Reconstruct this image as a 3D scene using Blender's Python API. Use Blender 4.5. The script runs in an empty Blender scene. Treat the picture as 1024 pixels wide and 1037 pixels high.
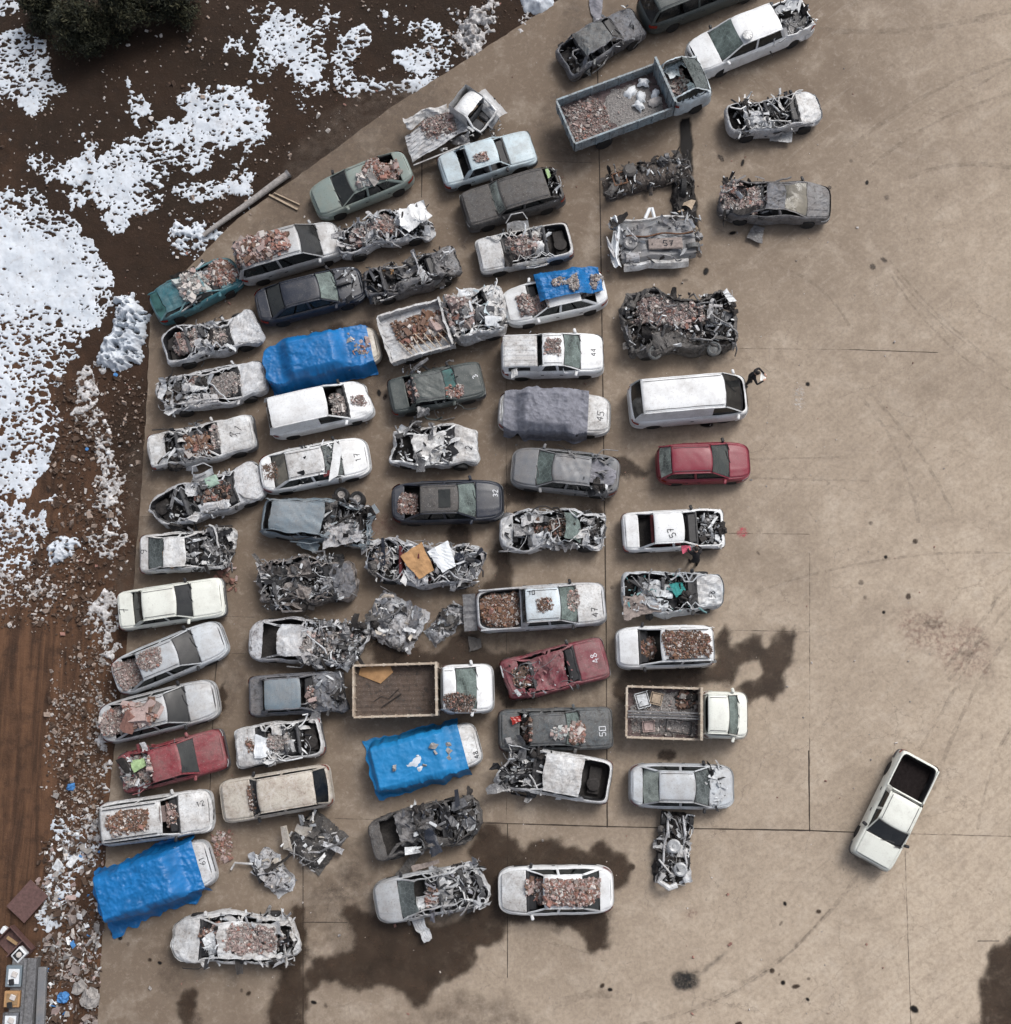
import bpy, math, random
import numpy as np
PI = math.pi
Rd = math.radians
scene = bpy.context.scene
col = scene.collection

# ---------------------------------------------------------------- camera model (photo is 1024 x 1037)
PW, PH, FOC, NX, NY, CH = 1024.0, 1037.0, 1180.0, 552.0, 747.0, 48.3
_n = np.array([NX - PW / 2, -(NY - PH / 2), -FOC]); _n /= np.linalg.norm(_n)
_Z = -_n
_X = np.array([1.0, 0, 0]) - _Z[0] * _Z; _X /= np.linalg.norm(_X)
_Y = np.cross(_Z, _X)
CM = np.array([_X, _Y, _Z])


def G(px, py, z=0.0):
    """ground point (at height z) seen at a photo pixel"""
    d = CM @ np.array([px - PW / 2, PH / 2 - py, -FOC])
    t = (CH - z) / (-d[2])
    return np.array([d[0] * t, d[1] * t])


def GP(pts, z=0.0):
    return np.array([G(p[0], p[1], z) for p in pts])


# ---------------------------------------------------------------- noise
def _hash(ix, iy, seed):
    h = (ix.astype(np.int64) * 374761393 + iy.astype(np.int64) * 668265263 + seed * 974634777) & 0xFFFFFFFF
    h = ((h ^ (h >> 13)) * 1274126177) & 0xFFFFFFFF
    return ((h ^ (h >> 16)) & 0xFFFF) / 65535.0


def vnoise(x, y, seed=0):
    ix, iy = np.floor(x), np.floor(y)
    fx, fy = x - ix, y - iy
    fx = fx * fx * (3 - 2 * fx); fy = fy * fy * (3 - 2 * fy)
    a = _hash(ix, iy, seed); b = _hash(ix + 1, iy, seed)
    c = _hash(ix, iy + 1, seed); d = _hash(ix + 1, iy + 1, seed)
    return (a * (1 - fx) + b * fx) * (1 - fy) + (c * (1 - fx) + d * fx) * fy


def fbm(x, y, seed=0, oct=4):
    s = 0; a = .5; t = 0
    for k in range(oct):
        s = s + a * vnoise(x * 2 ** k + k * 17.3, y * 2 ** k - k * 9.1, seed + k); t += a; a *= .5
    return s / t


def sm(a, b, x):
    t = np.clip((x - a) / (b - a), 0, 1)
    return t * t * (3 - 2 * t)


def tri(x):
    return np.abs((x - np.floor(x)) * 2 - 1) * 2 - 1


class Crease:
    """sheet-metal folds: warped triangle waves in random directions"""
    def __init__(self, seed, f0=.7):
        r = np.random.RandomState(seed)
        self.ph = r.rand(3) * 6
        self.w = []
        for k in range(6):
            d = r.randn(3); d /= np.linalg.norm(d)
            v = r.randn(3); v /= np.linalg.norm(v)
            self.w.append((d * f0 * 1.55 ** k, r.rand(), v / 1.45 ** k))

    def __call__(self, P):
        Q = P + .3 * np.sin(P[:, [1, 2, 0]] * 2.6 + self.ph)
        o = np.zeros_like(P)
        for d, p, v in self.w:
            o += tri(Q @ d + p)[:, None] * v
        return o / 1.6


# ---------------------------------------------------------------- materials
MATS = {}


def newmat(name):
    m = bpy.data.materials.new(name); m.use_nodes = True
    MATS[name] = m
    nt = m.node_tree
    return m, nt, nt.nodes, nt.links, nt.nodes['Principled BSDF']


def nd(nt, typ, **kw):
    n = nt.nodes.new(typ)
    for k, v in kw.items():
        if k in n.inputs: n.inputs[k].default_value = v
        else: setattr(n, k, v)
    return n


def noise_n(nt, vec, scale, detail=6, rough=.6, dist=0):
    n = nd(nt, 'ShaderNodeTexNoise', Scale=scale, Detail=detail, Roughness=rough, Distortion=dist)
    nt.links.new(vec, n.inputs['Vector'])
    return n.outputs['Fac']


def ramp(nt, fac, stops):
    n = nt.nodes.new('ShaderNodeValToRGB')
    e = n.color_ramp.elements
    while len(e) < len(stops): e.new(.5)
    for i, (p, c) in enumerate(stops):
        e[i].position = p
        e[i].color = (c, c, c, 1) if not isinstance(c, (tuple, list)) else (*c, 1)
    nt.links.new(fac, n.inputs[0])
    return n.outputs[0]


def mixc(nt, fac, a, b, mode='MIX'):
    n = nd(nt, 'ShaderNodeMix', data_type='RGBA', blend_type=mode)
    for s, v in ((n.inputs[0], fac), (n.inputs[6], a), (n.inputs[7], b)):
        if hasattr(v, 'is_linked'): nt.links.new(v, s)
        elif isinstance(v, (tuple, list)): s.default_value = (*v[:3], 1)
        else: s.default_value = v
    return n.outputs[2]


def mth(nt, op, a, b=0.0, clamp=False):
    n = nd(nt, 'ShaderNodeMath', operation=op, use_clamp=clamp)
    for s, v in zip(n.inputs, (a, b)):
        if hasattr(v, 'is_linked'): nt.links.new(v, s)
        else: s.default_value = v
    return n.outputs[0]


def bumpn(nt, h, bs, strength=.4, dist=.01):
    b = nd(nt, 'ShaderNodeBump', Strength=strength, Distance=dist)
    nt.links.new(h, b.inputs['Height']); nt.links.new(b.outputs[0], bs.inputs['Normal'])


def pos(nt):
    return nt.nodes.new('ShaderNodeNewGeometry').outputs['Position']


def paint(name, c, dust=.35, rough=.4, dcol=(.20, .17, .145), metal=.0, spec=.5):
    m, nt, N, L, bs = newmat(name)
    p = pos(nt)
    a = noise_n(nt, p, 1.3, 8, .68)
    b = noise_n(nt, p, 9, 8, .7)
    f = noise_n(nt, p, 45, 4, .7)
    t0 = .66 - dust * .42
    m1 = ramp(nt, a, [(t0 - .1, 0), (t0 + .16, 1)])
    m2 = ramp(nt, b, [(.66 - dust * .25, 0), (.74 - dust * .12, 1)])
    k = mth(nt, 'MULTIPLY', m1, .25 + dust * .6)
    k = mth(nt, 'ADD', k, mth(nt, 'MULTIPLY', m2, .2 + dust * .5), True)
    base = mixc(nt, mth(nt, 'MULTIPLY', ramp(nt, f, [(.4, 0), (.7, 1)]), .25), c, tuple(x * .72 for x in c))
    colr = mixc(nt, k, base, dcol)
    # pale mineral dust specks and dark grime chips
    g = noise_n(nt, p, 26, 3, .8)
    colr = mixc(nt, mth(nt, 'MULTIPLY', ramp(nt, g, [(.62, 0), (.68, 1)]), min(1, dust * 1.2)), colr, (.42, .39, .36))
    h = noise_n(nt, p, 17, 5, .75, .6)
    colr = mixc(nt, mth(nt, 'MULTIPLY', ramp(nt, h, [(.60 - dust * .06, 0), (.66 - dust * .04, 1)]), .25 + dust * .55), colr, (.045, .038, .033))
    if dust > .48:
        gr = noise_n(nt, p, 4.2, 9, .74, .9)
        colr = mixc(nt, mth(nt, 'MULTIPLY', ramp(nt, gr, [(.53, 0), (.62, 1)]), .30 + .5 * (dust > .53)), colr, (.030, .027, .026))
        colr = mixc(nt, mth(nt, 'MULTIPLY', ramp(nt, gr, [(.38, 1), (.48, 0)]), .35), colr, tuple(min(.62, x * 1.5 + .06) for x in c))
    L.new(colr, bs.inputs['Base Color'])
    rr = mth(nt, 'ADD', mth(nt, 'MULTIPLY', k, .4), rough, True)
    L.new(rr, bs.inputs['Roughness'])
    bs.inputs['Metallic'].default_value = metal
    bs.inputs['Specular IOR Level'].default_value = spec
    bumpn(nt, mth(nt, 'ADD', mth(nt, 'MULTIPLY', a, .8), mth(nt, 'MULTIPLY', b, .35)), bs, .16 + dust * .4, .022)
    return m


def simple(name, c, rough=.7, metal=0, var=.35, scale=8, bump=.3, spec=.4):
    m, nt, N, L, bs = newmat(name)
    p = pos(nt)
    a = noise_n(nt, p, scale, 7, .7)
    lo = tuple(x * (1 - var) for x in c); hi = tuple(min(1, x * (1 + var)) for x in c)
    L.new(mixc(nt, ramp(nt, a, [(.32, 0), (.68, 1)]), lo, hi), bs.inputs['Base Color'])
    bs.inputs['Roughness'].default_value = rough
    bs.inputs['Metallic'].default_value = metal
    bs.inputs['Specular IOR Level'].default_value = spec
    bumpn(nt, a, bs, bump, .02)
    return m


def glass(name, tint, opac, dust, crack=False, dcol=(.2, .2, .18)):
    """window glass: see-through tinted glass with a film of dust and painted-in reflection, optionally crazed"""
    m, nt, N, L, bs = newmat(name)
    p = pos(nt)
    tr = nd(nt, 'ShaderNodeBsdfTransparent', Color=(*tint, 1))
    bs.inputs['Base Color'].default_value = (*[x * .25 for x in tint], 1)
    bs.inputs['Roughness'].default_value = .12
    bs.inputs['Specular IOR Level'].default_value = .6
    df = nd(nt, 'ShaderNodeBsdfDiffuse', Color=(*dcol, 1))
    mx = nt.nodes.new('ShaderNodeMixShader'); mx.inputs[0].default_value = opac
    L.new(tr.outputs[0], mx.inputs[1]); L.new(bs.outputs[0], mx.inputs[2])
    a = noise_n(nt, p, 1.5, 5, .55, .6)
    k = mth(nt, 'MULTIPLY', ramp(nt, a, [(.34, .12), (.66, 1)]), dust)  # dust film; its pale patches also paint a whitish reflection on the glass
    if crack:
        v = nd(nt, 'ShaderNodeTexVoronoi', feature='DISTANCE_TO_EDGE', Scale=5.5)
        L.new(p, v.inputs['Vector'])
        cr = ramp(nt, v.outputs['Distance'], [(.0, 1), (.05, 0)])
        k = mth(nt, 'ADD', k, mth(nt, 'MULTIPLY', cr, .38), True)
    mx2 = nt.nodes.new('ShaderNodeMixShader')
    L.new(k, mx2.inputs[0]); L.new(mx.outputs[0], mx2.inputs[1]); L.new(df.outputs[0], mx2.inputs[2])
    out = [n for n in nt.nodes if n.type == 'OUTPUT_MATERIAL'][0]
    L.new(mx2.outputs[0], out.inputs['Surface'])
    return m


# ---------------------------------------------------------------- mesh builder
def tag(o, label=None, cat=None, group=None, kind=None):
    if label: o['label'] = label
    if cat: o['category'] = cat
    if group: o['group'] = group
    if kind: o['kind'] = kind
    return o


def empty(name, loc, rz=0.0):
    o = bpy.data.objects.new(name, None); col.objects.link(o)
    o.location = loc; o.rotation_euler = (0, 0, rz); o.empty_display_size = .3
    return o


class MB:
    def __init__(s):
        s.V = []; s.F = []; s.M = []; s.n = 0

    def add(s, V, F, m=0):
        V = np.asarray(V, float).reshape(-1, 3)
        s.V.append(V)
        k = s.n
        s.F += [tuple(i + k for i in f) for f in F]
        s.M += ([m] * len(F)) if isinstance(m, int) else list(m)
        s.n += len(V)
        return s

    def grid(s, A, m=0, closed=False):
        A = np.asarray(A, float); a, b = A.shape[:2]
        F = []
        for i in range(a - 1):
            for j in range(b if closed else b - 1):
                j2 = (j + 1) % b
                F.append((i * b + j, i * b + j2, (i + 1) * b + j2, (i + 1) * b + j))
        return s.add(A.reshape(-1, 3), F, m)

    def box(s, c, sz, rz=0, ry=0, rx=0, m=0, bev=.0):
        hx, hy, hz = sz[0] / 2, sz[1] / 2, sz[2] / 2
        b = min(bev, hx * .8, hy * .8, hz * .8)
        if b > 0:
            V = []
            for z, i in ((-hz, b), (-hz + b, 0), (hz - b, 0), (hz, b)):
                x, y = hx - i, hy - i
                V += [(x - b, -y, z), (x, -y + b, z), (x, y - b, z), (x - b, y, z), (-x + b, y, z), (-x, y - b, z), (-x, -y + b, z), (-x + b, -y, z)]
            F = [tuple(range(7, -1, -1)), tuple(range(24, 32))]
            for k in range(3):
                for j in range(8):
                    F.append((k * 8 + j, k * 8 + (j + 1) % 8, k * 8 + 8 + (j + 1) % 8, k * 8 + 8 + j))
        else:
            V = [(x, y, z) for z in (-hz, hz) for x, y in ((-hx, -hy), (hx, -hy), (hx, hy), (-hx, hy))]
            F = [(3, 2, 1, 0), (4, 5, 6, 7), (0, 1, 5, 4), (1, 2, 6, 5), (2, 3, 7, 6), (3, 0, 4, 7)]
        return s.add(rot(np.array(V), rz, ry, rx) + np.array(c), F, m)

    def tube(s, pts, r, n=6, m=0, cap=True):
        P = np.asarray(pts, float)
        T = np.gradient(P, axis=0); T /= np.linalg.norm(T, axis=1)[:, None] + 1e-9
        up = np.array([0, 0, 1.0]) if abs(T[0][2]) < .9 else np.array([1.0, 0, 0])
        V = []
        rr = r if hasattr(r, '__len__') else [r] * len(P)
        for p, t, q in zip(P, T, rr):
            a = np.cross(t, up); a /= np.linalg.norm(a) + 1e-9; b = np.cross(a, t); up = b
            for k in range(n):
                w = 2 * PI * k / n
                V.append(p + q * (math.cos(w) * a + math.sin(w) * b))
        F = []
        for i in range(len(P) - 1):
            for k in range(n):
                F.append((i * n + k, i * n + (k + 1) % n, (i + 1) * n + (k + 1) % n, (i + 1) * n + k))
        if cap:
            F.append(tuple(range(n))[::-1]); F.append(tuple((len(P) - 1) * n + k for k in range(n)))
        return s.add(V, F, m)

    def lathe(s, prof, c, axis='y', n=20, m=0):
        """prof: (radius, height) pairs turned about an axis"""
        V = []; F = []
        for r, h in prof:
            for k in range(n):
                w = 2 * PI * k / n
                p = (r * math.cos(w), h, r * math.sin(w)) if axis == 'y' else (r * math.cos(w), r * math.sin(w), h) if axis == 'z' else (h, r * math.cos(w), r * math.sin(w))
                V.append(np.array(p) + np.array(c))
        for i in range(len(prof) - 1):
            for k in range(n):
                F.append((i * n + k, i * n + (k + 1) % n, (i + 1) * n + (k + 1) % n, (i + 1) * n + k))
        F.append(tuple(range(n))[::-1]); F.append(tuple((len(prof) - 1) * n + k for k in range(n)))
        return s.add(V, F, m)

    def verts(s):
        return np.concatenate(s.V) if s.V else np.zeros((0, 3))

    def build(s, name, mats, parent=None, D=None, smooth=False, xf=None):
        V = s.verts()
        if xf is not None: V = xf(V)
        if D is not None: V = D(V)
        me = bpy.data.meshes.new(name)
        me.from_pydata(V.tolist(), [], s.F)
        if not isinstance(mats, (list, tuple)): mats = [mats]
        for m in mats: me.materials.append(MATS[m] if isinstance(m, str) else m)
        if len(mats) > 1: me.polygons.foreach_set('material_index', s.M)
        if smooth: me.polygons.foreach_set('use_smooth', [True] * len(s.F))
        me.update()
        o = bpy.data.objects.new(name, me); col.objects.link(o)
        if parent is not None: o.parent = parent
        return o


def rot(V, rz=0, ry=0, rx=0):
    V = np.asarray(V, float)
    if rx: c, q = math.cos(rx), math.sin(rx); V = V @ np.array([[1, 0, 0], [0, c, q], [0, -q, c]])
    if ry: c, q = math.cos(ry), math.sin(ry); V = V @ np.array([[c, 0, -q], [0, 1, 0], [q, 0, c]])
    if rz: c, q = math.cos(rz), math.sin(rz); V = V @ np.array([[c, q, 0], [-q, c, 0], [0, 0, 1]])
    return V


_CF = np.array([(3, 2, 1, 0), (4, 5, 6, 7), (0, 1, 5, 4), (1, 2, 6, 5), (2, 3, 7, 6), (3, 0, 4, 7)])
_CV = np.array([(x, y, z) for z in (-.5, .5) for x, y in ((-.5, -.5), (.5, -.5), (.5, .5), (-.5, .5))])


def chunks(P, size, rs, flat=.65, jit=.22, aspect=.5):
    """many irregular stones/bricks at points P: returns V (n*8,3), F (n*6,4)"""
    n = len(P)
    V = np.repeat(_CV[None], n, 0) + rs.uniform(-jit, jit, (n, 8, 3)) * .8
    sc = size[:, None] * np.stack([1 + rs.rand(n) * aspect, 1 - rs.rand(n) * .35, flat * (.6 + rs.rand(n) * .6)], 1)
    V *= sc[:, None]
    q = rs.randn(n, 4); q[:, 0] += .6; q[:, 1:3] *= .5; q /= np.linalg.norm(q, axis=1)[:, None]
    w, x, y, z = q.T
    M = np.stack([1 - 2 * (y * y + z * z), 2 * (x * y - z * w), 2 * (x * z + y * w), 2 * (x * y + z * w), 1 - 2 * (x * x + z * z), 2 * (y * z - x * w),
                  2 * (x * z - y * w), 2 * (y * z + x * w), 1 - 2 * (x * x + y * y)], 1).reshape(n, 3, 3)
    V = np.einsum('nij,nkj->nki', M, V) + P[:, None]
    F = (_CF[None] + np.arange(n)[:, None, None] * 8).reshape(-1, 4)
    return V.reshape(-1, 3), F


def raw_mesh(name, V, F, mats, midx=None, smooth=False):
    """fast quad mesh from arrays"""
    me = bpy.data.meshes.new(name)
    nf = len(F)
    me.vertices.add(len(V)); me.vertices.foreach_set('co', np.asarray(V, np.float32).ravel())
    me.loops.add(nf * 4); me.loops.foreach_set('vertex_index', np.asarray(F, np.int32).ravel())
    me.polygons.add(nf)
    me.polygons.foreach_set('loop_start', np.arange(0, nf * 4, 4, dtype=np.int32))
    me.polygons.foreach_set('loop_total', np.full(nf, 4, np.int32))
    for m in mats: me.materials.append(MATS[m])
    if midx is not None: me.polygons.foreach_set('material_index', np.asarray(midx, np.int32))
    me.polygons.foreach_set('use_smooth', np.full(nf, smooth))
    me.update(calc_edges=True); me.validate()
    o = bpy.data.objects.new(name, me); col.objects.link(o)
    return o
# ---------------------------------------------------------------- vehicle kinds (fractions of length from the rear)
KIND = {
    'sedan': dict(n=5.0, W=1.76, H=1.43, xb=.135, r0=.27, r1=.60, xw=.745, belt=.93, nose=.70, tail=.97, wr=.66, win=3, arch=.84),
    'boxy':  dict(n=10., W=1.66, H=1.40, xb=.175, r0=.275, r1=.585, xw=.70, belt=.90, nose=.80, tail=.86, wr=.73, win=3, arch=.80),
    'hatch': dict(n=5.0, W=1.70, H=1.45, xb=.035, r0=.135, r1=.60, xw=.755, belt=.93, nose=.72, tail=.93, wr=.68, win=2, arch=.75),
    'wagon': dict(n=8.0, W=1.70, H=1.46, xb=.02, r0=.07, r1=.60, xw=.725, belt=.92, nose=.76, tail=.92, wr=.74, win=3, arch=.78),
    'mpv':   dict(n=6.0, W=1.80, H=1.78, xb=.02, r0=.075, r1=.64, xw=.80, belt=1.02, nose=.82, tail=1.0, wr=.74, win=3, arch=.78),
    'van':   dict(n=7.5, W=1.85, H=2.0, xb=.025, r0=.085, r1=.80, xw=.925, belt=1.08, nose=.95, tail=1.08, wr=.76, win=1, arch=.7),
    'suv':   dict(n=10., W=1.78, H=1.76, xb=.02, r0=.06, r1=.58, xw=.69, belt=1.05, nose=.98, tail=1.05, wr=.80, win=3, arch=.78),
    'pickup': dict(n=7.0, W=1.84, H=1.74, xb=.36, r0=.385, r1=.64, xw=.765, belt=1.08, nose=.92, tail=1.06, wr=.74, win=2, arch=.85, bed=.345),
    'cab':   dict(n=6.0, W=1.95, H=2.10, xb=.03, r0=.07, r1=.60, xw=.90, belt=1.25, nose=1.05, tail=1.25, wr=.80, win=1, arch=0, cabin=1),
}


class Shell:
    def __init__(s, L, kind, seed=0, x0=0.0, zoff=0.0, **o):
        s.L = L; s.K = dict(KIND[kind]); s.o = o; s.x0 = x0; s.zoff = zoff
        for k in ('W', 'H', 'xb', 'r0', 'r1', 'xw', 'n'):
            if k in o: s.K[k] = o[k]
        if 'bed' in s.K: s.K['bed'] = s.K['xb'] - .015
        s.W = s.K['W']; s.seed = seed
        s.fr = o.get('fr', 0); s.re = o.get('re', 0); s.si = o.get('si', 0) * (1.25 if o.get('roof') == 0 else 1); s.rf = o.get('rf', 0)
        s.cr = Crease(seed, .55); s.cr2 = Crease(seed + 99, 2.2)
        rs = np.random.RandomState(seed)
        s.lean = rs.uniform(-1, 1); s.ph = rs.rand(4) * 6
        th = np.linspace(0, 2 * PI, 2400, endpoint=False)
        q = 2 / s.K['n']
        x = np.sign(np.cos(th)) * np.abs(np.cos(th)) ** q * L / 2
        y = np.sign(np.sin(th)) * np.abs(np.sin(th)) ** q * s.W / 2
        d = np.hypot(np.diff(x, append=x[0]), np.diff(y, append=y[0]))
        s.cum = np.concatenate([[0], np.cumsum(d)]); s.per = s.cum[-1]
        s.rx = np.append(x, x[0]); s.ry = np.append(y, y[0])

    def X(s, f): return (f - .5) * s.L

    def ring(s, d):
        d = np.mod(np.asarray(d, float), s.per)
        return np.interp(d, s.cum, s.rx), np.interp(d, s.cum, s.ry)

    def hw(s, x):
        u = np.clip(np.abs(2 * x / s.L), 0, 1)
        return s.W / 2 * (1 - u ** s.K['n']) ** (1 / s.K['n'])

    def zt(s, x):
        K = s.K; f = np.asarray(x) / s.L + .5
        z = np.where(f < K['xb'], K['tail'] + (K['belt'] - K['tail']) * np.clip(f / max(K['xb'], .01), 0, 1), K['belt'])
        t = np.clip((f - K['xw']) / (1 - K['xw']), 0, 1)
        return np.where(f > K['xw'], K['belt'] + (K['nose'] - K['belt']) * t ** 1.6, z)

    def D(s, P):
        """the wreck's deformation, shared by all its parts"""
        P = np.array(P, float); f = P[:, 0] / s.L + .5
        K = s.K; belt = K['belt']
        n1 = .5 + .5 * np.sin(P[:, 0] * 2.1 + s.ph[0] + 1.3 * np.sin(P[:, 1] * 2 + s.ph[1]))
        hz = P[:, 2] - belt
        cab = sm(K['xb'] - .06, K['r0'], f) * (1 - sm(K['r1'], K['xw'] + .03, f))
        if s.rf > 0:
            k = np.clip(s.rf * (.65 + .6 * n1), 0, 1.12)
            up = hz > 0
            P[:, 2] = np.where(up, belt + hz * (1 - k), P[:, 2])
            P[:, 1] += np.where(up, s.lean * .28 * s.rf * np.clip(hz / .5, 0, 1), 0)
            P[:, 2] -= np.where(P[:, 2] > .6, max(0, s.rf - .45) * .4 * cab * (1 - (2 * P[:, 1] / s.W) ** 2).clip(0) , 0)
        lo = np.clip((P[:, 2] - .1) / .4, .2, 1)
        amp = .008 + .15 * s.si + .22 * s.fr * sm(.60, .92, f) + .22 * s.re * sm(.40, .08, f) + .12 * s.rf * cab
        amp = amp * lo
        c = s.cr(P)
        P = P + c * amp[:, None]
        if s.si > .15:
            P[:, 1] *= 1 - s.si * .30 * (.5 + .5 * np.sin(P[:, 0] * 1.7 + s.ph[1])) * np.clip(P[:, 2] / .6, 0, 1)
            P[:, 1] += s.si * .22 * np.sin(P[:, 0] * 1.5 + s.ph[3]) - s.si * .1 * np.sin(P[:, 0] * 4.3 + s.ph[0]) * np.sign(P[:, 1])
        if max(s.si, s.fr, s.re, s.rf) > .15:
            P = P + s.cr2(P) * (amp * .30)[:, None]
        hi = np.clip((P[:, 2] - .45) / .5, 0, 1)
        P[:, 2] -= hi * (s.fr * .28 * sm(.72, 1, f) * (.4 + n1) + s.re * .25 * sm(.3, 0, f) * (1.4 - n1))
        P[:, 0] -= s.fr * .2 * sm(.8, 1, f) * np.sin(P[:, 1] * 2.2 + s.ph[2])
        P[:, 0] += s.re * .2 * sm(.2, 0, f) * np.sin(P[:, 1] * 2.2 + s.ph[3])
        P[:, 2] = np.maximum(P[:, 2], .03)
        P[:, 2] += s.zoff; P[:, 0] += s.x0
        return P

    def top(s, x, y):
        """undeformed height of whatever surface is uppermost (for heaps, tarps and paint marks)"""
        K = s.K; o = s.o; f = x / s.L + .5
        z = s.zt(x) + .04 * (1 - (2 * y / s.W) ** 2)
        inner = .78
        wr = s.W / 2 * K['wr']
        side = np.abs(y) < wr + .02
        if 'bed' in K: z = np.where(f < K['bed'], .72, z)
        if o.get('trunk') == 0: z = np.where((f < K['xb']) & (f > .04), .6, z)
        if o.get('hood') == 0: z = np.where((f > K['xw'] + .02) & (f < .95), .72, z)
        H = K['H'] + .03
        belt = K['belt']
        a = (f - K['xb']) / max(K['r0'] - K['xb'], .01); b = (K['xw'] - f) / (K['xw'] - K['r1'])
        if o.get('roof') == 0:
            z = np.where((a > 0) & (b > 0), inner, z)
        else:
            z = np.where((a >= 1) & (b >= 1) & side, H - .03 * (y / wr) ** 2, z)
            zr = belt + (H - belt) * np.clip(a, 0, 1) if o.get('rw', 'dark') != 'none' else inner + 0 * x
            zw = belt + (H - belt) * np.clip(b, 0, 1) if o.get('ws', 'dark') != 'none' else inner + 0 * x
            z = np.where((a > 0) & (a < 1), zr, z); z = np.where((b > 0) & (b < 1) & (a >= 1), zw, z)
        return z

    # ------------------------------------------------------------ parts
    def strip(s, d0, d1, z0, z1, out, nz=4):
        n = max(3, int(abs(d1 - d0) / .09)); d = np.linspace(d0, d1, n)
        x, y = s.ring(d)
        A = np.zeros((nz, n, 3))
        for i, t in enumerate(np.linspace(0, 1, nz)):
            b = out * math.sin(PI * (.15 + .7 * t))
            A[i] = np.stack([x * (1 + 2 * b / s.L), y * (1 + 2 * b / s.W), np.full(n, z0 + (z1 - z0) * t)], 1)
        return A

    def build(s, root, P):
        K, o, L, W, D = s.K, s.o, s.L, s.W, s.D
        rs = np.random.RandomState(s.seed + 5)
        fl = not (s.si > .25)
        smooth_b = s.si < .2 and s.fr < .3 and s.re < .3
        belt = K['belt']; H = K['H']; wr = W / 2 * K['wr']
        X = s.X
        xf, xr = L / 2 - .2 * L + .02, -L / 2 + .195 * L
        if K.get('cabin'): xf, xr = L / 2 - .75, -99
        # ---- body: one loft of rings, with wheel arches, inner walls and floor
        n = max(90, int(s.per / .085)); d = np.linspace(0, s.per, n, endpoint=False)
        x, y = s.ring(d)
        arch = np.zeros(n)
        for xc in (xf, xr):
            arch = np.maximum(arch, np.where((np.abs(x - xc) < .38) & (np.abs(y) > W * .3), np.sqrt(np.maximum(.38 ** 2 - (x - xc) ** 2, 0)) + .3, 0))
        zt = s.zt(x)
        lev = [(.07, .20 + 0 * x), (.0, .36 + 0 * x), (-.005, .55 + 0 * x), (0, .70 + 0 * x), (.015, zt - .14), (.045, zt - .05), (.075, zt - .015), (.12, zt), (.15, zt - .05), (.17, np.minimum(.5, zt - .2)), (.19, .33 + 0 * x)]
        if 'bed' in K:
            pass
        A = np.zeros((len(lev), n, 3))
        for i, (ins, z) in enumerate(lev):
            zz = np.maximum(z, arch + .004 * i) if i < 4 else z
            A[i] = np.stack([x * (1 - 2 * ins / L), y * (1 - 2 * ins / W), zz], 1)
        mb = MB(); mb.grid(A[:9], 0, closed=True); mb.grid(A[8:], 1, closed=True)
        mb.M = [0] * (7 * n) + [1] * (3 * n)
        body = mb.build('body', [P, 'trim_dark'], root, D, smooth_b)
        g = MB(); u = np.linspace(-1, 1, 12); xs = np.linspace(-L / 2 * .93, L / 2 * .93, 26)
        g.grid(np.array([[(a, v * (s.hw(a) - .17), .34) for v in u] for a in xs])); g.build('floor_pan', 'grime', root, D)
        # ---- bumpers, lamps, grille, plates
        if fl:
            hb = W / 2
            bm = P if K['n'] < 9.5 else 'trim_grey'
            if s.fr < .75: MB().grid(s.strip(-hb - .35, hb + .35, .30, .56, .035)).build('bumper', bm, root, D, True)
            if s.re < .75: MB().grid(s.strip(s.per / 2 - hb - .35, s.per / 2 + hb + .35, .32, .60, .035)).build('bumper', bm, root, D, True)
            for sg in (-1, 1):
                zf = K['nose'] - .07; zb = K['tail'] - .1
                if s.fr < .5:
                    a, b = (hb - .42, hb + .12) if K['n'] < 9 else (hb - .38, hb - .08)
                    MB().grid(s.strip(sg * a, sg * b, zf - .12, zf, .022)).build('headlight', 'lamp_clear', root, D, True)
                if s.re < .5:
                    MB().grid(s.strip(s.per / 2 + sg * (hb - .30), s.per / 2 + sg * (hb + .10), zb - .2, zb, .02)).build('taillight', 'lamp_red', root, D, True)
            if s.fr < .5:
                MB().grid(s.strip(-hb + .48, hb - .48, K['nose'] - .19, K['nose'] - .09, .02)).build('grille', 'trim_dark', root, D)
        # ---- hood and boot lid
        def panel(nm, f0, f1, m=P, ins=.128, crown=.045, nx=22, ny=20, dz=0.004, lift=0, prof=None):
            xs = np.linspace(X(f0), X(f1), nx); A = np.zeros((nx + 2, ny + 2, 3))
            for i, a in enumerate(np.concatenate([[xs[0]], xs, [xs[-1]]])):
                h = max(s.hw(a) - ins, .3)
                for j, v in enumerate(np.concatenate([[-1], np.linspace(-1, 1, ny), [1]])):
                    lip = .035 if (i in (0, nx + 1) or j in (0, ny + 1)) else 0
                    z = float(s.zt(a)) + crown * (1 - v ** 2) + dz - lip + (prof(a, v) if prof else 0) + lift * (i / nx)
                    A[i, j] = (a, v * h, z)
            ob = MB().grid(A).build(nm, m, root, D, smooth_b)
            return ob
        hm = o.get('hpaint', P)
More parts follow.
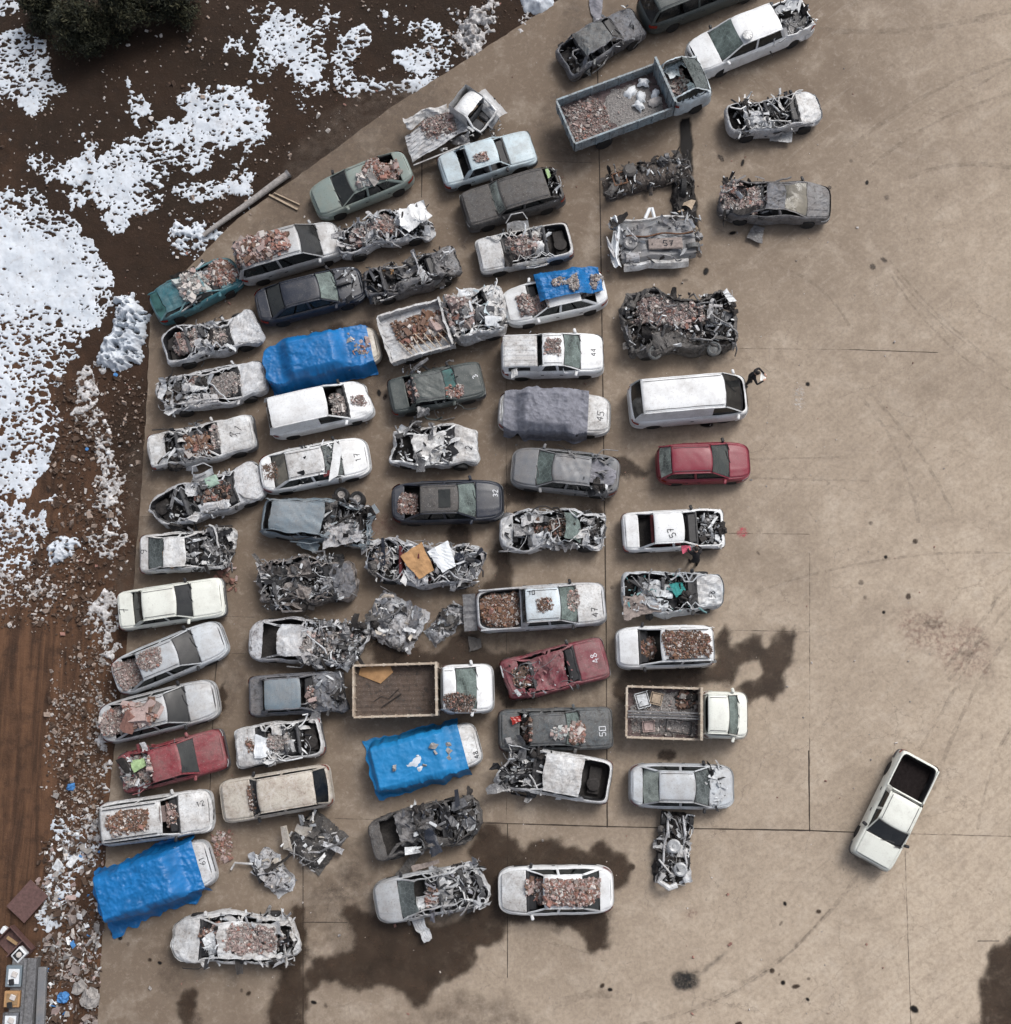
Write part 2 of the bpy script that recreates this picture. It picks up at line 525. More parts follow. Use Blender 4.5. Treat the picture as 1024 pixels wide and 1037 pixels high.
        if K['xw'] < .92:
            if o.get('hood', 1):
                panel('hood', K['xw'] + .012, .972, hm, prof=lambda a, v: .012 * math.exp(-((abs(v) - .55) / .08) ** 2))
            else:
                e = MB()
                x0, x1 = X(K['xw'] + .03), X(.95)
                for _ in range(26):
                    sz = rs.uniform(.08, .34, 3) * (1, 1, .7)
                    e.box((rs.uniform(x0 + .1, x1 - .1), rs.uniform(-.55, .55), rs.uniform(.42, .68)), sz, rs.rand() * 3, rs.uniform(-.3, .3), 0, m=int(rs.randint(3)), bev=.02)
                for _ in range(9):
                    a = np.array([rs.uniform(x0, x1), rs.uniform(-.6, .6), .7]); pts = [a]
                    for _k in range(6): pts.append(pts[-1] + rs.uniform(-.16, .16, 3) * (1, 1, .3))
                    e.tube(pts, .018, 5, m=int(rs.randint(3)))
                e.lathe([(.14, 0), (.16, .05), (.12, .1), (.05, .12)], (x0 + .35, .3, .68), 'z', 14, 1)
                e.box((x1 - .1, -.4, .66), (.22, .3, .18), m=2, bev=.02)
                e.build('engine', ['grime', 'metal_grey', 'scrap_light'], root, D)
        if 'bed' not in K and K['xb'] > .1 and not K.get('cabin'):
            if o.get('trunk', 1): panel('boot_lid', .03, K['xb'] - .012, o.get('tpaint', P), nx=12)
            else:
                b = MB(); b.box((X(K['xb'] / 2 + .02), 0, .45), (.5, 1.1, .2), m=0, bev=.03); b.lathe([(.27, 0), (.27, .14), (.18, .15)], (X(K['xb'] * .6), .15, .55), 'z', 16); b.build('boot_lining', 'grime', root, D)
        if K['xw'] < .92 and not o.get('nocowl'):
            c = MB(); c.grid(np.array([[(X(K['xw']) + dx, v * (s.hw(X(K['xw'])) - .13), float(belt) + .03 * (1 - v * v) + dz) for v in np.linspace(-1, 1, 14)] for dx, dz in ((-.06, -.02), (0, 0), (.05, -.01))]))
            c.build('cowl', 'trim_dark', root, D)
        if 'bed' in K:
            xb0, xb1 = X(.03), X(K['bed'])
            b = MB()
            h2 = W / 2 - .19
            b.grid(np.array([[(a, v * h2, .62 + .012 * ((k // 2) % 2)) for k, v in enumerate(np.linspace(-1, 1, 29))] for a in np.linspace(xb0, xb1, 10)]))
            b.build('bed_floor', o.get('bedmat', 'metal_grey'), root, D)
            b = MB(); b.grid(np.array([[(xb1 + dx, v * (W / 2 - .13), z) for v in np.linspace(-1, 1, 14)] for dx, z in ((-.02, .6), (-.02, belt), (.03, belt + .02), (.07, belt - .02))])); b.build('bulkhead', P, root, D)
            r = MB()
            for sg in (-1, 1):
                r.tube([(a, sg * (W / 2 - .09), float(belt) + .02) for a in np.linspace(xb0, xb1, 10)], .035, 6)
            r.build('bed_rail', o.get('railmat', P), root, D)
            if o.get('tailgate'):
                r = MB(); r.grid(np.array([[(-L / 2 - a, v * W * .42, .66 - .1 * a + .02 * math.sin(v * 20)) for v in np.linspace(-1, 1, 12)] for a in np.linspace(0.02, .55, 7)])); r.build('tailgate', 'metal_grey', root, D)
        # ---- greenhouse
        xb, xw, x0, x1 = X(K['xb']), X(K['xw']), X(K['r0']), X(K['r1'])
        yb = s.hw(xb) - .12 if K['xb'] > .05 else W / 2 - .16
        yw = s.hw(xw) - .125
        bel = float(belt)
        roofm = o.get('rpaint', P)
        if o.get('roof', 1):
            nx, ny = 26, 20; A = np.zeros((nx + 2, ny + 2, 3))
            us = np.linspace(0, 1, nx); vs = np.linspace(-1, 1, ny)
            for i, u in enumerate(np.concatenate([[0], us, [1]])):
                for j, v in enumerate(np.concatenate([[-1], vs, [1]])):
                    lip = .05 if (i in (0, nx + 1) or j in (0, ny + 1)) else 0
                    e = (2 * u - 1)
                    A[i, j] = (x0 + (x1 - x0) * u + (.05 * (1 - v * v) if u > .9 else 0), v * (wr - .06 * max(0, e - .6)) + (0), H - .045 * abs(v) ** 5 - .05 * abs(e) ** 6 + .03 * (1 - v * v) - lip + o.get('ribs', 0) * .012 * (math.sin(v * 16) > .3))
            ro = MB().grid(A).build('roof', roofm, root, D, smooth_b and s.rf < .25)
            if o.get('sunroof'):
                MB().box(((x0 + x1) / 2 + .25, 0, H + .035), (.5, .75, .02), m=0, bev=.01).build('sunroof', 'glass_dark', root, D)
            if o.get('rack'):
                r = MB()
                for sg in (-1, 1): r.tube([(a, sg * (wr - .07), H + .05) for a in np.linspace(x0 + .15, x1 - .15, 8)], .02, 6)
                r.build('roof_rail', 'trim_dark', root, D)
        else:
            # what is left of the roof: a folded skin and bent rails
            cf = Crease(s.seed + 200, 1.0); r2 = np.random.RandomState(s.seed + 44)
            for k in range(2):
                u0 = r2.uniform(0, .45); u1 = u0 + r2.uniform(.3, .5); v0 = -1 if k else r2.uniform(-.2, .3); v1 = v0 + r2.uniform(.5, .9)
                A = np.array([[((xb + .1) * (1 - u) + (xw - .1) * u, v * (W / 2 - .12), belt + .10 + .14 * math.sin(v * 4 + u * 5 + k)) for v in np.linspace(v0, min(v1, 1), 16)] for u in np.linspace(u0, u1, 22)])
                MB().grid(A).build('folded_roof', roofm if not k else o.get('ppaint', P), root, lambda Q: D(Q + cf(Q) * (.10, .12, .13)))
            for k in range(6):
                sg = 1 if k % 2 else -1; a = r2.uniform(xb, xw - .6); ln = r2.uniform(.5, 1.3)
                pts = [(a + ln * t, sg * (W / 2 - .1 - r2.uniform(0, .45) * math.sin(PI * t)), belt + .28 * math.sin(PI * t) * r2.uniform(.3, 1) + .02) for t in np.linspace(0, 1, 8)]
                MB().tube(pts, r2.choice([.025, .035, .045]), 6).build('bent_pillar', o.get('ppaint', P), root, D)
            for sg in (-1, 1):
                if r2.rand() < .2:
                    a = r2.uniform(x0, xw - 1.0); y0_ = sg * (W / 2 - .05); tl = r2.uniform(.6, 1.2); q = MB()
                    U = np.array([[(a + .95 * u, sg * (.05 + .52 * t * math.cos(tl)), .62 + .50 * t * math.sin(tl)) for t in np.linspace(0, 1, 7)] for u in np.linspace(0, 1, 10)])
                    U[..., 1] += y0_; V2 = U.reshape(-1, 3) + cf(U.reshape(-1, 3)) * .06
                    dr = MB().grid(V2.reshape(U.shape)).build('open_door', P, root, lambda Q: D(Q))
                    e = [(a, y0_ + sg * (.05 + .52 * math.cos(tl)), .62 + .5 * math.sin(tl)), (a + .15, y0_ + sg * (.05 + .9 * math.cos(tl)), .62 + .85 * math.sin(tl)), (a + .65, y0_ + sg * (.05 + .92 * math.cos(tl)), .6 + .85 * math.sin(tl)), (a + .97, y0_ + sg * (.05 + .55 * math.cos(tl)), .62 + .5 * math.sin(tl))]
                    MB().tube(e, .024, 6).build('window_frame', P, dr, D)
        # pillars
        def bar(p, q, w, t, nm, m=P, k=7):
            p, q = np.array(p, float), np.array(q, float); A = []
            for u in np.linspace(0, 1, k):
                c = p + (q - p) * u; A.append([c + (w, 0, 0), c + (0, t, 0), c - (w, 0, 0), c - (0, t, 0)])
            return MB().grid(np.array(A), closed=True).build(nm, m, root, D)
        pm = o.get('ppaint', P)
        if o.get('pillars', 1):
            for sg in (-1, 1):
                if (o.get('side', 0) == sg): continue
                hh = H - .05
                bar((xw, sg * yw, bel), (x1, sg * wr, hh), .045, .035, 'pillar', pm, 10)
                bar((xb, sg * yb, bel), (x0, sg * wr, hh), .09 if K['xb'] < .1 else .14, .035, 'pillar', pm)
                xm = (x0 + x1) / 2 + .12 * L * .4
                if K['win'] > 1 and s.L > 3: bar((xm, sg * (W / 2 - .13), bel), (xm - .05, sg * wr, hh), .05, .02, 'pillar', pm)
                MB().tube([(a, sg * (wr + .005), H - .055 - .05 * abs(2 * (a - x0) / (x1 - x0) - 1) ** 6) for a in np.linspace(x0, x1, 16)], .032, 6).build('roof_edge', pm, root, D)
        # van sides above the belt
        if o.get('panelvan'):
            for sg in (-1, 1):
                xs = np.linspace(xb, X(K['r1'] - .1), 18)
                MB().grid(np.array([[(min(a + (x0 - xb) * t * (1 if a < xb + .3 else 0), 9), sg * ((W / 2 - .11) * (1 - t) + wr * t), bel + (H - .06 - bel) * t) for t in np.linspace(0, 1, 6)] for a in xs])).build('side_panel', P, root, D, smooth_b)
        # side windows
        sgm = o.get('sg', 'glass_dark')
        if sgm:
            cuts = {3: (0, .30, .62, 1), 2: (0, .5, 1), 1: (.0, 1)}[K['win']]
            for sg in (-1, 1):
                if o.get('side', 0) == sg: continue
                for k in range(len(cuts) - 1):
                    a0, a1 = cuts[k] + .02, cuts[k + 1] - .02
                    if o.get('panelvan') and k == 0: a0 = .74
                    bx = lambda t: (xb + .12) + (xw - .06 - xb - .12) * t
                    tx = lambda t: (x0 + .06) + (x1 - .02 - x0 - .06) * t
                    A = np.array([[(bx(a) * (1 - t) + tx(a) * t, sg * ((W / 2 - .145) * (1 - t) + (wr - .02) * t), bel + .01 + (H - .09 - bel) * t) for t in np.linspace(0, 1, 5)] for a in np.linspace(a0, a1, 7)])
                    MB().grid(A).build('side_window', sgm, root, D, True)
        # windscreen, rear window
        def screen(nm, xa, ya, xt, m):
            A = np.array([[((xa * (1 - t) + xt * t) + (.09 if xa > 0 else -.05) * (1 - v * v) * (1 - .5 * t), v * (ya * (1 - t) + (wr - .03) * t), bel + .015 + (H - .045 - bel) * t) for v in np.linspace(-1, 1, 13)] for t in np.linspace(0, 1, 9)])
            w = MB().grid(A).build(nm, m, root, D, True)
            return w
        if o.get('ws', 'dark') != 'none':
            screen('windscreen', xw - .01, yw - .05, x1 + .01, 'glass_' + o.get('ws', 'dark'))
            if smooth_b:
                w = MB(); w.tube([(xw + .09 * (1 - v * v) - .0, v * (yw - .03), bel + .02) for v in np.linspace(-1, 1, 9)] + [(x1 + .02 + .04 * (1 - v * v), v * (wr - .02), H - .04) for v in np.linspace(1, -1, 9)] + [(xw, -(yw - .03), bel + .02)], .018, 5)
                w.build('screen_seal', 'trim_dark', root, D)
                w = MB()
                for sg in (-1, 1): MB().tube([(a, sg * wr * .86, H - .004) for a in np.linspace(x0 + .08, x1 - .06, 12)], .012, 4).build('roof_gutter', 'trim_grey', root, D)
            if smooth_b and K['xw'] < .95:
                w = MB()
                for sg in (-.1, .45): w.tube([(xw + .1, sg, bel + .04), (xw - .02, sg + .28, bel + .09), (xw - .05, sg + .5 * (1 if sg < .2 else .55), bel + .1)], .014, 5)
                w.build('wiper', 'trim_dark', root, D)
        if o.get('rw', 'dark') != 'none' and 'bed' not in K and not o.get('panelrear'):
            screen('rear_window', xb + .01, yb - .05, x0 - .01, 'glass_' + o.get('rw', 'dark'))
        elif o.get('panelrear') or 'bed' in K:
            screen('rear_window', xb + .01, yb - .05, x0 - .01, 'glass_dark')
        # doors
        if o.get('doors', 1) and not K.get('cabin'):
            xm = (x0 + x1) / 2 + .05 * L
            spans = [(xm + .02, xw - .03)] + ([(max(xr + .3, xb + .1), xm - .02)] if K['win'] > 1 and 'bed' not in K else [(X(K['bed']) + .1, xm - .02)] if 'bed' in K else [])
            for sg in (-1, 1):
                if o.get('side', 0) == sg: continue
                for a0, a1 in spans:
                    if a1 - a0 < .3: continue
                    A = []
                    for a in np.linspace(a0, a1, 9):
                        h = s.hw(a); A.append([(a, sg * (h - i + .012), z) for i, z in ((.10, .24), (.02, .34), (-.004, .5), (0, .68), (.012, bel - .15), (.03, bel - .06), (.07, bel - .012))])
                    dm = o.get('dpaint', P)
                    dr = MB().grid(np.array(A)).build('door', dm, root, D, smooth_b)
                    if smooth_b: MB().box((a0 + .12, sg * (s.hw(a0) + .015), bel - .2), (.14, .03, .03), bev=.008).build('handle', 'trim_dark', dr, D)
        # mirrors
        for sg in (-1, 1):
            if s.fr < .5 and rs.rand() > s.si and o.get('mirrors', 1) and o.get('side', 0) != sg:
                MB().box((xw - .16, sg * (W / 2 + .04), bel + .02), (.12, .2, .12), sg * .25, bev=.03).build('side_mirror', P if rs.rand() < .5 else 'trim_dark', root, D)
        # wheels
        for xc in (xf, xr):
            if xc < -50: continue
            for sg in (-1, 1):
                if rs.rand() < o.get('nowheel', 0): continue
                yc = sg * (W / 2 - .13)
                w = MB().lathe([(.20, -.1), (.29, -.1), (.315, -.06), (.315, .06), (.29, .1), (.20, .1)], (xc, yc, .31), 'y', 22).build('wheel', 'rubber', root, None, False, (lambda V: V + (s.x0, 0, 0)))
                MB().lathe([(.20, .03), (.19, .085), (.06, .07), (.05, .095)] if sg > 0 else [(.20, -.03), (.19, -.085), (.06, -.07), (.05, -.095)], (xc, yc, .31), 'y', 14).build('rim', 'metal_grey', w, None, False, (lambda V: V + (s.x0, 0, 0)))
        # interior
        if not o.get('nointerior'):
            sm_ = o.get('seatmat', 'seat')
            xs_ = x1 - .25 * (x1 - x0)
            if K.get('cabin'): xs_ = .1
            rows = [(xs_, -.36, .5), (xs_, .36, .5)] + ([(x0 + .35 * (x1 - x0) - .1, 0, 1.25)] if K['win'] > 1 and L > 3 else [])
            for a, b, w in rows:
                q = MB(); q.box((a, b, .52), (.5, w, .16), bev=.05); q.box((a - .3, b, .82), (.14, w, .6), ry=-.25, bev=.05)
                if w < 1: q.box((a - .38, b, 1.17), (.1, .26, .16), ry=-.2, bev=.04)
                q.build('seat', sm_, root, D)
            q = MB(); q.box((xw - .18, 0, .84), (.38, W - .42, .16), ry=.1, bev=.05)
            q.build('dashboard', 'trim_dark', root, D)
            q = MB(); t = np.linspace(0, 2 * PI, 17); q.tube([(xw - .48 + .05 * math.sin(k), .36 + .18 * math.cos(k), .88 + .16 * math.sin(k)) for k in t], .016, 5); q.build('steering_wheel', 'trim_dark', root, D)
        # junk torn out of the structure
        if 'junk' in o: s.junk(root, P, *o['junk'])
        for nmb in o.get('num', []): s.number(root, *nmb)

    def junk(s, root, P, ns, nt, nb, nscr, f0=.05, f1=.95, z0=.55, z1=1.15, cols=None, ext=.0):
        rs = np.random.RandomState(s.seed + 77)
        cols = cols or [P, 'metal_grey', 'grime', 'scrap_light']
        L, W = s.L, s.W; D = (lambda V: V + (s.x0, 0, s.zoff))
        def rp(): return np.array([(rs.uniform(f0, f1) - .5) * L, rs.uniform(-.5 - ext, .5 + ext) * W * .95, rs.uniform(z0, z1)])
        for k in range(ns):
            a, b = rs.uniform(.35, 1.15), rs.uniform(.2, .55); nx, ny = 13, 9
            U, V = np.meshgrid(np.linspace(-.5, .5, nx), np.linspace(-.5, .5, ny), indexing='ij')
            taper = rs.uniform(.4, 1)
            Q = np.stack([U * a, V * b * (1 - (1 - taper) * (U + .5)), 0 * U], -1).reshape(-1, 3)
            kb = rs.uniform(-.9, .9); Q[:, 2] += kb * Q[:, 0] ** 2 + rs.uniform(-.8, .8) * Q[:, 1] ** 2
            c = Crease(s.seed * 31 + k, 1.2); Q = Q + c(Q + k) * rs.uniform(.05, .14)
            Q = rot(Q, 0, rs.uniform(-.6, .6), rs.uniform(-.7, .7)); Q = rot(Q, rs.choice([0, PI / 2, rs.rand() * PI]) + rs.uniform(-.4, .4))
            Q += rp(); Q[:, 2] = np.maximum(Q[:, 2], .05)
            MB().grid(Q.reshape(nx, ny, 3)).build('torn_panel', cols[rs.randint(len(cols))], root, D)
        for k in range(nt):
            p = rp(); d = rs.randn(3) * (1, .8, .15); d /= np.linalg.norm(d); pts = [p]
            for j in range(rs.randint(4, 8)):
                d = d + rs.randn(3) * (.35, .35, .2); d /= np.linalg.norm(d); pts.append(pts[-1] + d * rs.uniform(.1, .3))
            pts = np.array(pts); pts[:, 1] = np.clip(pts[:, 1], -W * (.52 + ext), W * (.52 + ext)); pts[:, 0] = np.clip(pts[:, 0], -L * .5, L * .5); pts[:, 2] = np.clip(pts[:, 2], .1, z1 + .15)
            MB().tube(pts, rs.choice([.012, .02, .03, .04]), 6).build('bent_pipe', cols[rs.randint(len(cols))] if rs.rand() < .6 else 'metal_grey', root, D)
        for k in range(nb):
            q = MB(); c = rp(); c[2] -= .15
            for j in range(7):
                q.box(c + rs.uniform(-.2, .2, 3) * (1, 1, .5), rs.uniform(.08, .34, 3), rs.rand() * 3, rs.rand(), rs.rand(), bev=.015)
            q.lathe([(.05, -.12), (.13, -.1), (.13, .06), (.07, .1)], c + (.1, .1, .1), 'x' if k % 2 else 'z', 12)
            q.build('engine_block', ['grime', 'metal_grey', 'charcoal'][k % 3], root, D)
        if nscr:
            n = nscr * 5
            C = np.stack([(rs.uniform(f0, f1, n) - .5) * L, rs.uniform(-.5 - ext, .5 + ext, n) * W * .93, rs.uniform(z0 * .8, z1, n)], 1)
            V, F = chunks(C, rs.gamma(1.6, .032, n) + .02, rs, flat=.22, jit=.4, aspect=2.6)
            q = MB(); q.add(V, F.tolist(), [int(i) for i in np.repeat(rs.randint(0, len(cols) + 2, n), 6)])
            q.build('torn_scrap', cols + ['trim_dark', 'scrap_light'], root, D)['kind'] = 'stuff'

    DIG = {'0': [[(0, 0), (0, 1), (.6, 1), (.6, 0), (0, 0)]], '1': [[(.1, .8), (.3, 1), (.3, 0)]], '2': [[(0, .8), (.2, 1), (.5, 1), (.6, .75), (0, 0), (.6, 0)]],
           '3': [[(0, .9), (.3, 1), (.6, .75), (.25, .52), (.6, .25), (.3, 0), (0, .1)]], '4': [[(.45, 0), (.45, 1), (0, .35), (.65, .35)]], '5': [[(.6, 1), (.05, 1), (0, .55), (.4, .6), (.6, .3), (.4, 0), (0, .05)]],
           '6': [[(.5, 1), (.05, .5), (0, .15), (.3, 0), (.6, .2), (.4, .5), (.05, .4)]], '7': [[(0, 1), (.6, 1), (.2, 0)], [(.1, .5), (.5, .5)]], '8': [[(.3, .55), (.05, .8), (.3, 1), (.55, .8), (.3, .55), (0, .2), (.3, 0), (.6, .2), (.3, .55)]],
           '9': [[(.6, .6), (.3, .5), (.05, .75), (.3, 1), (.6, .8), (.5, .3), (.2, 0)]]}

    def number(s, root, txt, f, y, size, rz, m='marker_black', lines=None):
        q = MB(); c, n_ = math.cos(rz), math.sin(rz)
        for i, ch in enumerate(txt):
            for poly in Shell.DIG.get(ch, []):
                size_ = size * .74; P = np.array(poly, float) * (size_, size_); P[:, 0] += i * size_ * .85 - len(txt) * size_ * .42; P[:, 1] -= size_ / 2
                P = np.concatenate([P[k] + (P[k + 1] - P[k]) * np.linspace(0, 1, 5)[:, None] for k in range(len(P) - 1)])
                P = P[np.concatenate([[True], np.hypot(*np.diff(P, axis=0).T) > 1e-4])]
                XY = np.stack([P[:, 0] * c - P[:, 1] * n_ + s.X(f), P[:, 0] * n_ + P[:, 1] * c + y], 1)
                T = np.gradient(XY, axis=0); T /= np.linalg.norm(T, axis=1)[:, None] + 1e-9
                Nn = np.stack([-T[:, 1], T[:, 0]], 1) * .014
                A = np.zeros((len(XY), 2, 3)); A[:, 0, :2] = XY - Nn; A[:, 1, :2] = XY + Nn
                for k in range(2): A[:, k, 2] = s.top(XY[:, 0], XY[:, 1]) + .014
                q.grid(A)
        if q.n: q.build('painted_number', m, root, s.D)


PAL = {
    'pink': (['rub_pink', 'rub_red', 'rub_grey', 'rub_pale', 'rub_dust'], [.33, .10, .2, .12, .25]),
    'brick': (['rub_red', 'rub_pink', 'rub_brown', 'rub_pale', 'rub_dust'], [.28, .26, .14, .14, .18]),
    'brown': (['rub_brown', 'rub_rust', 'rub_red', 'rub_pale', 'rub_dust'], [.34, .26, .14, .16, .1]),
    'grey': (['rub_grey', 'rub_dust', 'rub_pale', 'rub_pink'], [.4, .26, .22, .12]),
    'slab': (['rub_pale', 'rub_slab', 'rub_grey', 'rub_pink'], [.35, .35, .15, .15]),
    'dark': (['rub_brown', 'grime', 'rub_grey', 'rub_red'], [.3, .35, .2, .15]),
}


def rubble(name, label, sh, root, rects, group='rubble heaps on wrecked cars'):
    """one heap (fine bed + chunks), standing in its car's frame; rects: (f0,f1,y0,y1,n,size,pal,h)"""
    rs = np.random.RandomState(sh.seed + 333)
    Vs = []; Fs = []; Ms = []; n0 = 0; mats = []
    def mi(m):
        if m not in mats: mats.append(m)
        return mats.index(m)
    for ri, (f0, f1, y0, y1, n, size, pal, h) in enumerate(rects):
        xa, xb = sh.X(f0), sh.X(f1)
        names, pr = PAL[pal]; idx = [mi(m) for m in names]; bedm = mi('rubfine_' + ('brown' if pal in ('brown', 'dark') else 'grey' if pal in ('grey', 'slab') else 'pink'))
        cx, cy, hx, hy = (xa + xb) / 2, (y0 + y1) / 2, (xb - xa) / 2, (y1 - y0) / 2
        def hgt(x, y):
            u = np.abs((x - cx) / hx); v = np.abs((y - cy) / hy)
            r = (u ** 3.4 + v ** 3.4) ** (1 / 3.4) + .38 * (fbm(x * 3 + 5 * ri + sh.seed, y * 3, 3) - .5) * 2
            return np.clip(1.0 - r, -.5, 1)
        nx, ny = max(8, int((xb - xa) / .05)), max(8, int((y1 - y0) / .05))
        U, V = np.meshgrid(np.linspace(xa, xb, nx), np.linspace(y0, y1, ny), indexing='ij')
        k = hgt(U, V)
        Z = sh.top(U, V) - .03 + np.minimum(1, np.maximum(k, 0) * 3.5) * h * (.5 + fbm(U * 5, V * 5, 9)) + .035 * rs.rand(*U.shape)
        A = sh.D(np.stack([U, V, Z], -1).reshape(-1, 3))
        I = np.arange(nx * ny).reshape(nx, ny)
        Q = np.stack([I[:-1, :-1], I[1:, :-1], I[1:, 1:], I[:-1, 1:]], -1).reshape(-1, 4)
        kk = k.ravel()[Q].min(1) > 0
        Q = Q[kk]
        Vs.append(A); Fs.append(Q + n0); Ms.append(np.full(len(Q), bedm)); n0 += len(A)
        n = int(n * 2.4); size = size * .78; x = rs.uniform(xa, xb, n * 2); y = rs.uniform(y0, y1, n * 2); kk = hgt(x, y); keep = kk > rs.rand(n * 2) * .12 - .06
        x, y, kk = x[keep][:n], y[keep][:n], kk[keep][:n]; n = len(x)
        z = sh.top(x, y) + np.minimum(1, np.maximum(kk, 0) * 3.5) * h * (.5 + fbm(x * 5, y * 5, 9)) + rs.rand(n) * .04
        P = sh.D(np.stack([x, y, z], 1))
        sz = size * np.exp(rs.randn(n) * .62 - .25); sz = np.clip(sz, .018, max(size * 4.5, .05))
        V2, F2 = chunks(P, sz, rs)
        Vs.append(V2); Fs.append(F2 + n0); Ms.append(np.repeat(rs.choice(idx, n, p=pr), 6)); n0 += len(V2)
    o = raw_mesh(name, np.concatenate(Vs), np.concatenate(Fs), mats, np.concatenate(Ms))
    o.location = root.location; o.rotation_euler = root.rotation_euler
    tag(o, label, 'rubble', group, 'stuff')
    return o


def tarp(sh, root, m, label, f0=-.03, f1=1.03, ext=.22, seed=1, wr=.03, ragg=.10, group='tarpaulins over wrecks', y0=None, cat='tarpaulin'):
    """cloth draped over a vehicle: highest surface underneath, falling to the ground at its edges"""
    L, W, K = sh.L, sh.W, sh.K
    nx, ny = 150, 90
    S = np.linspace(f0, f1, nx); T = np.linspace(-1, 1, ny)
    S, T = np.meshgrid(S, T, indexing='ij')
    x = (S - .5) * L
    full = W / 2 + ext
    edge = 1 + ragg * (fbm(S * 7, T * 0 + np.sign(T) * 3, seed, 3) - .5) * 2
    if y0 is None: y = T * full * edge
    else: y = (y0[0] + (y0[1] - y0[0]) * (T + 1) / 2) * edge
    hwx = sh.hw(np.clip(x, -L / 2, L / 2))
    wr_ = W / 2 * K['wr']
    f = S
    a = np.clip((f - K['xb']) / (K['r0'] - K['xb']), 0, 1); b = np.clip((K['xw'] - f) / (K['xw'] - K['r1']), 0, 1)
    c = np.minimum(a, b)
    zt = sh.zt(np.clip(x, -L / 2, L / 2)) + .03
    side = 1 - sm(wr_ + .02, W / 2 + .16, np.abs(y))
    z = zt + (K['H'] + .05 - zt) * sm(0, 1, c) * side + .05
    under = np.clip((hwx + .02 - np.abs(y)) / .02, 0, 1)
    out = np.maximum(np.abs(y) - hwx, 0)
    endx = np.maximum(np.abs(x) - L / 2, 0)
    drop = np.clip(out / max(ext, .05), 0, 1); drop = np.maximum(drop, np.clip(endx / .15, 0, 1))
    z = z * (1 - drop ** .45) + .03
    ridg = np.abs(fbm(x * .9 + y * .5 + seed, y * 1.6 - x * .3, seed + 4, 4) - .5) * 2
    r2 = np.abs(fbm(x * 3.0 + seed, y * 2.2 + x, seed + 6, 4) - .5) * 2
    r3 = np.abs(fbm(x * 1.2 + y * 3.5, y * 1.0 - x * 2.5 + seed, seed + 61, 3) - .5) * 2
    z = z + wr * (1 - ridg) * 2.6 + wr * 1.1 * (1 - r2) + wr * .8 * (1 - r3) ** 2 - wr * 2.4
    sk = sm(W / 2 - .3, W / 2 + .1, np.abs(y))
    y = y + np.sign(y) * sk * .30 * (fbm(x * 2.2, T * 0 + np.sign(T), seed + 9, 4) - .30)
    z = z + sk * .10 * (fbm(x * 5, y * .6, seed + 19, 3) - .5) * (1 - drop)
    x = x + .04 * np.sin(y * 9 + seed) * sm(.42, .5, np.abs(S - .5))
    P = np.stack([x, y, np.maximum(z, .02)], -1).reshape(-1, 3)
    if sh.si or sh.rf: P = sh.D(P) + (0, 0, .06)
    I = np.arange(nx * ny).reshape(nx, ny)
    Q = np.stack([I[:-1, :-1], I[1:, :-1], I[1:, 1:], I[:-1, 1:]], -1).reshape(-1, 4)
    o = raw_mesh('tarpaulin', P, Q, [m], None, True)
    o.location = root.location; o.rotation_euler = root.rotation_euler
    tag(o, label, cat, group)
    return o


def place(a, b):
    A, B = G(a[0], a[1], .55), G(b[0], b[1], .55)
    c = (A + B) / 2; d = B - A
    return c, math.atan2(d[1], d[0]), float(np.hypot(*d))


SH = {}


def vehicle(nm, kind, a, b, P, label, name='wrecked_car', cat='car', group='wrecked cars parked in rows', seed=None, **o):
    c, ang, L = place(a, b)
    seed = seed if seed is not None else (sum(ord(k) * (i + 3) for i, k in enumerate(nm)) % 9973)
    root = empty(name, (c[0], c[1], 0), ang)
    tag(root, label, cat, group)
    sh = Shell(L, kind, seed, **o)
    sh.build(root, P)
    SH[nm] = (sh, root)
    if 'rub' in o:
        pal = o['rub'][0][6]
        wd = {'pink': 'pinkish', 'brick': 'red brick', 'brown': 'brown', 'grey': 'grey', 'slab': 'pale slab', 'dark': 'dark'}[pal]
        rubble('rubble_heap', o.get('rlab') or f"{wd} rubble lying on the {nm}", sh, root, o['rub'])
    return sh, root
# ---------------------------------------------------------------- materials
WHITE = (.70, .73, .76)
paint('white', (.70, .72, .735), .26); paint('white_dusty', (.62, .64, .655), .50); paint('white_dirty', (.55, .57, .58), .68)
paint('cream', (.66, .68, .63), .18); paint('beige', (.50, .47, .41), .5, dcol=(.28, .22, .18))
paint('ice_blue', (.47, .57, .62), .35); paint('pale_teal_white', (.55, .63, .68), .4)
paint('silver', (.43, .45, .47), .42, metal=.15); paint('silver_dusty', (.50, .53, .565), .52, dcol=(.26, .235, .22)); paint('silver_crust', (.48, .51, .55), .56, dcol=(.19, .165, .155))
paint('silver_blue', (.46, .495, .53), .38, metal=.05)
paint('grey_green', (.20, .25, .235), .35, dcol=(.24, .23, .19)); paint('teal', (.03, .13, .16), .35, dcol=(.13, .15, .15)); paint('teal_light', (.10, .26, .28), .4, dcol=(.2, .24, .23))
paint('navy', (.012, .017, .03), .3, dcol=(.09, .085, .085)); paint('black_paint', (.012, .013, .017), .4, dcol=(.10, .095, .09)); paint('slate', (.05, .065, .075), .6, dcol=(.12, .115, .11))
paint('slate_blue', (.07, .085, .11), .6, dcol=(.15, .14, .14)); paint('bottle', (.035, .047, .048), .45, dcol=(.10, .11, .105)); paint('charcoal', (.03, .032, .035), .75, dcol=(.085, .078, .073))
paint('grey_car', (.10, .105, .115), .55, dcol=(.17, .155, .15)); paint('grey_mid', (.15, .16, .175), .45, dcol=(.2, .185, .175)); paint('grey_blue', (.14, .185, .22), .45, dcol=(.2, .2, .2))
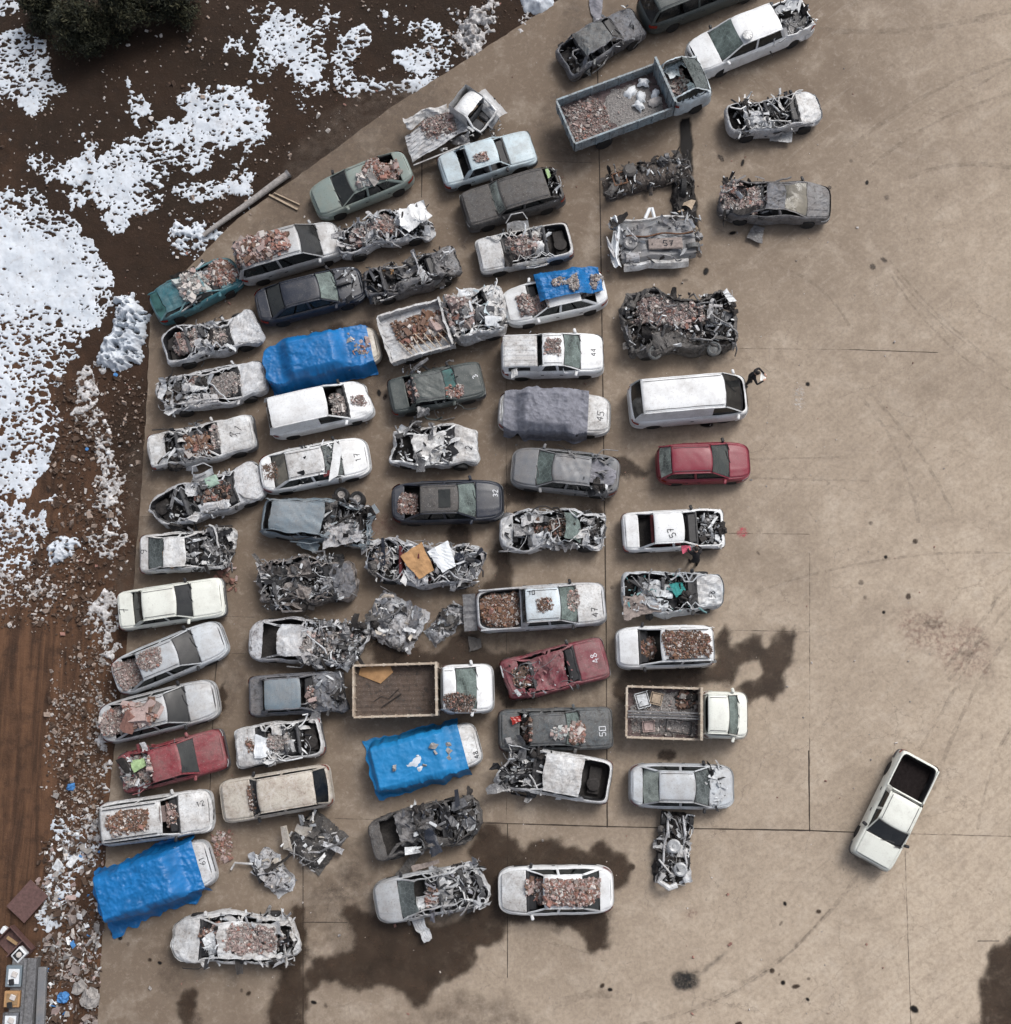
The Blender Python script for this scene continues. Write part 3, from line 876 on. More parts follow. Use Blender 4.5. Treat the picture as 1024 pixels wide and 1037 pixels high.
paint('red', (.19, .018, .035), .25, dcol=(.19, .09, .095)); paint('red_dusty', (.19, .022, .032), .5, dcol=(.2, .12, .115)); paint('maroon', (.16, .015, .03), .5, dcol=(.2, .14, .135))
paint('truck_blue', (.22, .30, .35), .55, dcol=(.2, .18, .165)); paint('charred', (.03, .026, .024), .8, rough=.6, dcol=(.09, .075, .066))
paint('brown_steel', (.06, .042, .033), .6, rough=.7, dcol=(.10, .072, .056)); paint('ivory_steel', (.48, .42, .34), .5, rough=.5, dcol=(.22, .14, .09))
paint('mauve_dust', (.14, .10, .10), .6, rough=.8, dcol=(.09, .07, .07))
paint('mauve_wreck', (.21, .195, .19), .6, dcol=(.12, .10, .09)); simple('bed_liner', (.014, .011, .011), .9, var=.4, spec=.1); simple('trim_dark', (.018, .018, .02), .5, var=.5); simple('trim_grey', (.09, .09, .095), .55); simple('grime', (.024, .021, .020), .75, var=.6, scale=12)
simple('rubber', (.02, .02, .021), .8); simple('metal_grey', (.17, .17, .175), .45, .3, var=.5, scale=10); simple('scrap_light', (.46, .48, .50), .5, .1, var=.35, scale=9)
simple('rust', (.11, .055, .03), .8, var=.6); simple('seat', (.065, .066, .07), .9, var=.4); simple('seat_red', (.09, .02, .022), .9); simple('lamp_red', (.25, .015, .01), .25)
simple('lamp_clear', (.45, .48, .5), .15, var=.2); simple('marker_black', (.02, .02, .025), .7); simple('marker_white', (.6, .62, .65), .7); simple('panel_brown', (.10, .055, .05), .6)
simple('rub_pink', (0.33, 0.255, 0.24), .9, var=.3); simple('rub_red', (0.25, 0.135, 0.11), .9, var=.3); simple('rub_grey', (0.27, 0.255, 0.245), .9); simple('rub_pale', (0.48, 0.45, 0.43), .9, var=.15)
simple('rub_dust', (0.23, 0.195, 0.18), .9); simple('rub_brown', (0.15, 0.095, 0.072), .9, var=.4); simple('rub_rust', (0.2, 0.115, 0.075), .9); simple('rub_slab', (.36, .385, .38), .85, var=.12)
simple('rubfine_pink', (.20, .155, .145), .95, var=.55, scale=22, bump=.8); simple('rubfine_brown', (.10, .072, .058), .95, var=.6, scale=22, bump=.8); simple('rubfine_grey', (.21, .20, .195), .95, var=.5, scale=26, bump=.8)
simple('wood', (.26, .17, .09), .8, var=.4, scale=5); simple('wood_pale', (.34, .27, .2), .8, var=.3, scale=6); simple('cardboard', (.36, .21, .10), .85, var=.2, scale=4)
simple('tarp_blue', (.004, .115, .32), .45, var=.25, scale=1.2, bump=.5); simple('tarp_sky', (.008, .17, .40), .5, var=.10, scale=1.2, bump=.4); simple('tarp_grey', (.165, .17, .20), .8, var=.3, scale=4, bump=.5); simple('cloth_grey', (.2, .2, .225), .9, var=.3, scale=5)
simple('cover_white', (.62, .65, .68), .6, var=.12, scale=4); simple('hub_grey', (.35, .36, .37), .4, .3)
glass('glass_dark', (.10, .12, .13), .55, .12); glass('glass_clear', (.35, .42, .42), .35, .2); glass('glass_crack', (.3, .36, .36), .4, .35, True, (.25, .28, .28))
glass('glass_green', (.3, .37, .35), .5, .60, True, (.23, .285, .27)); glass('glass_dust', (.2, .22, .22), .5, .75, False, (.25, .23, .19)); glass('glass_black', (.02, .025, .035), .8, .1)  # green film: dust plus a whitish reflection painted into the colour
glass('glass_tealg', (.1, .25, .25), .6, .6, False, (.10, .25, .24)); glass('glass_pale', (.45, .5, .48), .4, .8, True, (.34, .38, .35))  # teal and pale films carry the window reflections as painted colour

V = vehicle
# ======== first column by the dirt edge
V('teal hatchback', 'hatch', (157, 316), (241, 273), 'teal', 'teal hatchback under pale broken slabs and bricks beside the snow mound', W=1.68, rf=.55, fr=.25, rw='tealg', ws='none', sg='glass_dark', dpaint='teal',
  rub=[(.34, .72, -.62, .62, 60, .13, 'slab', .18), (.66, .98, -.6, .6, 420, .07, 'brick', .12)], junk=(2, 3, 0, 12, .35, .7, .9, 1.15))
V('silver minivan', 'mpv', (241, 272), (345, 242), 'silver', 'silver minivan with black windscreen and bricks piled on its rear roof', ws='black', sg='glass_dark', W=1.8, fr=.05,
  rub=[(.03, .56, -.60, .62, 520, .085, 'brick', .16)], rlab='bricks and pink plaster piled on the roof of the silver minivan')
V('navy sedan', 'sedan', (261, 314), (368, 286), 'navy', 'near-black navy sedan with green crazed windscreen and a white mark on its bonnet', ws='green', rw='dark', si=.04,
  junk=(0, 0, 0, 14, .66, .95, .98, 1.05, ['scrap_light', 'grime']))
V('grey-green sedan', 'sedan', (415, 169), (318, 208), 'grey_green', 'grey-green sedan at the slab edge with bricks sunk in its rear roof', ws='dark', rw='none', W=1.8, sg='glass_dark', rf=.04,
  rub=[(.10, .46, -.5, .5, 420, .075, 'brick', .12), (.38, .52, -.1, .5, 26, .17, 'slab', .12)])
V('roofless silver sedan', 'boxy', (168, 358), (263, 329), 'silver_dusty', 'silver sedan wreck without a roof, pink rubble inside, next to the teal hatchback', roof=0, pillars=0, ws='none', rw='none', sg=None, si=.4, fr=.35, trunk=0,
  rub=[(.10, .40, -.5, .5, 260, .07, 'pink', .22), (.45, .68, -.5, .5, 240, .05, 'grey', .16)], rlab='pink and grey rubble filling the roofless silver sedan near the snow', junk=(3, 6, 1, 20, .3, .7, .7, 1.0))
V('gravel-covered silver hatchback', 'hatch', (164, 405), (270, 382), 'silver_dusty', 'silver hatchback with grey gravel spread over its windscreen', roof=0, pillars=1, ws='none', rw='none', sg=None, fr=.22, re=.8, si=.22, rf=.6,
  rub=[(.46, .80, -.48, .48, 700, .03, 'grey', .2), (.06, .25, -.5, .3, 60, .09, 'dark', .05), (.3, .44, .1, .7, 160, .06, 'pink', .15)], junk=(5, 8, 1, 30, .02, .5, .6, 1.1))
V('white boxy wreck full of bricks', 'boxy', (153, 460), (259, 438), 'white_dusty', 'white boxy wreck without roof, red bricks where the seats were, black scribble on its bonnet', roof=0, pillars=0, ws='none', rw='none', sg=None, si=.20, re=.15, xw=.66,
  rub=[(.33, .60, -.65, .45, 330, .085, 'brown', .3), (.60, .68, -.5, .6, 120, .05, 'grey', .15)], junk=(5, 9, 2, 30, .16, .55, .65, 1.1, ['metal_grey', 'grime', 'silver_dusty', 'seat']), num=[('11', .84, .12, .5, .7), ('1', .82, 0, .6, 1.6)])
V('silver wreck with bare seats', 'sedan', (160, 523), (268, 484), 'silver_dusty', 'torn silver sedan with its seats and a green box open to the sky', roof=0, pillars=0, ws='none', rw='none', sg=None, si=.35, fr=.2, re=.5, trunk=0,
  rub=[(.38, .72, -.4, .6, 200, .09, 'dark', .2)], junk=(5, 12, 2, 40, .12, .75, .6, 1.05, ['silver_dusty', 'seat', 'grime', 'metal_grey']))
V('short white hatchback', 'boxy', (143, 562), (236, 556), 'white_dusty', 'crushed white hatchback with a plank across its rear window and a torn black front', rf=.35, fr=.95, hood=0, ws='none', rw='crack', sg=None, si=.12, xb=.12, r0=.3, r1=.52, xw=.64,
  junk=(5, 12, 3, 50, .52, 1.0, .5, 1.05, ['grime', 'trim_dark', 'white_dusty', 'metal_grey'], .06), num=[('9', .06, .1, .4, 1.7)])
V('cream sedan', 'boxy', (121, 620), (228, 604), 'cream', 'clean cream boxy sedan marked 7 on its boot', name='parked_car', ws='black', rw='black', sg='glass_dark', num=[('7', .07, .02, .5, 1.75)])
V('silver sedan with gravelled boot', 'sedan', (118, 689), (228, 644), 'silver_blue', 'silver sedan parked askew below the cream one, pink gravel on its boot and roof', ws='black', rw='none', sg='glass_dark', si=.03, W=1.72,
  rub=[(.02, .26, -.62, .62, 620, .035, 'pink', .08), (.26, .50, -.3, .55, 380, .035, 'pink', .05)])
V('silver sedan with brick blocks', 'sedan', (104, 735), (221, 706), 'silver', 'silver sedan with large brick blocks fallen through its rear roof', ws='black', rw='none', sg='glass_dark', si=.03, W=1.75,
  rub=[(.02, .25, -.6, .6, 480, .05, 'pink', .10), (.2, .52, -.5, .5, 60, .2, 'brick', .10)])
V('red sedan with a caved-in tail', 'boxy', (122, 786), (229, 757), 'red_dusty', 'dusty red sedan with rubble and a green cloth in its crushed rear', ws='dark', rw='none', sg='glass_dark', re=.5, W=1.68, xw=.73, r1=.61, r0=.34, rf=.1,
  rub=[(.02, .36, -.62, .62, 560, .06, 'pink', .12)], junk=(2, 5, 0, 16, .1, .4, .9, 1.2))
V('white estate car', 'wagon', (102, 836), (215, 820), 'white_dusty', 'white estate car marked 12 with its windscreen gone and brown rubble on the roof', ws='none', rw='black', sg='glass_dark', r1=.60, xw=.72, fr=.28, W=1.75, rack=1,
  rub=[(.13, .52, -.45, .48, 300, .055, 'brown', .06), (.60, .72, -.5, .6, 160, .05, 'brick', .12)], num=[('12', .92, .3, .26, .2)])
V('car under the large blue tarp', 'mpv', (103, 911), (216, 870), 'silver_dusty', 'silver car hidden under a big blue tarpaulin, only its numbered corner showing', H=1.6, W=1.9, mirrors=0, doors=0, pillars=0, sg=None, num=[('61', .93, .1, .28, 1.6)])
V('rubble-coated white hatchback', 'hatch', (299, 948), (176, 951), 'white_dusty', 'white hatchback coated in rubble with torn rear, nose to the dirt edge', rf=.5, si=.22, re=.65, fr=.15, ws='none', rw='none', sg=None, W=1.9,
  rub=[(.08, .56, -.62, .5, 620, .05, 'pink', .10), (.60, .76, -.6, .5, 240, .05, 'brick', .12)], junk=(5, 10, 1, 60, .0, .7, .75, 1.15, ['white_dirty', 'silver_dusty', 'scrap_light', 'grime'], .04))
# ======== second column
V('ice-blue sedan', 'boxy', (447, 177), (540, 149), 'ice_blue', 'pale ice-blue boxy sedan, doors agape, its rear window gone', ws='none', rw='none', sg=None, xb=.22, r0=.30, r1=.60, xw=.70, si=.05, rf=.08,
  rub=[(.36, .5, -.42, .0, 90, .06, 'pink', .02)])
V('sooty estate car', 'suv', (567, 189), (470, 217), 'charcoal', 'soot-grey square estate with a beige dusty windscreen and open tailgate', ws='pale', rw='none', sg='glass_black', H=1.45, r0=.14, r1=.60, xw=.68, xb=.04, si=.06, re=.15,
  num=[], junk=(1, 3, 0, 10, 0, .12, .7, 1.1))
V('roofless white sedan', 'boxy', (578, 243), (484, 262), 'white_dusty', 'white sedan without roof, its cabin filled with pink rubble', roof=0, pillars=0, ws='none', rw='none', sg=None, si=.12, trunk=0, xb=.2, xw=.72,
  rub=[(.30, .68, -.55, .5, 300, .055, 'pink', .3)], junk=(1, 6, 0, 8, .2, .7, .95, 1.1))
V('white sedan with blue tarp', 'sedan', (613, 292), (511, 314), 'white', 'white sedan with a blue cloth and stony rubble across its roof', ws='none', rw='none', sg='glass_dark', W=1.8, rf=.1,
  rub=[(.02, .4, -.6, .15, 420, .06, 'grey', .2), (.58, .88, -.35, .65, 620, .055, 'pink', .16)], rlab='mixed stones spilling off the blue cloth of the white sedan')
sh_, r_ = V('white crew pickup', 'pickup', (508, 363), (611, 360), 'white', 'white canopy pickup with dented roof, marked 44 on its bonnet', name='wrecked_pickup', cat='pickup', ws='green', sg='glass_dark', H=1.68, r0=.40, r1=.60, xw=.76, W=1.82, rf=.16, si=.06, num=[('44', .90, .0, .3, 1.57)],
  rub=[(.41, .58, -.3, .5, 160, .035, 'pink', .02)], junk=(2, 5, 0, 6, .1, .6, 1.2, 1.4, ['white', 'white_dusty']))
A = np.array([[(x, y, 1.60 - .05 * abs(y / .66) ** 4 + .014 * (math.sin(y * 28) > .2) - (.05 if i in (0, 17) else 0)) for y in np.linspace(-.68, .68, 44)] for i, x in enumerate(np.linspace(sh_.X(.02), sh_.X(.35), 18))])
MB().grid(A).build('canopy', 'white_dusty', r_, sh_.D)
for sg in (-1, 1):
    MB().grid(np.array([[(x, sg * (.80 - .12 * t), 1.06 + .5 * t) for t in np.linspace(0, 1, 5)] for x in np.linspace(sh_.X(.03), sh_.X(.35), 10)])).build('canopy_side', 'white', r_, sh_.D)
    MB().grid(np.array([[(x, sg * (.805 - .12 * t), 1.06 + .5 * t) for t in np.linspace(.2, .8, 4)] for x in np.linspace(sh_.X(.07), sh_.X(.28), 8)])).build('canopy_window', 'glass_black', r_, sh_.D)
V('white sedan under grey cloth', 'sedan', (505, 417), (618, 422), 'white_dusty', 'dusty white sedan under a grey cover, bonnet marked 45', W=1.8, num=[('45', .91, -.05, .38, 1.45)], ws='dust', rw='dust')
V('grey sedan with buckled roof', 'sedan', (627, 484), (518, 473), 'grey_mid', 'grey sedan with a buckled roof and a folded grey sheet on its boot', W=1.82, ws='green', rw='none', sg='glass_dark', rf=.2, si=.06, sunroof=0,
  junk=(4, 8, 1, 20, .04, .5, .95, 1.25, ['grey_mid', 'grey_mid', 'trim_dark']))
V('silver wreck with green glass', 'sedan', (506, 538), (614, 537), 'silver_dusty', 'flattened silver-white wreck with a green sheet of windscreen upright at its front', roof=0, pillars=0, ws='green', rw='none', sg=None, si=.4, fr=.6, hood=0, trunk=1, tpaint='silver', W=1.75,
  rub=[(.32, .70, -.5, .4, 320, .05, 'dark', .12)], junk=(8, 14, 3, 50, .05, .98, .6, 1.15, ['white_dusty', 'silver_dusty', 'metal_grey', 'grime']))
V('silver crew-cab pickup', 'pickup', (483, 620), (613, 611), 'silver_dusty', 'silver crew-cab pickup marked 47, its bed full of brown rubble', name='wrecked_pickup', cat='pickup', ws='green', sg='glass_dark', tailgate=1, W=1.8, rpaint='pale_teal_white', hpaint='white_dusty', si=.03,
  rub=[(.03, .34, -.7, .7, 1100, .05, 'brown', .16), (.46, .60, -.35, .3, 120, .03, 'brown', .02), (.70, .80, -.3, .6, 160, .04, 'pink', .05)], rlab='brown rubble filling the bed of the silver crew-cab pickup', num=[('47', .91, -.35, .34, 1.6), ('10', .44, .5, .22, 0)])
V('crushed red sedan', 'boxy', (511, 690), (614, 665), 'maroon', 'dark red sedan with its roof pressed in and a glassless windscreen, bonnet marked 48', rf=.75, ws='none', rw='none', sg=None, si=.12, re=.25, xw=.70, W=1.75,
  rub=[(.08, .3, -.5, .4, 130, .05, 'dark', .1)], num=[('48', .88, .05, .36, 1.7, 'marker_white')], junk=(3, 8, 0, 20, .05, .65, .8, 1.1, ['maroon', 'maroon', 'scrap_light']))
V('slate sedan', 'boxy', (505, 740), (620, 737), 'slate', 'slate-grey boxy sedan marked 50, red plastic in its rear window', ws='green', rw='none', sg=None, W=1.68, rf=.12, xb=.2,
  rub=[(.62, .76, -.6, .3, 190, .07, 'brick', .08), (.46, .6, -.4, .1, 30, .12, 'slab', .05), (.2, .3, -.5, .5, 50, .08, 'dark', .1)], num=[('50', .91, -.1, .34, 1.6, 'marker_white')], rlab='bricks on the windscreen of the slate-grey sedan marked 50', junk=(1, 4, 0, 12, .2, .5, .8, 1.0))
V('white box-van wreck', 'suv', (618, 793), (508, 774), 'white_dusty', 'small white pickup wreck, nose torn off, a tangled cable on its roof', name='wrecked_pickup', cat='pickup', fr=.95, hood=0, rf=.25, si=.12, ws='none', rw='none', sg=None, xb=.25, r0=.27, r1=.60, xw=.70, trunk=0, H=1.45, ribs=.5,
  junk=(5, 16, 2, 34, .55, 1.0, .5, 1.2, ['white_dusty', 'trim_dark', 'metal_grey'], .08))
V('white coupe with brick roof', 'sedan', (621, 900), (505, 902), 'white', 'white sedan standing in the wet patch, red bricks over its roof and windscreen', W=1.86, ws='none', rw='dark', sg='glass_dark', rf=.12, si=.03, hpaint='white_dusty',
  rub=[(.12, .76, -.50, .5, 1000, .062, 'brick', .16)])
# ======== third column
V('rubble-filled silver wreck', 'sedan', (342, 250), (434, 224), 'silver_dusty', 'silver wreck heaped with pink rubble, a crumpled white bonnet balanced on its nose', roof=0, pillars=0, ws='none', rw='none', sg=None, si=.6, fr=.9, hood=0, trunk=0, W=1.5,
  rub=[(.12, .70, -.5, .5, 420, .05, 'pink', .25)], junk=(6, 14, 2, 60, .02, .98, .6, 1.15, ['silver_crust', 'silver_dusty', 'grime', 'metal_grey']))
V('dark tangled wreck', 'hatch', (371, 294), (464, 266), 'grey_car', 'wreck torn open to blackened machinery, silver sheet over its front wheel', roof=0, pillars=0, ws='none', rw='none', sg=None, si=.5, fr=.4, trunk=0, W=1.5,
  junk=(8, 18, 4, 60, .03, .97, .5, 1.05, ['grime', 'silver_crust', 'metal_grey', 'trim_dark', 'silver_dusty']), num=[])
V('dark green sedan', 'boxy', (395, 404), (489, 384), 'bottle', 'dark bottle-green boxy sedan marked 3 with an open rear window', ws='tealg', rw='none', sg=None, rf=.3, si=.1, W=1.66, xb=.2,
  rub=[(.60, .78, -.65, -.1, 100, .05, 'brick', .06), (.2, .3, -.5, .5, 60, .06, 'pink', .1)], num=[('3', .92, .1, .3, 1.9, 'marker_white')], junk=(4, 8, 1, 20, .2, .75, .5, 1.05, ['bottle', 'trim_dark', 'metal_grey'], .25))
V('crumpled white hatchback', 'boxy', (397, 452), (484, 454), 'white_dusty', 'crumpled white hatchback marked 12 beside the dark green sedan', rf=.75, si=.45, fr=.2, re=.4, ws='none', rw='none', sg=None, W=1.8, xb=.1, xw=.72, ppaint='white',
  junk=(5, 10, 1, 20, .1, .75, .9, 1.2, ['white_dusty', 'white', 'metal_grey']), num=[('12', .88, -.3, .32, 1.5)])
V('black sedan with sunroof', 'sedan', (397, 511), (510, 507), 'navy', 'black sedan marked 32 with an open sunroof and green windscreen', ws='green', rw='none', sg='glass_black', rpaint='charcoal', sunroof=1, W=1.8, si=.03,
  rub=[(.06, .24, -.5, .4, 160, .05, 'brick', .06)], num=[('32', .93, .3, .26, 1.6, 'marker_white')])
V('gutted wreck with a brown panel', 'sedan', (373, 568), (490, 575), 'silver_crust', 'gutted silver wreck with a tan wooden panel and white sheet on its middle', roof=0, pillars=0, ws='none', rw='none', sg=None, si=.5, fr=.6, re=.3, hood=0, trunk=0, W=1.8, seatmat='seat_red',
  rub=[(.05, .2, -.5, .5, 130, .05, 'grey', .15)], junk=(9, 18, 3, 80, .03, .97, .5, 1.15, ['silver_dusty', 'silver_crust', 'navy', 'metal_grey', 'white_dusty']))
V('black crushed coupe', 'sedan', (376, 853), (483, 824), 'charcoal', 'crushed black car between the blue tarp and the silver wreck, engine bared', rf=.9, si=.3, fr=.8, hood=0, ws='none', rw='none', sg=None, rpaint='grey_car', W=1.8,
  junk=(6, 16, 3, 60, .35, .98, .55, 1.15, ['charcoal', 'navy', 'metal_grey', 'grime']))
V('silver hatchback facing the dirt', 'hatch', (491, 893), (380, 915), 'silver', 'silver car with intact bonnet and cracked windscreen, its rear torn to scrap', rf=.35, si=.06, re=.9, ws='crack', rw='none', sg=None, roof=0, W=1.75,
  junk=(8, 12, 3, 70, .0, .52, .5, 1.1, ['silver', 'seat', 'grime', 'silver_crust', 'cloth_grey'], .04), rub=[(.4, .55, -.2, .4, 60, .06, 'brick', .2)])
V('white hatch van', 'mpv', (273, 427), (375, 404), 'white', 'white panel van with the windscreen gone and stones in the cabin', name='wrecked_van', cat='van', H=1.72, r0=.06, r1=.60, xw=.78, ws='none', rw='none', sg='glass_dark', panelvan=1, W=1.78, fr=.3, si=.03, panelrear=1,
  rub=[(.62, .78, -.5, .5, 160, .06, 'grey', .2), (.82, .95, -.4, .2, 130, .03, 'pink', .03)])
V('white sedan with a loose bumper', 'sedan', (265, 483), (374, 461), 'white', 'white sedan with a bumper laid across its windscreen and a red mark on its side', W=1.78, ws='crack', rw='dust', sg='glass_dark', rf=.12, hpaint='white', rpaint='white_dusty', num=[('17', .90, -.05, .32, 1.7)],
  rub=[(.03, .18, -.4, .4, 90, .03, 'brown', .02)], junk=(0, 3, 0, 12, .3, .75, 1.2, 1.4, ['white', 'trim_dark']))
V('blue-grey estate wreck', 'wagon', (267, 522), (380, 535), 'grey_blue', 'blue-grey estate wreck with a smooth roof, two loose wheels behind its bared engine', rf=.2, si=.28, fr=.9, hood=0, ws='none', rw='none', sg=None, H=1.5, r0=.1, r1=.55, xw=.64, rpaint='grey_blue', W=1.8,
  junk=(6, 14, 3, 50, .5, 1.0, .5, 1.1, ['grey_blue', 'grime', 'metal_grey', 'silver_dusty'], .04))
V('brown-dusted tangled wreck', 'hatch', (262, 596), (362, 582), 'mauve_wreck', 'tangled wreck of twisted pillars, dust-brown at the rear and slate at the front', roof=0, pillars=0, ws='none', rw='none', sg=None, si=.65, fr=.15, re=.7, hpaint='slate_blue', W=2.0, dpaint='charcoal',
  junk=(9, 34, 3, 90, .05, .85, .55, 1.2, ['silver_crust', 'metal_grey', 'charcoal', 'scrap_light', 'grime'], .03))
V('silver wreck with shredded nose', 'sedan', (254, 647), (366, 654), 'silver_crust', 'silver wreck with a pale crumpled roof and shredded front half', rf=.5, si=.3, fr=1.0, hood=0, ws='none', rw='none', sg=None, rpaint='silver_dusty', xb=.14, W=1.85,
  junk=(6, 20, 2, 110, .48, 1.0, .5, 1.15, ['silver_crust', 'metal_grey', 'scrap_light', 'grime'], .05), rub=[(.5, .95, -.6, .6, 260, .06, 'grey', .15)])
V('slate hatchback', 'boxy', (253, 706), (350, 699), 'slate_blue', 'slate-blue boxy hatchback with a mangled front wing and stones on its windscreen', rf=.05, fr=.7, ws='none', rw='dust', sg='glass_dark', rpaint='grey_blue', tpaint='grey_car', xb=.17, r0=.2, r1=.56, xw=.68, si=.05,
  rub=[(.60, .70, -.6, .3, 30, .10, 'pink', .15)], junk=(2, 5, 1, 30, .6, 1.0, .7, 1.0, ['slate_blue', 'metal_grey']))
V('white subcompact wreck', 'boxy', (327, 743), (240, 760), 'white_dusty', 'small white hatchback with torn-off door and a white bag in its cabin', roof=0, pillars=0, ws='none', rw='none', sg=None, si=.2, trunk=0, xb=.24, xw=.72, W=1.65, fr=.15,
  rub=[(.34, .62, -.4, .4, 240, .04, 'grey', .3), (.76, .86, -.4, .3, 60, .04, 'brown', .03)], junk=(2, 5, 0, 8, .1, .6, .8, 1.05, ['white_dusty', 'white']))
V('beige estate', 'wagon', (336, 794), (225, 813), 'beige', 'mud-splashed beige estate with scratched roof and no windscreen', ws='none', rw='black', sg=None, W=1.72, xb=.03, r0=.12, r1=.62, xw=.70, si=.03,
  rub=[(.66, .74, -.6, .6, 90, .04, 'brown', .1)])
# ======== right-hand columns
V('charred saloon', 'boxy', (569, 66), (647, 21), 'slate_blue', 'burnt slate-grey sedan with a lifted bonnet beside the torn grey cloth', rf=.3, si=.3, ws='none', rw='none', sg=None, fr=.15, re=.3, rpaint='slate', hpaint='slate_blue', ribs=.6, trunk=0, W=1.7, r0=.22, xb=.16,
  junk=(3, 9, 1, 24, .05, .95, .5, 1.0, ['slate', 'grime', 'slate_blue'], .05))
V('black van', 'mpv', (650, 18), (772, -30), 'bottle', 'black-green van cut off by the top edge', name='wrecked_van', cat='van', W=1.9, H=1.75, ws='black', rw='black', sg='glass_black', si=.06)
V('white crossover', 'pickup', (818, 16), (700, 64), 'white', 'white crew-cab pickup with a hubcap on its roof, torn open bed and greenish windscreen', name='wrecked_pickup', cat='pickup', ws='green', sg='glass_dark', re=.35, si=.08, H=1.72, xb=.28, r0=.31, r1=.64, xw=.80, W=1.85,
  junk=(4, 9, 1, 24, .0, .40, .7, 1.35, ['white', 'white_dusty', 'grime']))
V('white buggy wreck', 'hatch', (735, 125), (831, 111), 'silver_dusty', 'small white wreck stripped to tangled pillars, one front wing whole', roof=0, pillars=0, ws='none', rw='none', sg=None, si=.3, fr=.2, trunk=0, hood=1, hpaint='white_dusty', xw=.74, W=1.65, ppaint='white_dusty',
  junk=(3, 22, 2, 24, .08, .72, .55, 1.2, ['white_dusty', 'white', 'trim_dark', 'grime'], .06))
V('charcoal sedan with buried tail', 'sedan', (729, 203), (841, 208), 'grey_car', 'charcoal sedan, tail buried in rubble, panel sticking out at its side', ws='dust', rw='none', sg=None, rf=.4, re=.6, si=.22, W=1.85, rpaint='slate_blue', r0=.4, r1=.56, xw=.76, xb=.2,
  rub=[(.0, .40, -.68, .7, 1100, .05, 'pink', .16)], junk=(3, 6, 0, 24, .0, .45, .7, 1.15, ['grey_car', 'grime'], .06))
s_, r_ = V('flattened burnt wreck', 'suv', (632, 333), (743, 326), 'charcoal', 'flattened burnt wreck with pink rubble along its upper side', rf=.9, si=.55, fr=.6, re=.6, ws='none', rw='none', sg=None, W=2.7, H=1.6, roof=0, pillars=0, nointerior=1, trunk=1, hood=0, hpaint='charcoal',
  rub=[(.12, .74, -.05, 1.15, 1100, .05, 'pink', .4), (.2, .7, -.9, -.1, 300, .05, 'grey', .1)], junk=(9, 22, 4, 110, .02, .98, .6, 1.1, ['charred', 'grime', 'metal_grey', 'charcoal', 'silver_crust'], .0))
for x in (-1.15, 1.35): MB().lathe([(.18, .0), (.31, .0), (.31, .16), (.24, .2), (.19, .17), (.17, .12), (.05, .14)], (x, -1.25, .75), 'z', 22).build('wheel', 'slate', r_)
V('white minibus', 'van', (637, 412), (755, 402), 'white', 'long white minibus with a dented roof and open cab window, beside the standing person', name='wrecked_van', cat='van', ws='black', rw='black', sg='glass_dark', panelvan=1, W=1.9, si=.035, rf=.06, H=1.95, r1=.78, xw=.93, r0=.09)
V('intact red hatchback', 'hatch', (665, 471), (759, 468), 'red', 'undamaged red hatchback, alone between the white minibus and the white sedan', name='parked_car', ws='clear', rw='pale', sg='glass_dark', W=1.7, xb=.03, r0=.14, r1=.56, xw=.75)
V('white sedan with bared engine', 'boxy', (630, 540), (733, 535), 'white', 'white sedan marked 57, bonnet gone and engine in view', hood=0, ws='none', rw='none', sg=None, si=.04, W=1.68, seatmat='seat_red', fr=.1, xw=.72, r0=.30, r1=.58, xb=.17, num=[('57', .46, -.2, .34, 1.9)],
  junk=(0, 3, 1, 20, .76, .96, .6, .85, ['scrap_light', 'grime', 'metal_grey']))
V('torn silver hatchback', 'hatch', (629, 601), (731, 599), 'silver_blue', 'torn silver hatchback marked 58 with teal plastic in its cabin', rf=.6, si=.28, roof=0, pillars=0, ws='none', rw='none', sg=None, fr=.25, hpaint='silver', W=1.75, xw=.74, num=[('58', .88, -.15, .3, 1.6)],
  junk=(6, 16, 1, 40, .04, .72, .6, 1.1, ['silver', 'teal_light', 'trim_dark', 'silver_dusty', 'grime']))
V('white people carrier', 'mpv', (723, 654), (624, 657), 'white', 'white people carrier in the wet patch with rust-brown debris on its roof', ws='none', rw='dark', sg='glass_dark', H=1.7, W=1.72, r0=.05, r1=.56, xw=.77, rack=1,
  rub=[(.06, .56, -.56, .56, 620, .045, 'brown', .05), (.60, .77, -.5, .5, 260, .045, 'brown', .12)], rlab='rust-brown debris on the white people carrier in the wet patch')
V('silver saloon with a cracked screen', 'sedan', (637, 795), (743, 797), 'silver_blue', 'clean silver sedan with its windscreen smashed on one side', ws='crack', rw='pale', sg='glass_dark', rpaint='silver_blue', W=1.76, fr=.10,
  junk=(0, 0, 0, 14, .74, .9, .95, 1.0, ['scrap_light', 'silver']))
V('white crew-cab pickup', 'pickup', (930, 768), (879, 873), 'cream', 'clean white crew-cab pickup standing alone on the open concrete', name='parked_pickup', cat='pickup', ws='black', sg='glass_black', W=1.70, bedmat='bed_liner', H=1.62, n=13.0)


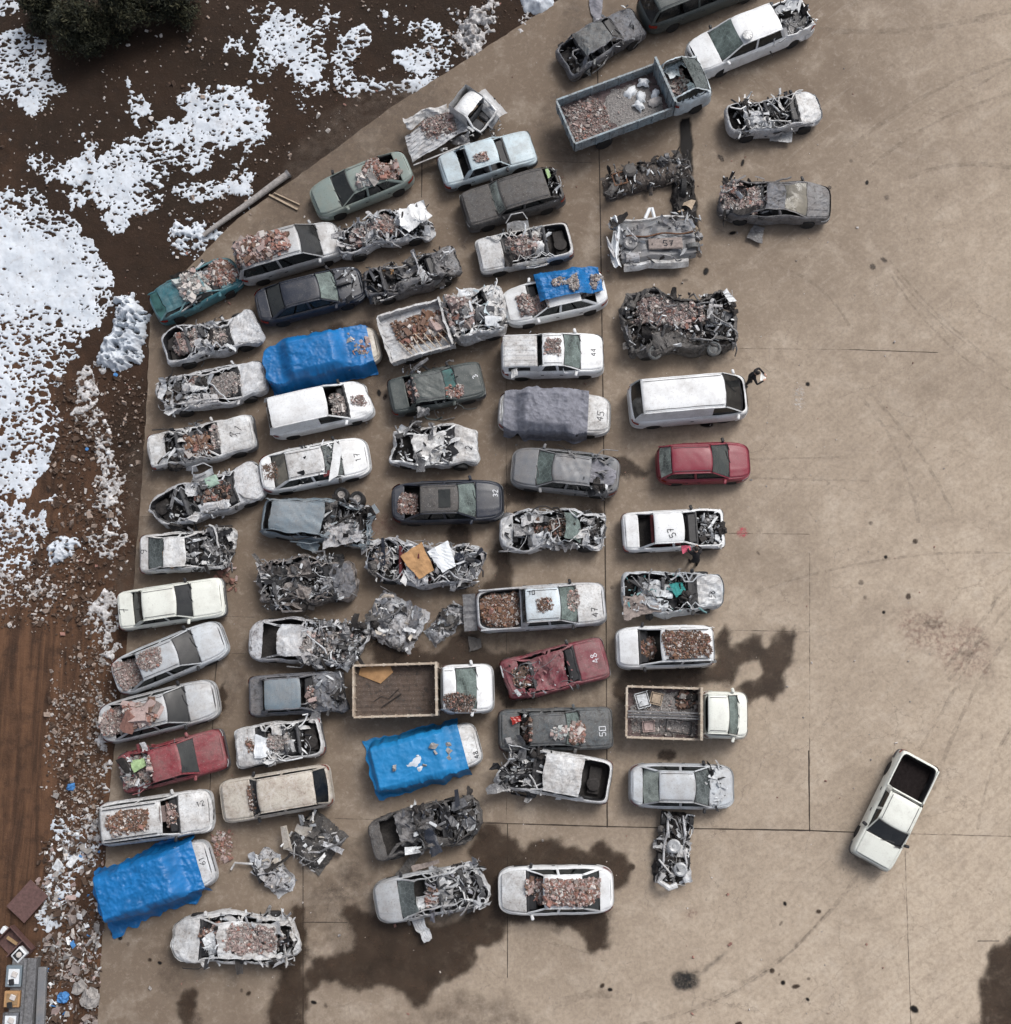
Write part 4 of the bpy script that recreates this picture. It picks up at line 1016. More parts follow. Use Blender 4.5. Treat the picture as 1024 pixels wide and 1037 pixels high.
# ---------------------------------------------------------------- lorries: chassis, cargo bed and a cab shell
def truck(nm, a, b, fb, label, cabP, bedP, W=2.15, wall=.5, fz=1.0, Lc=None, Df=None, slat=0, cab={}, floor='brown_steel', cat='truck', name='wrecked_truck', head=.5, openr=0):
    c, ang, L = place(a, b)
    root = empty(name, (c[0], c[1], 0), ang); tag(root, label, cat, 'wrecked cars parked in rows')
    seed = sum(ord(k) * (i + 3) for i, k in enumerate(nm)) % 9973
    xb0, xb1 = -L / 2, -L / 2 + L * fb
    D = Df
    h = W / 2
    A = np.array([[(x, y, fz + .01 * math.sin(y * 30)) for y in np.linspace(-h + .04, h - .04, 36)] for x in np.linspace(xb0 + .04, xb1 - .04, 30)])
    if slat: A[:, :, 2] += .025 * (np.sin(A[:, :, 1] * 34) > .2)
    MB().grid(A).build('bed_floor', floor, root, D)
    def board(nm_, p, q, z0, z1, t=.05, ribs=8, m=bedP):
        p, q = np.array(p, float), np.array(q, float); d = (q - p); ln = np.hypot(*d); d /= ln; nn = np.array([-d[1], d[0]])
        g = MB(); N_ = 26
        prof = [(-t / 2, z0), (-t / 2, z1 - .02), (-t / 2 - .015, z1), (t / 2 + .015, z1 + .001), (t / 2, z1 - .02), (t / 2, z0)]
        g.grid(np.array([[(*(p + d * ln * u + nn * o_), z) for o_, z in prof] for u in np.linspace(0, 1, N_)]), closed=True)
        for k in range(ribs):
            cc = p + d * ln * (k + .5) / ribs
            g.box((cc[0] + nn[0] * (t / 2 + .02), cc[1] + nn[1] * (t / 2 + .02), (z0 + z1) / 2), (.05, .04, z1 - z0 - .06), math.atan2(d[1], d[0]))
            g.box((cc[0] - nn[0] * (t / 2 + .02), cc[1] - nn[1] * (t / 2 + .02), (z0 + z1) / 2), (.05, .04, z1 - z0 - .06), math.atan2(d[1], d[0]))
        return g.build(nm_, m, root, D)
    for sg in (-1, 1):
        if openr == sg: continue
        board('side_board', (xb0 + .03, sg * (h - .03)), (xb1 - .03, sg * (h - .03)), fz - .06, fz + wall, ribs=7)
    board('tailgate', (xb0 + .02, -h + .06), (xb0 + .02, h - .06), fz - .06, fz + wall, ribs=4)
    board('headboard', (xb1 - .02, -h), (xb1 - .02, h), fz - .06, fz + wall + head, t=.07, ribs=5)
    g = MB()
    for sg in (-1, 1): g.box(((xb0 + L / 2 - .4) / 2, sg * .4, fz - .25), (L - .6, .1, .2))
    for x in np.linspace(xb0 + .2, xb1, 7): g.box((x, 0, fz - .12), (.08, W - .15, .08))
    g.build('chassis', 'grime', root, D)
    rw = .40
    for xc in (xb0 + (xb1 - xb0) * .32,):
        for sg in (-1, 1):
            for off in (.22, .5):
                yc = sg * (h - off)
                w = MB().lathe([(.24, -.12), (.36, -.12), (rw, -.07), (rw, .07), (.36, .12), (.24, .12)], (xc, yc, rw), 'y', 22).build('wheel', 'rubber', root)
                MB().lathe([(.25, .03), (.22, .08), (.08, .05)], (xc, yc, rw), 'y', 14).build('rim', 'metal_grey', w)
    Lc_ = Lc or (L / 2 - xb1 - .05)
    o = dict(W=min(W * .93, 2.0), ws='green', rw='none', sg='glass_dark'); o.update(cab)
    sh = Shell(Lc_, 'cab', seed, x0=L / 2 - Lc_ / 2, zoff=.12, **o)
    sh.build(root, cabP)
    bed = Shell(L, 'pickup', seed, W=W)
    bed.top = lambda x, y: np.full(np.shape(x), fz + .02)
    bed.D = lambda P: D(P) if D else P
    SH[nm] = (sh, root); SH[nm + ' bed'] = (bed, root)
    return sh, bed, root


# blue-grey tipper at the top
tsh, tb, tr = truck('blue-grey tipper', (572, 136), (713, 84), .70, 'blue-grey tipper lorry with pink rubble and white sacks in its bed', 'pale_teal_white', 'truck_blue', W=2.3, wall=.62, fz=1.0, floor='mauve_dust',
                    cab=dict(ws='crack', rf=.35, si=.08, roof=0, W=2.0, H=2.2, r1=.5, nointerior=0))
rubble('rubble_heap', 'fine pink rubble spread over the bed of the blue-grey tipper', tb, tr, [(.02, .30, -1.0, 1.0, 700, .045, 'pink', .05), (.28, .66, -1.0, 1.0, 120, .025, 'grey', .03)])
rubble('rubble_heap', 'pink rubble fallen into the crushed cab of the blue-grey tipper', tsh, tr, [(.02, .55, -.85, .85, 420, .07, 'pink', .3)])
rs = np.random.RandomState(4)
for k, (f, y, a, w) in enumerate([(.50, .55, .4, .62), (.55, .15, 1.2, .55), (.62, -.3, .2, .6), (.51, -.25, 2.0, .5), (.60, .70, 2.6, .5), (.64, -.02, .9, .45)]):
    N_ = 13; U, V_ = np.meshgrid(np.linspace(-1, 1, N_), np.linspace(-1, 1, N_), indexing='ij')
    r = (U ** 4 + V_ ** 4) ** .25
    Q = np.stack([U * w / 2 * (1 + .1 * np.sin(V_ * 5 + k)), V_ * w * .36 * (1 + .1 * np.sin(U * 6 + k)), .16 * (1 - r ** 3)], -1).reshape(-1, 3)
    Q += Crease(60 + k, 1.5)(Q) * .04; Q = rot(Q, a)
    ob = MB().grid(Q.reshape(N_, N_, 3)).build('sack', 'rub_pale' if k == 2 else 'cover_white', None)
    p = np.array(tr.location); ang = tr.rotation_euler[2]; lx, ly = tb.X(f), y
    ob.location = (p[0] + lx * math.cos(ang) - ly * math.sin(ang), p[1] + lx * math.sin(ang) + ly * math.cos(ang), 1.04 + .03 * k); ob.rotation_euler = (0, 0, ang)
    tag(ob, 'pale flattened sack lying in the bed of the blue-grey tipper', 'sack', 'sacks in the tipper bed')

# brown steel bed with white cab
tsh, tb, tr = truck('white-cabbed dump truck', (361, 701), (500, 697), .61, 'white-cabbed dump truck with an empty rusty brown bed', 'white', 'ivory_steel', W=2.1, wall=.5, fz=.95, floor='brown_steel',
                    cab=dict(ws='green', H=2.15, r0=.10, r1=.32, xw=.68, W=1.95, rf=.06, xb=.05))
rubble('rubble_heap', 'purple-brown gravel on the windscreen of the white-cabbed dump truck', tsh, tr, [(.10, .68, -.95, -.2, 900, .025, 'dark', .05)])
q = MB(); q.add([(-.9, .0, 0), (.0, -.35, .02), (.5, .1, .05), (.35, .45, .1), (-.8, .42, .02), (0, .1, .12)], [(0, 1, 5), (1, 2, 5), (2, 3, 5), (3, 4, 5), (4, 0, 5)])
ob = q.build('cardboard_sheet', 'cardboard'); ang = tr.rotation_euler[2]; p = tr.location
ob.location = (p[0] - 1.75, p[1] + .60, .99); tag(ob, 'brown cardboard sheet in the upper corner of the empty rusty truck bed', 'cardboard')
q = MB(); q.tube([(-.5, -.2, .03), (-.2, .0, .03), (.1, -.1, .05), (.5, .3, .04)], .018, 5); q.tube([(-.2, -.45, .03), (.6, .1, .05)], .025, 5)
ob = q.build('iron_rod', 'grime'); ob.location = (p[0] - 1.5, p[1] - .25, .98); tag(ob, 'bent dark iron rods lying in the empty rusty truck bed', 'rods')

# crushed slatted pickup lorry
cr = Crease(12, .5)
tsh, tb, tr = truck('crushed slatted lorry', (391, 349), (511, 313), .52, 'crushed white lorry with slatted bed and a cab folded like paper', 'white_dusty', 'white_dusty', W=2.2, wall=.38, fz=.8, slat=1, floor='silver_dusty',
                    Df=lambda P: P + cr(P) * .09, head=.15, cab=dict(ws='none', rf=.9, si=.55, fr=.5, roof=1, W=2.15, sg=None, r0=.12, r1=.45, xw=.7, xb=.05, ribs=0, junk=(9, 12, 2, 60, .0, .98, .9, 1.45, ['white', 'cover_white', 'white_dusty', 'metal_grey', 'ice_blue'])))
rubble('rubble_heap', 'brown boards and rubble in the slatted bed of the crushed white lorry', tb, tr, [(.10, .56, -.6, .75, 260, .09, 'brown', .10), (.36, .5, -.3, .5, 40, .2, 'grey', .1)])
rubble('rubble_heap', 'pale bricks lodged in the folded cab of the crushed white lorry', tsh, tr, [(.0, .5, -.8, .8, 120, .13, 'pink', .25)])
for k in range(9):
    q = MB(); x0, y0 = -2.3 + .25 * k, -.95 + .05 * (k % 3)
    q.box((0, 0, 0), (.05, .8 + .1 * (k % 4), .035), bev=.01); ob = q.build('slat', 'ivory_steel'); ang = tr.rotation_euler[2]; p = tr.location
    lx, ly = -1.9 + .27 * k, -.55
    ob.location = (p[0] + lx * math.cos(ang) - ly * math.sin(ang), p[1] + lx * math.sin(ang) + ly * math.cos(ang), .95 + .02 * k); ob.rotation_euler = (0, .0, ang + .5 - .1 * (k % 3))
    tag(ob, 'loose pale slat lying across the bed of the crushed slatted lorry', 'slat', 'loose slats in the crushed lorry bed')

# white pickup lorry with loaded bed (right column)
tsh, tb, tr = truck('white flatbed', (633, 721), (755, 725), .61, 'white flatbed lorry carrying chair frames and grey slats in an open-slatted bed', 'cream', 'ivory_steel', W=2.05, wall=.45, fz=.8, floor='mauve_dust', name='parked_truck',
                    cab=dict(ws='green', H=1.9, r0=.08, r1=.50, xw=.74, W=1.85, xb=.04, sg='glass_dark'))
ang = tr.rotation_euler[2]; p = tr.location
def inbed(ob, lx, ly, z, rz=0):
    ob.location = (p[0] + lx * math.cos(ang) - ly * math.sin(ang), p[1] + lx * math.sin(ang) + ly * math.cos(ang), z); ob.rotation_euler = (0, 0, ang + rz)
for k, (m_, y) in enumerate([('metal_grey', .02), ('trim_grey', -.10), ('metal_grey', -.20)]):
    ob = MB().box((0, 0, 0), (3.0, .07, .07), bev=.015).build('metal_beam', m_); inbed(ob, -.85, y, 1.28 + .01 * k)
    tag(ob, 'long grey metal beam laid along the middle of the white flatbed', 'beam', 'beams on the white flatbed')
for k, (lx, ly, w, d, rz) in enumerate([(-1.75, .48, .5, .6, .3), (-1.2, .55, .45, .45, -.2), (-.3, -.52, 1.0, .5, -.1), (-1.5, -.55, .45, .4, .1), (-1.9, .1, .5, .4, .6)]):
    q = MB(); z = .15
    for sx in (-1, 1):
        q.tube([(sx * w / 2, -d / 2, z), (sx * w / 2, d / 2, z)], .022, 6)
        q.tube([(-w / 2, sx * d / 2, z), (w / 2, sx * d / 2, z)], .022, 6)
        for sy in (-1, 1): q.tube([(sx * w / 2, sy * d / 2, 0), (sx * w / 2, sy * d / 2, z + (.4 if sy > 0 else 0))], .018, 6)
    if k in (0, 1, 3): q.box((0, 0, z + .02), (w * .8, d * .8, .04), bev=.015)
    ob = q.build('chair_frame', ['scrap_light', 'wood_pale', 'trim_dark', 'rub_pink', 'metal_grey'][k]); inbed(ob, lx, ly, .84, rz)
    tag(ob, ['pale metal chair frame in the upper rear corner of the white flatbed', 'small wooden chair frame behind the beams of the white flatbed', 'large black rectangular frame in the lower half of the white flatbed', 'pink-seated chair frame beside the black frame in the white flatbed', 'grey chair frame leaning at the tail of the white flatbed'][k], 'chair', 'furniture frames in the white flatbed')
rubble('rubble_heap', 'grey odds and ends strewn in the bed of the white flatbed', tb, tr, [(.03, .60, -.9, .9, 300, .045, 'grey', .03), (.42, .58, .2, .9, 90, .09, 'dark', .1)])

# ---------------------------------------------------------------- small crushed remains
def remains(nm, c, size, h, rz, label, cols, counts, seed, rectr=None, cat='car wreck', name='crushed_remains'):
    g_ = G(c[0], c[1], .3)
    root = empty(name, (g_[0], g_[1], 0), rz); tag(root, label, cat, 'crushed remains of cars')
    sh = Shell(size[0], 'boxy', seed, W=size[1]); sh.D = lambda P: P
    sh.top = lambda x, y: np.full(np.shape(x), h * .6)
    cr_ = Crease(seed, .9); n1, n2 = 44, 34
    U, V_ = np.meshgrid(np.linspace(-1, 1, n1), np.linspace(-1, 1, n2), indexing='ij')
    r = np.clip((np.abs(U) ** 4 + np.abs(V_) ** 4) ** .25, 0, 1)
    Q = np.stack([U * size[0] / 2, V_ * size[1] / 2, h * .72 * (1 - r ** 7)], -1).reshape(-1, 3)
    Q = Q + cr_(Q) * .22 + Crease(seed + 3, 2.2)(Q) * .035; Q[:, 2] = np.maximum(Q[:, 2], .01)
    MB().grid(Q.reshape(n1, n2, 3)).build('crumpled_shell', cols[0], root)
    sh.junk(root, cols[0], *counts, .05, .95, h * .5, h, cols)
    return sh, root


S = ['silver_crust', 'grime', 'metal_grey', 'silver_dusty', 'charcoal']
remains('cube', (400, 630), (2.3, 1.9), .9, -.5, 'small block of crushed car with a beige underside and white torn skin', ['silver_crust', 'slate_blue', 'white', 'beige', 'grime', 'charcoal'], (9, 10, 2, 30), 5)
remains('sheet', (452, 631), (1.9, .9), .6, .75, 'twisted grey car side lying behind the open tailgate of the silver pickup', ['silver_crust', 'charcoal', 'pale_teal_white', 'grime'], (4, 7, 0, 12), 6)
remains('front', (318, 851), (1.9, 1.9), .9, .9, 'front end of a car torn off, headlamps up, beside the beige estate', ['charcoal', 'silver_crust', 'metal_grey', 'beige', 'white_dusty'], (5, 8, 2, 20), 7)
sh_, r_ = remains('bits', (276, 884), (1.9, 1.0), .5, -.85, 'torn grey bodywork with a long pale rod pointing left', ['silver_crust', 'silver_dusty', 'beige', 'grime'], (5, 6, 1, 12), 8)
MB().tube([(-.6, -.2, .3), (-.9, -.5, .3), (-1.3, -.9, .25), (-1.2, -1.2, .2)], .045, 7).build('bent_pipe', 'white_dusty', r_)
sh_, r_ = remains('axle', (683, 859), (2.7, 1.2), .5, 1.45, 'narrow stripped car chassis with two bare wheels below the clean silver sedan', ['grime', 'white_dusty', 'metal_grey', 'silver_dusty'], (7, 20, 3, 60), 9, name='stripped_chassis')
for x, y, r0, m_ in ((.1, .05, .27, 'hub_grey'), (-.75, -.28, .27, 'hub_grey')):
    w = MB().lathe([(r0, .0), (r0, .12), (r0 * .75, .16), (r0 * .3, .14), (r0 * .25, .18)], (x, y, .5), 'z', 18).build('wheel', m_, r_)
for sx in (1.1, -.5):
    for sy in (-.55, .55): MB().lathe([(.2, -.09), (.29, -.08), (.29, .08), (.2, .09)], (sx, sy, .3), 'y', 18).build('tyre', 'rubber', r_)
for sy in (-.38, .38): MB().tube([(-1.2 + .4 * (sy > 0), sy * 1.2, .5), (-.5, sy * 1.2 - .05, .6), (.1, sy + .06, .5), (.6, sy * .9, .6), (1.3, sy * .8 + .1, .45)], [.03, .05, .035, .06, .04], 7).build('rail', 'silver_crust', r_)
MB().tube([(-1.35, -.2, .55), (-1.5, .1, .6), (-1.3, .5, .55), (-1.0, .35, .6)], .12, 8).build('bent_pipe', 'white_dusty', r_)

# burnt running gear below the tipper
sh_, r_ = remains('gear', (655, 178), (3.9, 1.25), .75, .28, 'blackened engine and axle assembly below the tipper lorry', ['charred', 'grime', 'metal_grey', 'charcoal'], (2, 16, 6, 56), 10, name='burnt_running_gear', cat='engine')
q = MB()
for k in range(3): q.box((-1.55 + .28 * k, .05, .72), (.05, .55, .08))
for sy in (-.25, .3): q.box((-1.27, sy, .72), (.62, .05, .08))
q.build('rusty_frame', 'rust', r_)
MB().lathe([(.22, 0), (.3, .1), (.3, .22), (.2, .3)], (-.75, .25, .6), 'z', 18).build('drum', 'charcoal', r_)
sh_, r_ = remains('strip', (692, 205), (3.0, .75), .6, 1.5, 'upright strip of burnt axle parts and a white bent panel on the black oil trail', ['grime', 'charcoal', 'cover_white', 'wood_pale', 'slate_blue'], (4, 8, 1, 16), 11, name='burnt_axle_parts', cat='car parts')
MB().lathe([(.30, -.12), (.42, -.1), (.42, .1), (.30, .12)], (.6, .05, .45), 'y', 22).build('tyre', 'rubber', r_)

# overturned car, underside up
g_ = G(662, 244, .5); root = empty('overturned_car', (g_[0], g_[1], 0), .07)
tag(root, 'overturned white car, underside up and marked 57, below the burnt running gear', 'car', 'wrecked cars parked in rows')
sh = Shell(4.3, 'boxy', 41, W=2.0, si=.4); D_ = lambda P: P + sh.cr(P) * .08
q = MB(); n1, n2 = 50, 30
A = np.array([[(x, y, .72 + .05 * math.sin(x * 9) * (abs(y) < .5) - .35 * max(0, abs(y) / .95 - .8) * 3 + .06 * (abs(y) < .14)) for y in np.linspace(-.95, .95, n2)] for x in np.linspace(-1.5, 1.75, n1)])
q.grid(A); q.build('underbody', 'grey_mid', root, D_)
q = MB(); q.box((.45, -.32, .82), (1.5, .5, .12), bev=.04); q.build('fuel_tank', 'rub_dust', root, D_)
for x, y, s_ in ((.35, -.32, 0), ):
    q = MB()
    for i, ch in enumerate('57'):
        for poly in Shell.DIG[ch]:
            P = np.array(poly, float) * .26; P = np.concatenate([P[k] + (P[k + 1] - P[k]) * np.linspace(0, .95, 4)[:, None] for k in range(len(P) - 1)] + [P[-1:]])
            T = np.gradient(P, axis=0); T /= np.linalg.norm(T, axis=1)[:, None] + 1e-9; Nn = np.stack([-T[:, 1], T[:, 0]], 1) * .02
            q.grid(np.stack([np.column_stack([P + Nn, np.full(len(P), .895)]), np.column_stack([P - Nn, np.full(len(P), .895)])], 1) + (.35 + .25 * i, -.42, .03))
    q.build('painted_number', 'marker_black', root, D_)
MB().lathe([(.30, 0), (.30, .16), (.22, .19), (.08, .15), (.06, .2)], (-1.05, -.15, .72), 'z', 22).build('spare_wheel', 'metal_grey', root)
MB().lathe([(.12, -.3), (.22, -.28), (.22, .28), (.12, .3)], (-1.0, -.75, .62), 'x', 16).build('silencer', 'silver_crust', root)
MB().lathe([(.24, -.1), (.31, -.1), (.31, .1), (.24, .1)], (1.65, -.5, .66), 'y', 20).build('wheel', 'slate', root)
MB().tube([(x, .12 + .05 * math.sin(x * 4), .86) for x in np.linspace(-1.2, 1.7, 16)], .04, 6).build('exhaust_pipe', 'rust', root)
sh.D = D_
q = MB(); q.grid(np.array([[(-1.62 - .14 * u + .12 * math.sin(v * 3), v * 1.15, .75 + .12 * math.cos(u * 3)) for v in np.linspace(-1, 1, 16)] for u in np.linspace(-1, 1.6, 8)])); q.build('bumper', 'cover_white', root, D_)
for y0, w_ in ((-1.05, .22), (1.0, .12)):
    MB().grid(np.array([[(x, y0 + w_ * v, .5 + .15 * math.cos(v * 2)) for v in np.linspace(-1, 1, 6)] for x in np.linspace(-1.4, 1.4, 20)])).build('sill', 'white_dusty', root, D_)
MB().tube([(-.3, 1.0, .6), (-.05, 1.5, .5), (.08, 1.55, .45), (.15, 1.0, .5)], .08, 6).build('bent_pillar', 'cover_white', root)
sh.junk(root, 'silver_crust', 5, 12, 2, 30, .03, .98, .6, .9, ['silver_crust', 'white_dusty', 'slate_blue', 'grime', 'scrap_light'], .03)

# crushed pickup at the slab edge: flattened ribbed bed, cab standing as an upright box
c, ang, L = place((411, 150), (512, 112)); root = empty('wrecked_pickup', (c[0], c[1], 0), .30); tag(root, 'crumpled pickup at the slab edge, ribbed bed twisted away from its upright cab', 'pickup', 'wrecked cars parked in rows')
cr_ = Crease(77, .7)
A = np.array([[(x, y + .25 * (x + 1), .75 + .035 * (math.sin(y * 34) > .1) - .25 * (x + .6) ** 2 * .3) for y in np.linspace(-.65, .75, 60)] for x in np.linspace(-2.3, .5, 40)])
MB().grid(A).build('bed_floor', 'silver_dusty', root, lambda P: P + cr_(P) * .14)
MB().box((-.95, -.98, .62), (2.7, .05, .42), .10, 0, .5).build('side_board', 'white_dusty', root, lambda P: P + cr_(P) * .02)
A = np.array([[(x, 1.0 + .28 * v + .1 * math.sin(x * 4), .75 + .15 * math.cos(v * 2)) for v in np.linspace(-1, 1, 12)] for x in np.linspace(-2.1, -.1, 30)])
MB().grid(A).build('bed_wall', 'white_dusty', root, lambda P: P + cr_(P) * .2)
q = MB(); bx = np.array([[(u * .52, v * .78, 0) for v in np.linspace(-1, 1, 12)] for u in np.linspace(-1, 1, 10)])
def cabxf(P): return rot(P, -.95) + (.95, .35, 0)
A = np.array([[(x, y, 1.55 - .08 * abs(y / .6) ** 4 - .06 * abs(x / .45) ** 4) for y in np.linspace(-.6, .6, 16)] for x in np.linspace(-.85, .15, 14)])
MB().grid(A).build('cab_roof', 'white', root, lambda P: cabxf(P) + cr_(P) * .06)
for nm_, p, q_ in (('cab_wall', (-.87, -.62), (.15, -.62)), ('cab_wall', (-.87, .62), (.15, .62)), ('cab_wall', (-.87, -.62), (-.87, .62))):
    A = np.array([[(p[0] + (q_[0] - p[0]) * u, p[1] + (q_[1] - p[1]) * u, z) for z in np.linspace(.3, 1.52, 8)] for u in np.linspace(0, 1, 10)])
    MB().grid(A).build(nm_, 'white_dusty', root, lambda P: cabxf(P) + cr_(P) * .06)
for y0 in (-.6, .6): MB().tube([(.15, y0, 1.52), (.5, y0 * 1.1, 1.1), (.85, y0 * 1.0, .95)], .05, 6).build('pillar', 'white', root, lambda P: cabxf(P) + cr_(P) * .06)
MB().tube([(.85, y, .95 + .05 * math.sin(y * 4)) for y in np.linspace(-.62, .62, 9)], .05, 6).build('sill', 'white_dusty', root, lambda P: cabxf(P) + cr_(P) * .06)
q = MB(); q.box((.45, -.3, .6), (.5, .45, .3), bev=.05); q.box((.45, .3, .6), (.5, .45, .3), bev=.05); q.box((.1, 0, .8), (.15, 1.1, .5), bev=.05); q.build('seat', 'seat', root, cabxf)
A = np.array([[(x, y, .8 + .25 * (1 - (y / .38) ** 2) * (1 - (x / 1.0) ** 4)) for y in np.linspace(-.38, .38, 14)] for x in np.linspace(-.75, .75, 20)])
MB().grid(A).build('bonnet', 'silver', root, lambda P: rot(P, -1.15) + (1.75, .45, 0) + cr_(P) * .07)
sh = Shell(4.4, 'boxy', 78, W=2.0); sh.D = lambda P: P; sh.top = lambda x, y: np.full(np.shape(x), .72)
sh.junk(root, 'white_dusty', 4, 10, 1, 30, .3, .98, .3, .8, ['white_dusty', 'metal_grey', 'trim_dark'])
rubble('rubble_heap', 'pinkish rubble on the ribbed bed of the crumpled pickup at the slab edge', sh, root, [(.16, .52, -.3, .8, 300, .05, 'pink', .14)])
# ---------------------------------------------------------------- ground materials
def concrete_mat():
    m, nt, N, L, bs = newmat('concrete')
    p = pos(nt)
    big = noise_n(nt, p, .11, 5, .6)
    mid = noise_n(nt, p, .7, 7, .65, .4)
    fine = noise_n(nt, p, 7, 8, .7)
    grit = noise_n(nt, p, 60, 3, .7)
    sp = nt.nodes.new('ShaderNodeSeparateXYZ'); L.new(p, sp.inputs[0])
    # mud film carried in from the dirt side (upper left), fading towards the open yard
    lin = mth(nt, 'ADD', mth(nt, 'MULTIPLY', sp.outputs['X'], -.030), mth(nt, 'MULTIPLY', sp.outputs['Y'], .0165))
    k = mth(nt, 'ADD', lin, mth(nt, 'MULTIPLY', big, .9))
    k = mth(nt, 'ADD', k, mth(nt, 'MULTIPLY', mid, .45))
    film = ramp(nt, k, [(.12, 0), (.98, 1)])
    c = mixc(nt, film, (.440, .366, .286), (.158, .121, .090))
    c = mixc(nt, mth(nt, 'MULTIPLY', ramp(nt, mid, [(.30, 1), (.48, 0)]), .30), c, (.46, .405, .34))
    c = mixc(nt, mth(nt, 'MULTIPLY', ramp(nt, fine, [(.36, 1), (.56, 0)]), .30), c, (.12, .095, .075))
    c = mixc(nt, mth(nt, 'MULTIPLY', ramp(nt, fine, [(.55, 0), (.72, 1)]), .22), c, (.43, .385, .335))
    # drag and tyre streaks running up to the right
    mr = nd(nt, 'ShaderNodeMapping'); mr.inputs['Rotation'].default_value = (0, 0, Rd(-38)); L.new(p, mr.inputs['Vector'])
    mp = nd(nt, 'ShaderNodeMapping'); mp.inputs['Scale'].default_value = (.35, 3.0, 1)
    L.new(mr.outputs[0], mp.inputs['Vector'])
    st = noise_n(nt, mp.outputs[0], 1.0, 8, .72, .9)
    right = ramp(nt, mth(nt, 'MULTIPLY', mth(nt, 'ADD', sp.outputs['X'], mth(nt, 'MULTIPLY', big, 8.0)), .05), [(.35, 0), (.75, 1)])
    c = mixc(nt, mth(nt, 'MULTIPLY', mth(nt, 'MULTIPLY', ramp(nt, st, [(.36, 1), (.52, 0)]), right), .25), c, (.20, .16, .125))
    c = mixc(nt, mth(nt, 'MULTIPLY', mth(nt, 'MULTIPLY', ramp(nt, st, [(.55, 0), (.70, 1)]), right), .22), c, (.46, .41, .35))
    pt = noise_n(nt, p, .38, 9, .74, 1.1)
    c = mixc(nt, mth(nt, 'MULTIPLY', ramp(nt, pt, [(.38, 1), (.48, 0)]), .22), c, (.17, .135, .105))
    c = mixc(nt, mth(nt, 'MULTIPLY', ramp(nt, pt, [(.56, 0), (.66, 1)]), .16), c, (.42, .37, .315))
    vor = nd(nt, 'ShaderNodeTexVoronoi', feature='DISTANCE_TO_EDGE', Scale=.33); wv = nd(nt, 'ShaderNodeVectorMath', operation='ADD'); nz = nd(nt, 'ShaderNodeTexNoise', Scale=.9, Detail=8.0, Roughness=.7)
    L.new(p, nz.inputs['Vector']); L.new(p, wv.inputs[0]); L.new(nz.outputs['Color'], wv.inputs[1]); L.new(wv.outputs[0], vor.inputs['Vector'])
    c = mixc(nt, mth(nt, 'MULTIPLY', mth(nt, 'MULTIPLY', ramp(nt, vor.outputs['Distance'], [(.0, 1), (.006, 0)]), ramp(nt, pt, [(.48, 0), (.56, 1)])), .5), c, (.09, .07, .055))
    m3 = noise_n(nt, p, 3.1, 8, .78, .4)
    c = mixc(nt, mth(nt, 'MULTIPLY', ramp(nt, m3, [(.38, 1), (.50, 0)]), .30), c, (.17, .135, .105))
    c = mixc(nt, mth(nt, 'MULTIPLY', ramp(nt, m3, [(.54, 0), (.66, 1)]), .24), c, (.47, .41, .35))
    sk = noise_n(nt, p, 14, 5, .8, 1.0)
    c = mixc(nt, mth(nt, 'MULTIPLY', ramp(nt, sk, [(.60, 0), (.67, 1)]), .45), c, (.11, .085, .066))
    g = ramp(nt, grit, [(.3, .78), (.7, 1.2)])
    c = mixc(nt, 1.0, c, g, 'MULTIPLY')
    v = noise_n(nt, p, 2.1, 3, .9, 1.5)
    c = mixc(nt, mth(nt, 'MULTIPLY', ramp(nt, v, [(.66, 0), (.70, 1)]), .40), c, (.10, .075, .06))
    L.new(c, bs.inputs['Base Color'])
    L.new(ramp(nt, fine, [(.3, .72), (.7, .95)]), bs.inputs['Roughness'])
    bs.inputs['Specular IOR Level'].default_value = .25
    bumpn(nt, mth(nt, 'ADD', mth(nt, 'MULTIPLY', fine, .6), mth(nt, 'MULTIPLY', grit, .25)), bs, .45, .02)


def film_mat(name, c, rough, lo, hi, scale=6, maxa=1.0, spec=.5, fade=False):
    """thin stain lying on the concrete, broken up by noise"""
    m, nt, N, L, bs = newmat(name)
    p = pos(nt)
    a = noise_n(nt, p, scale, 7, .7)
    bs.inputs['Roughness'].default_value = rough; bs.inputs['Specular IOR Level'].default_value = spec
    b = noise_n(nt, p, 1.2, 6, .65)
    L.new(mixc(nt, ramp(nt, b, [(.3, 0), (.7, 1)]), tuple(x * .65 for x in c), tuple(x * 1.45 for x in c)), bs.inputs['Base Color'])
    tr = nt.nodes.new('ShaderNodeBsdfTransparent'); mx = nt.nodes.new('ShaderNodeMixShader')
    al = mth(nt, 'MULTIPLY', ramp(nt, a, [(lo, 0), (hi, 1)]), maxa)
    if fade: al = mth(nt, 'MULTIPLY', al, nd(nt, 'ShaderNodeAttribute', attribute_name='fade').outputs['Fac'])
    L.new(al, mx.inputs[0])
    L.new(tr.outputs[0], mx.inputs[1]); L.new(bs.outputs[0], mx.inputs[2])
    out = [n for n in nt.nodes if n.type == 'OUTPUT_MATERIAL'][0]
    L.new(mx.outputs[0], out.inputs['Surface'])


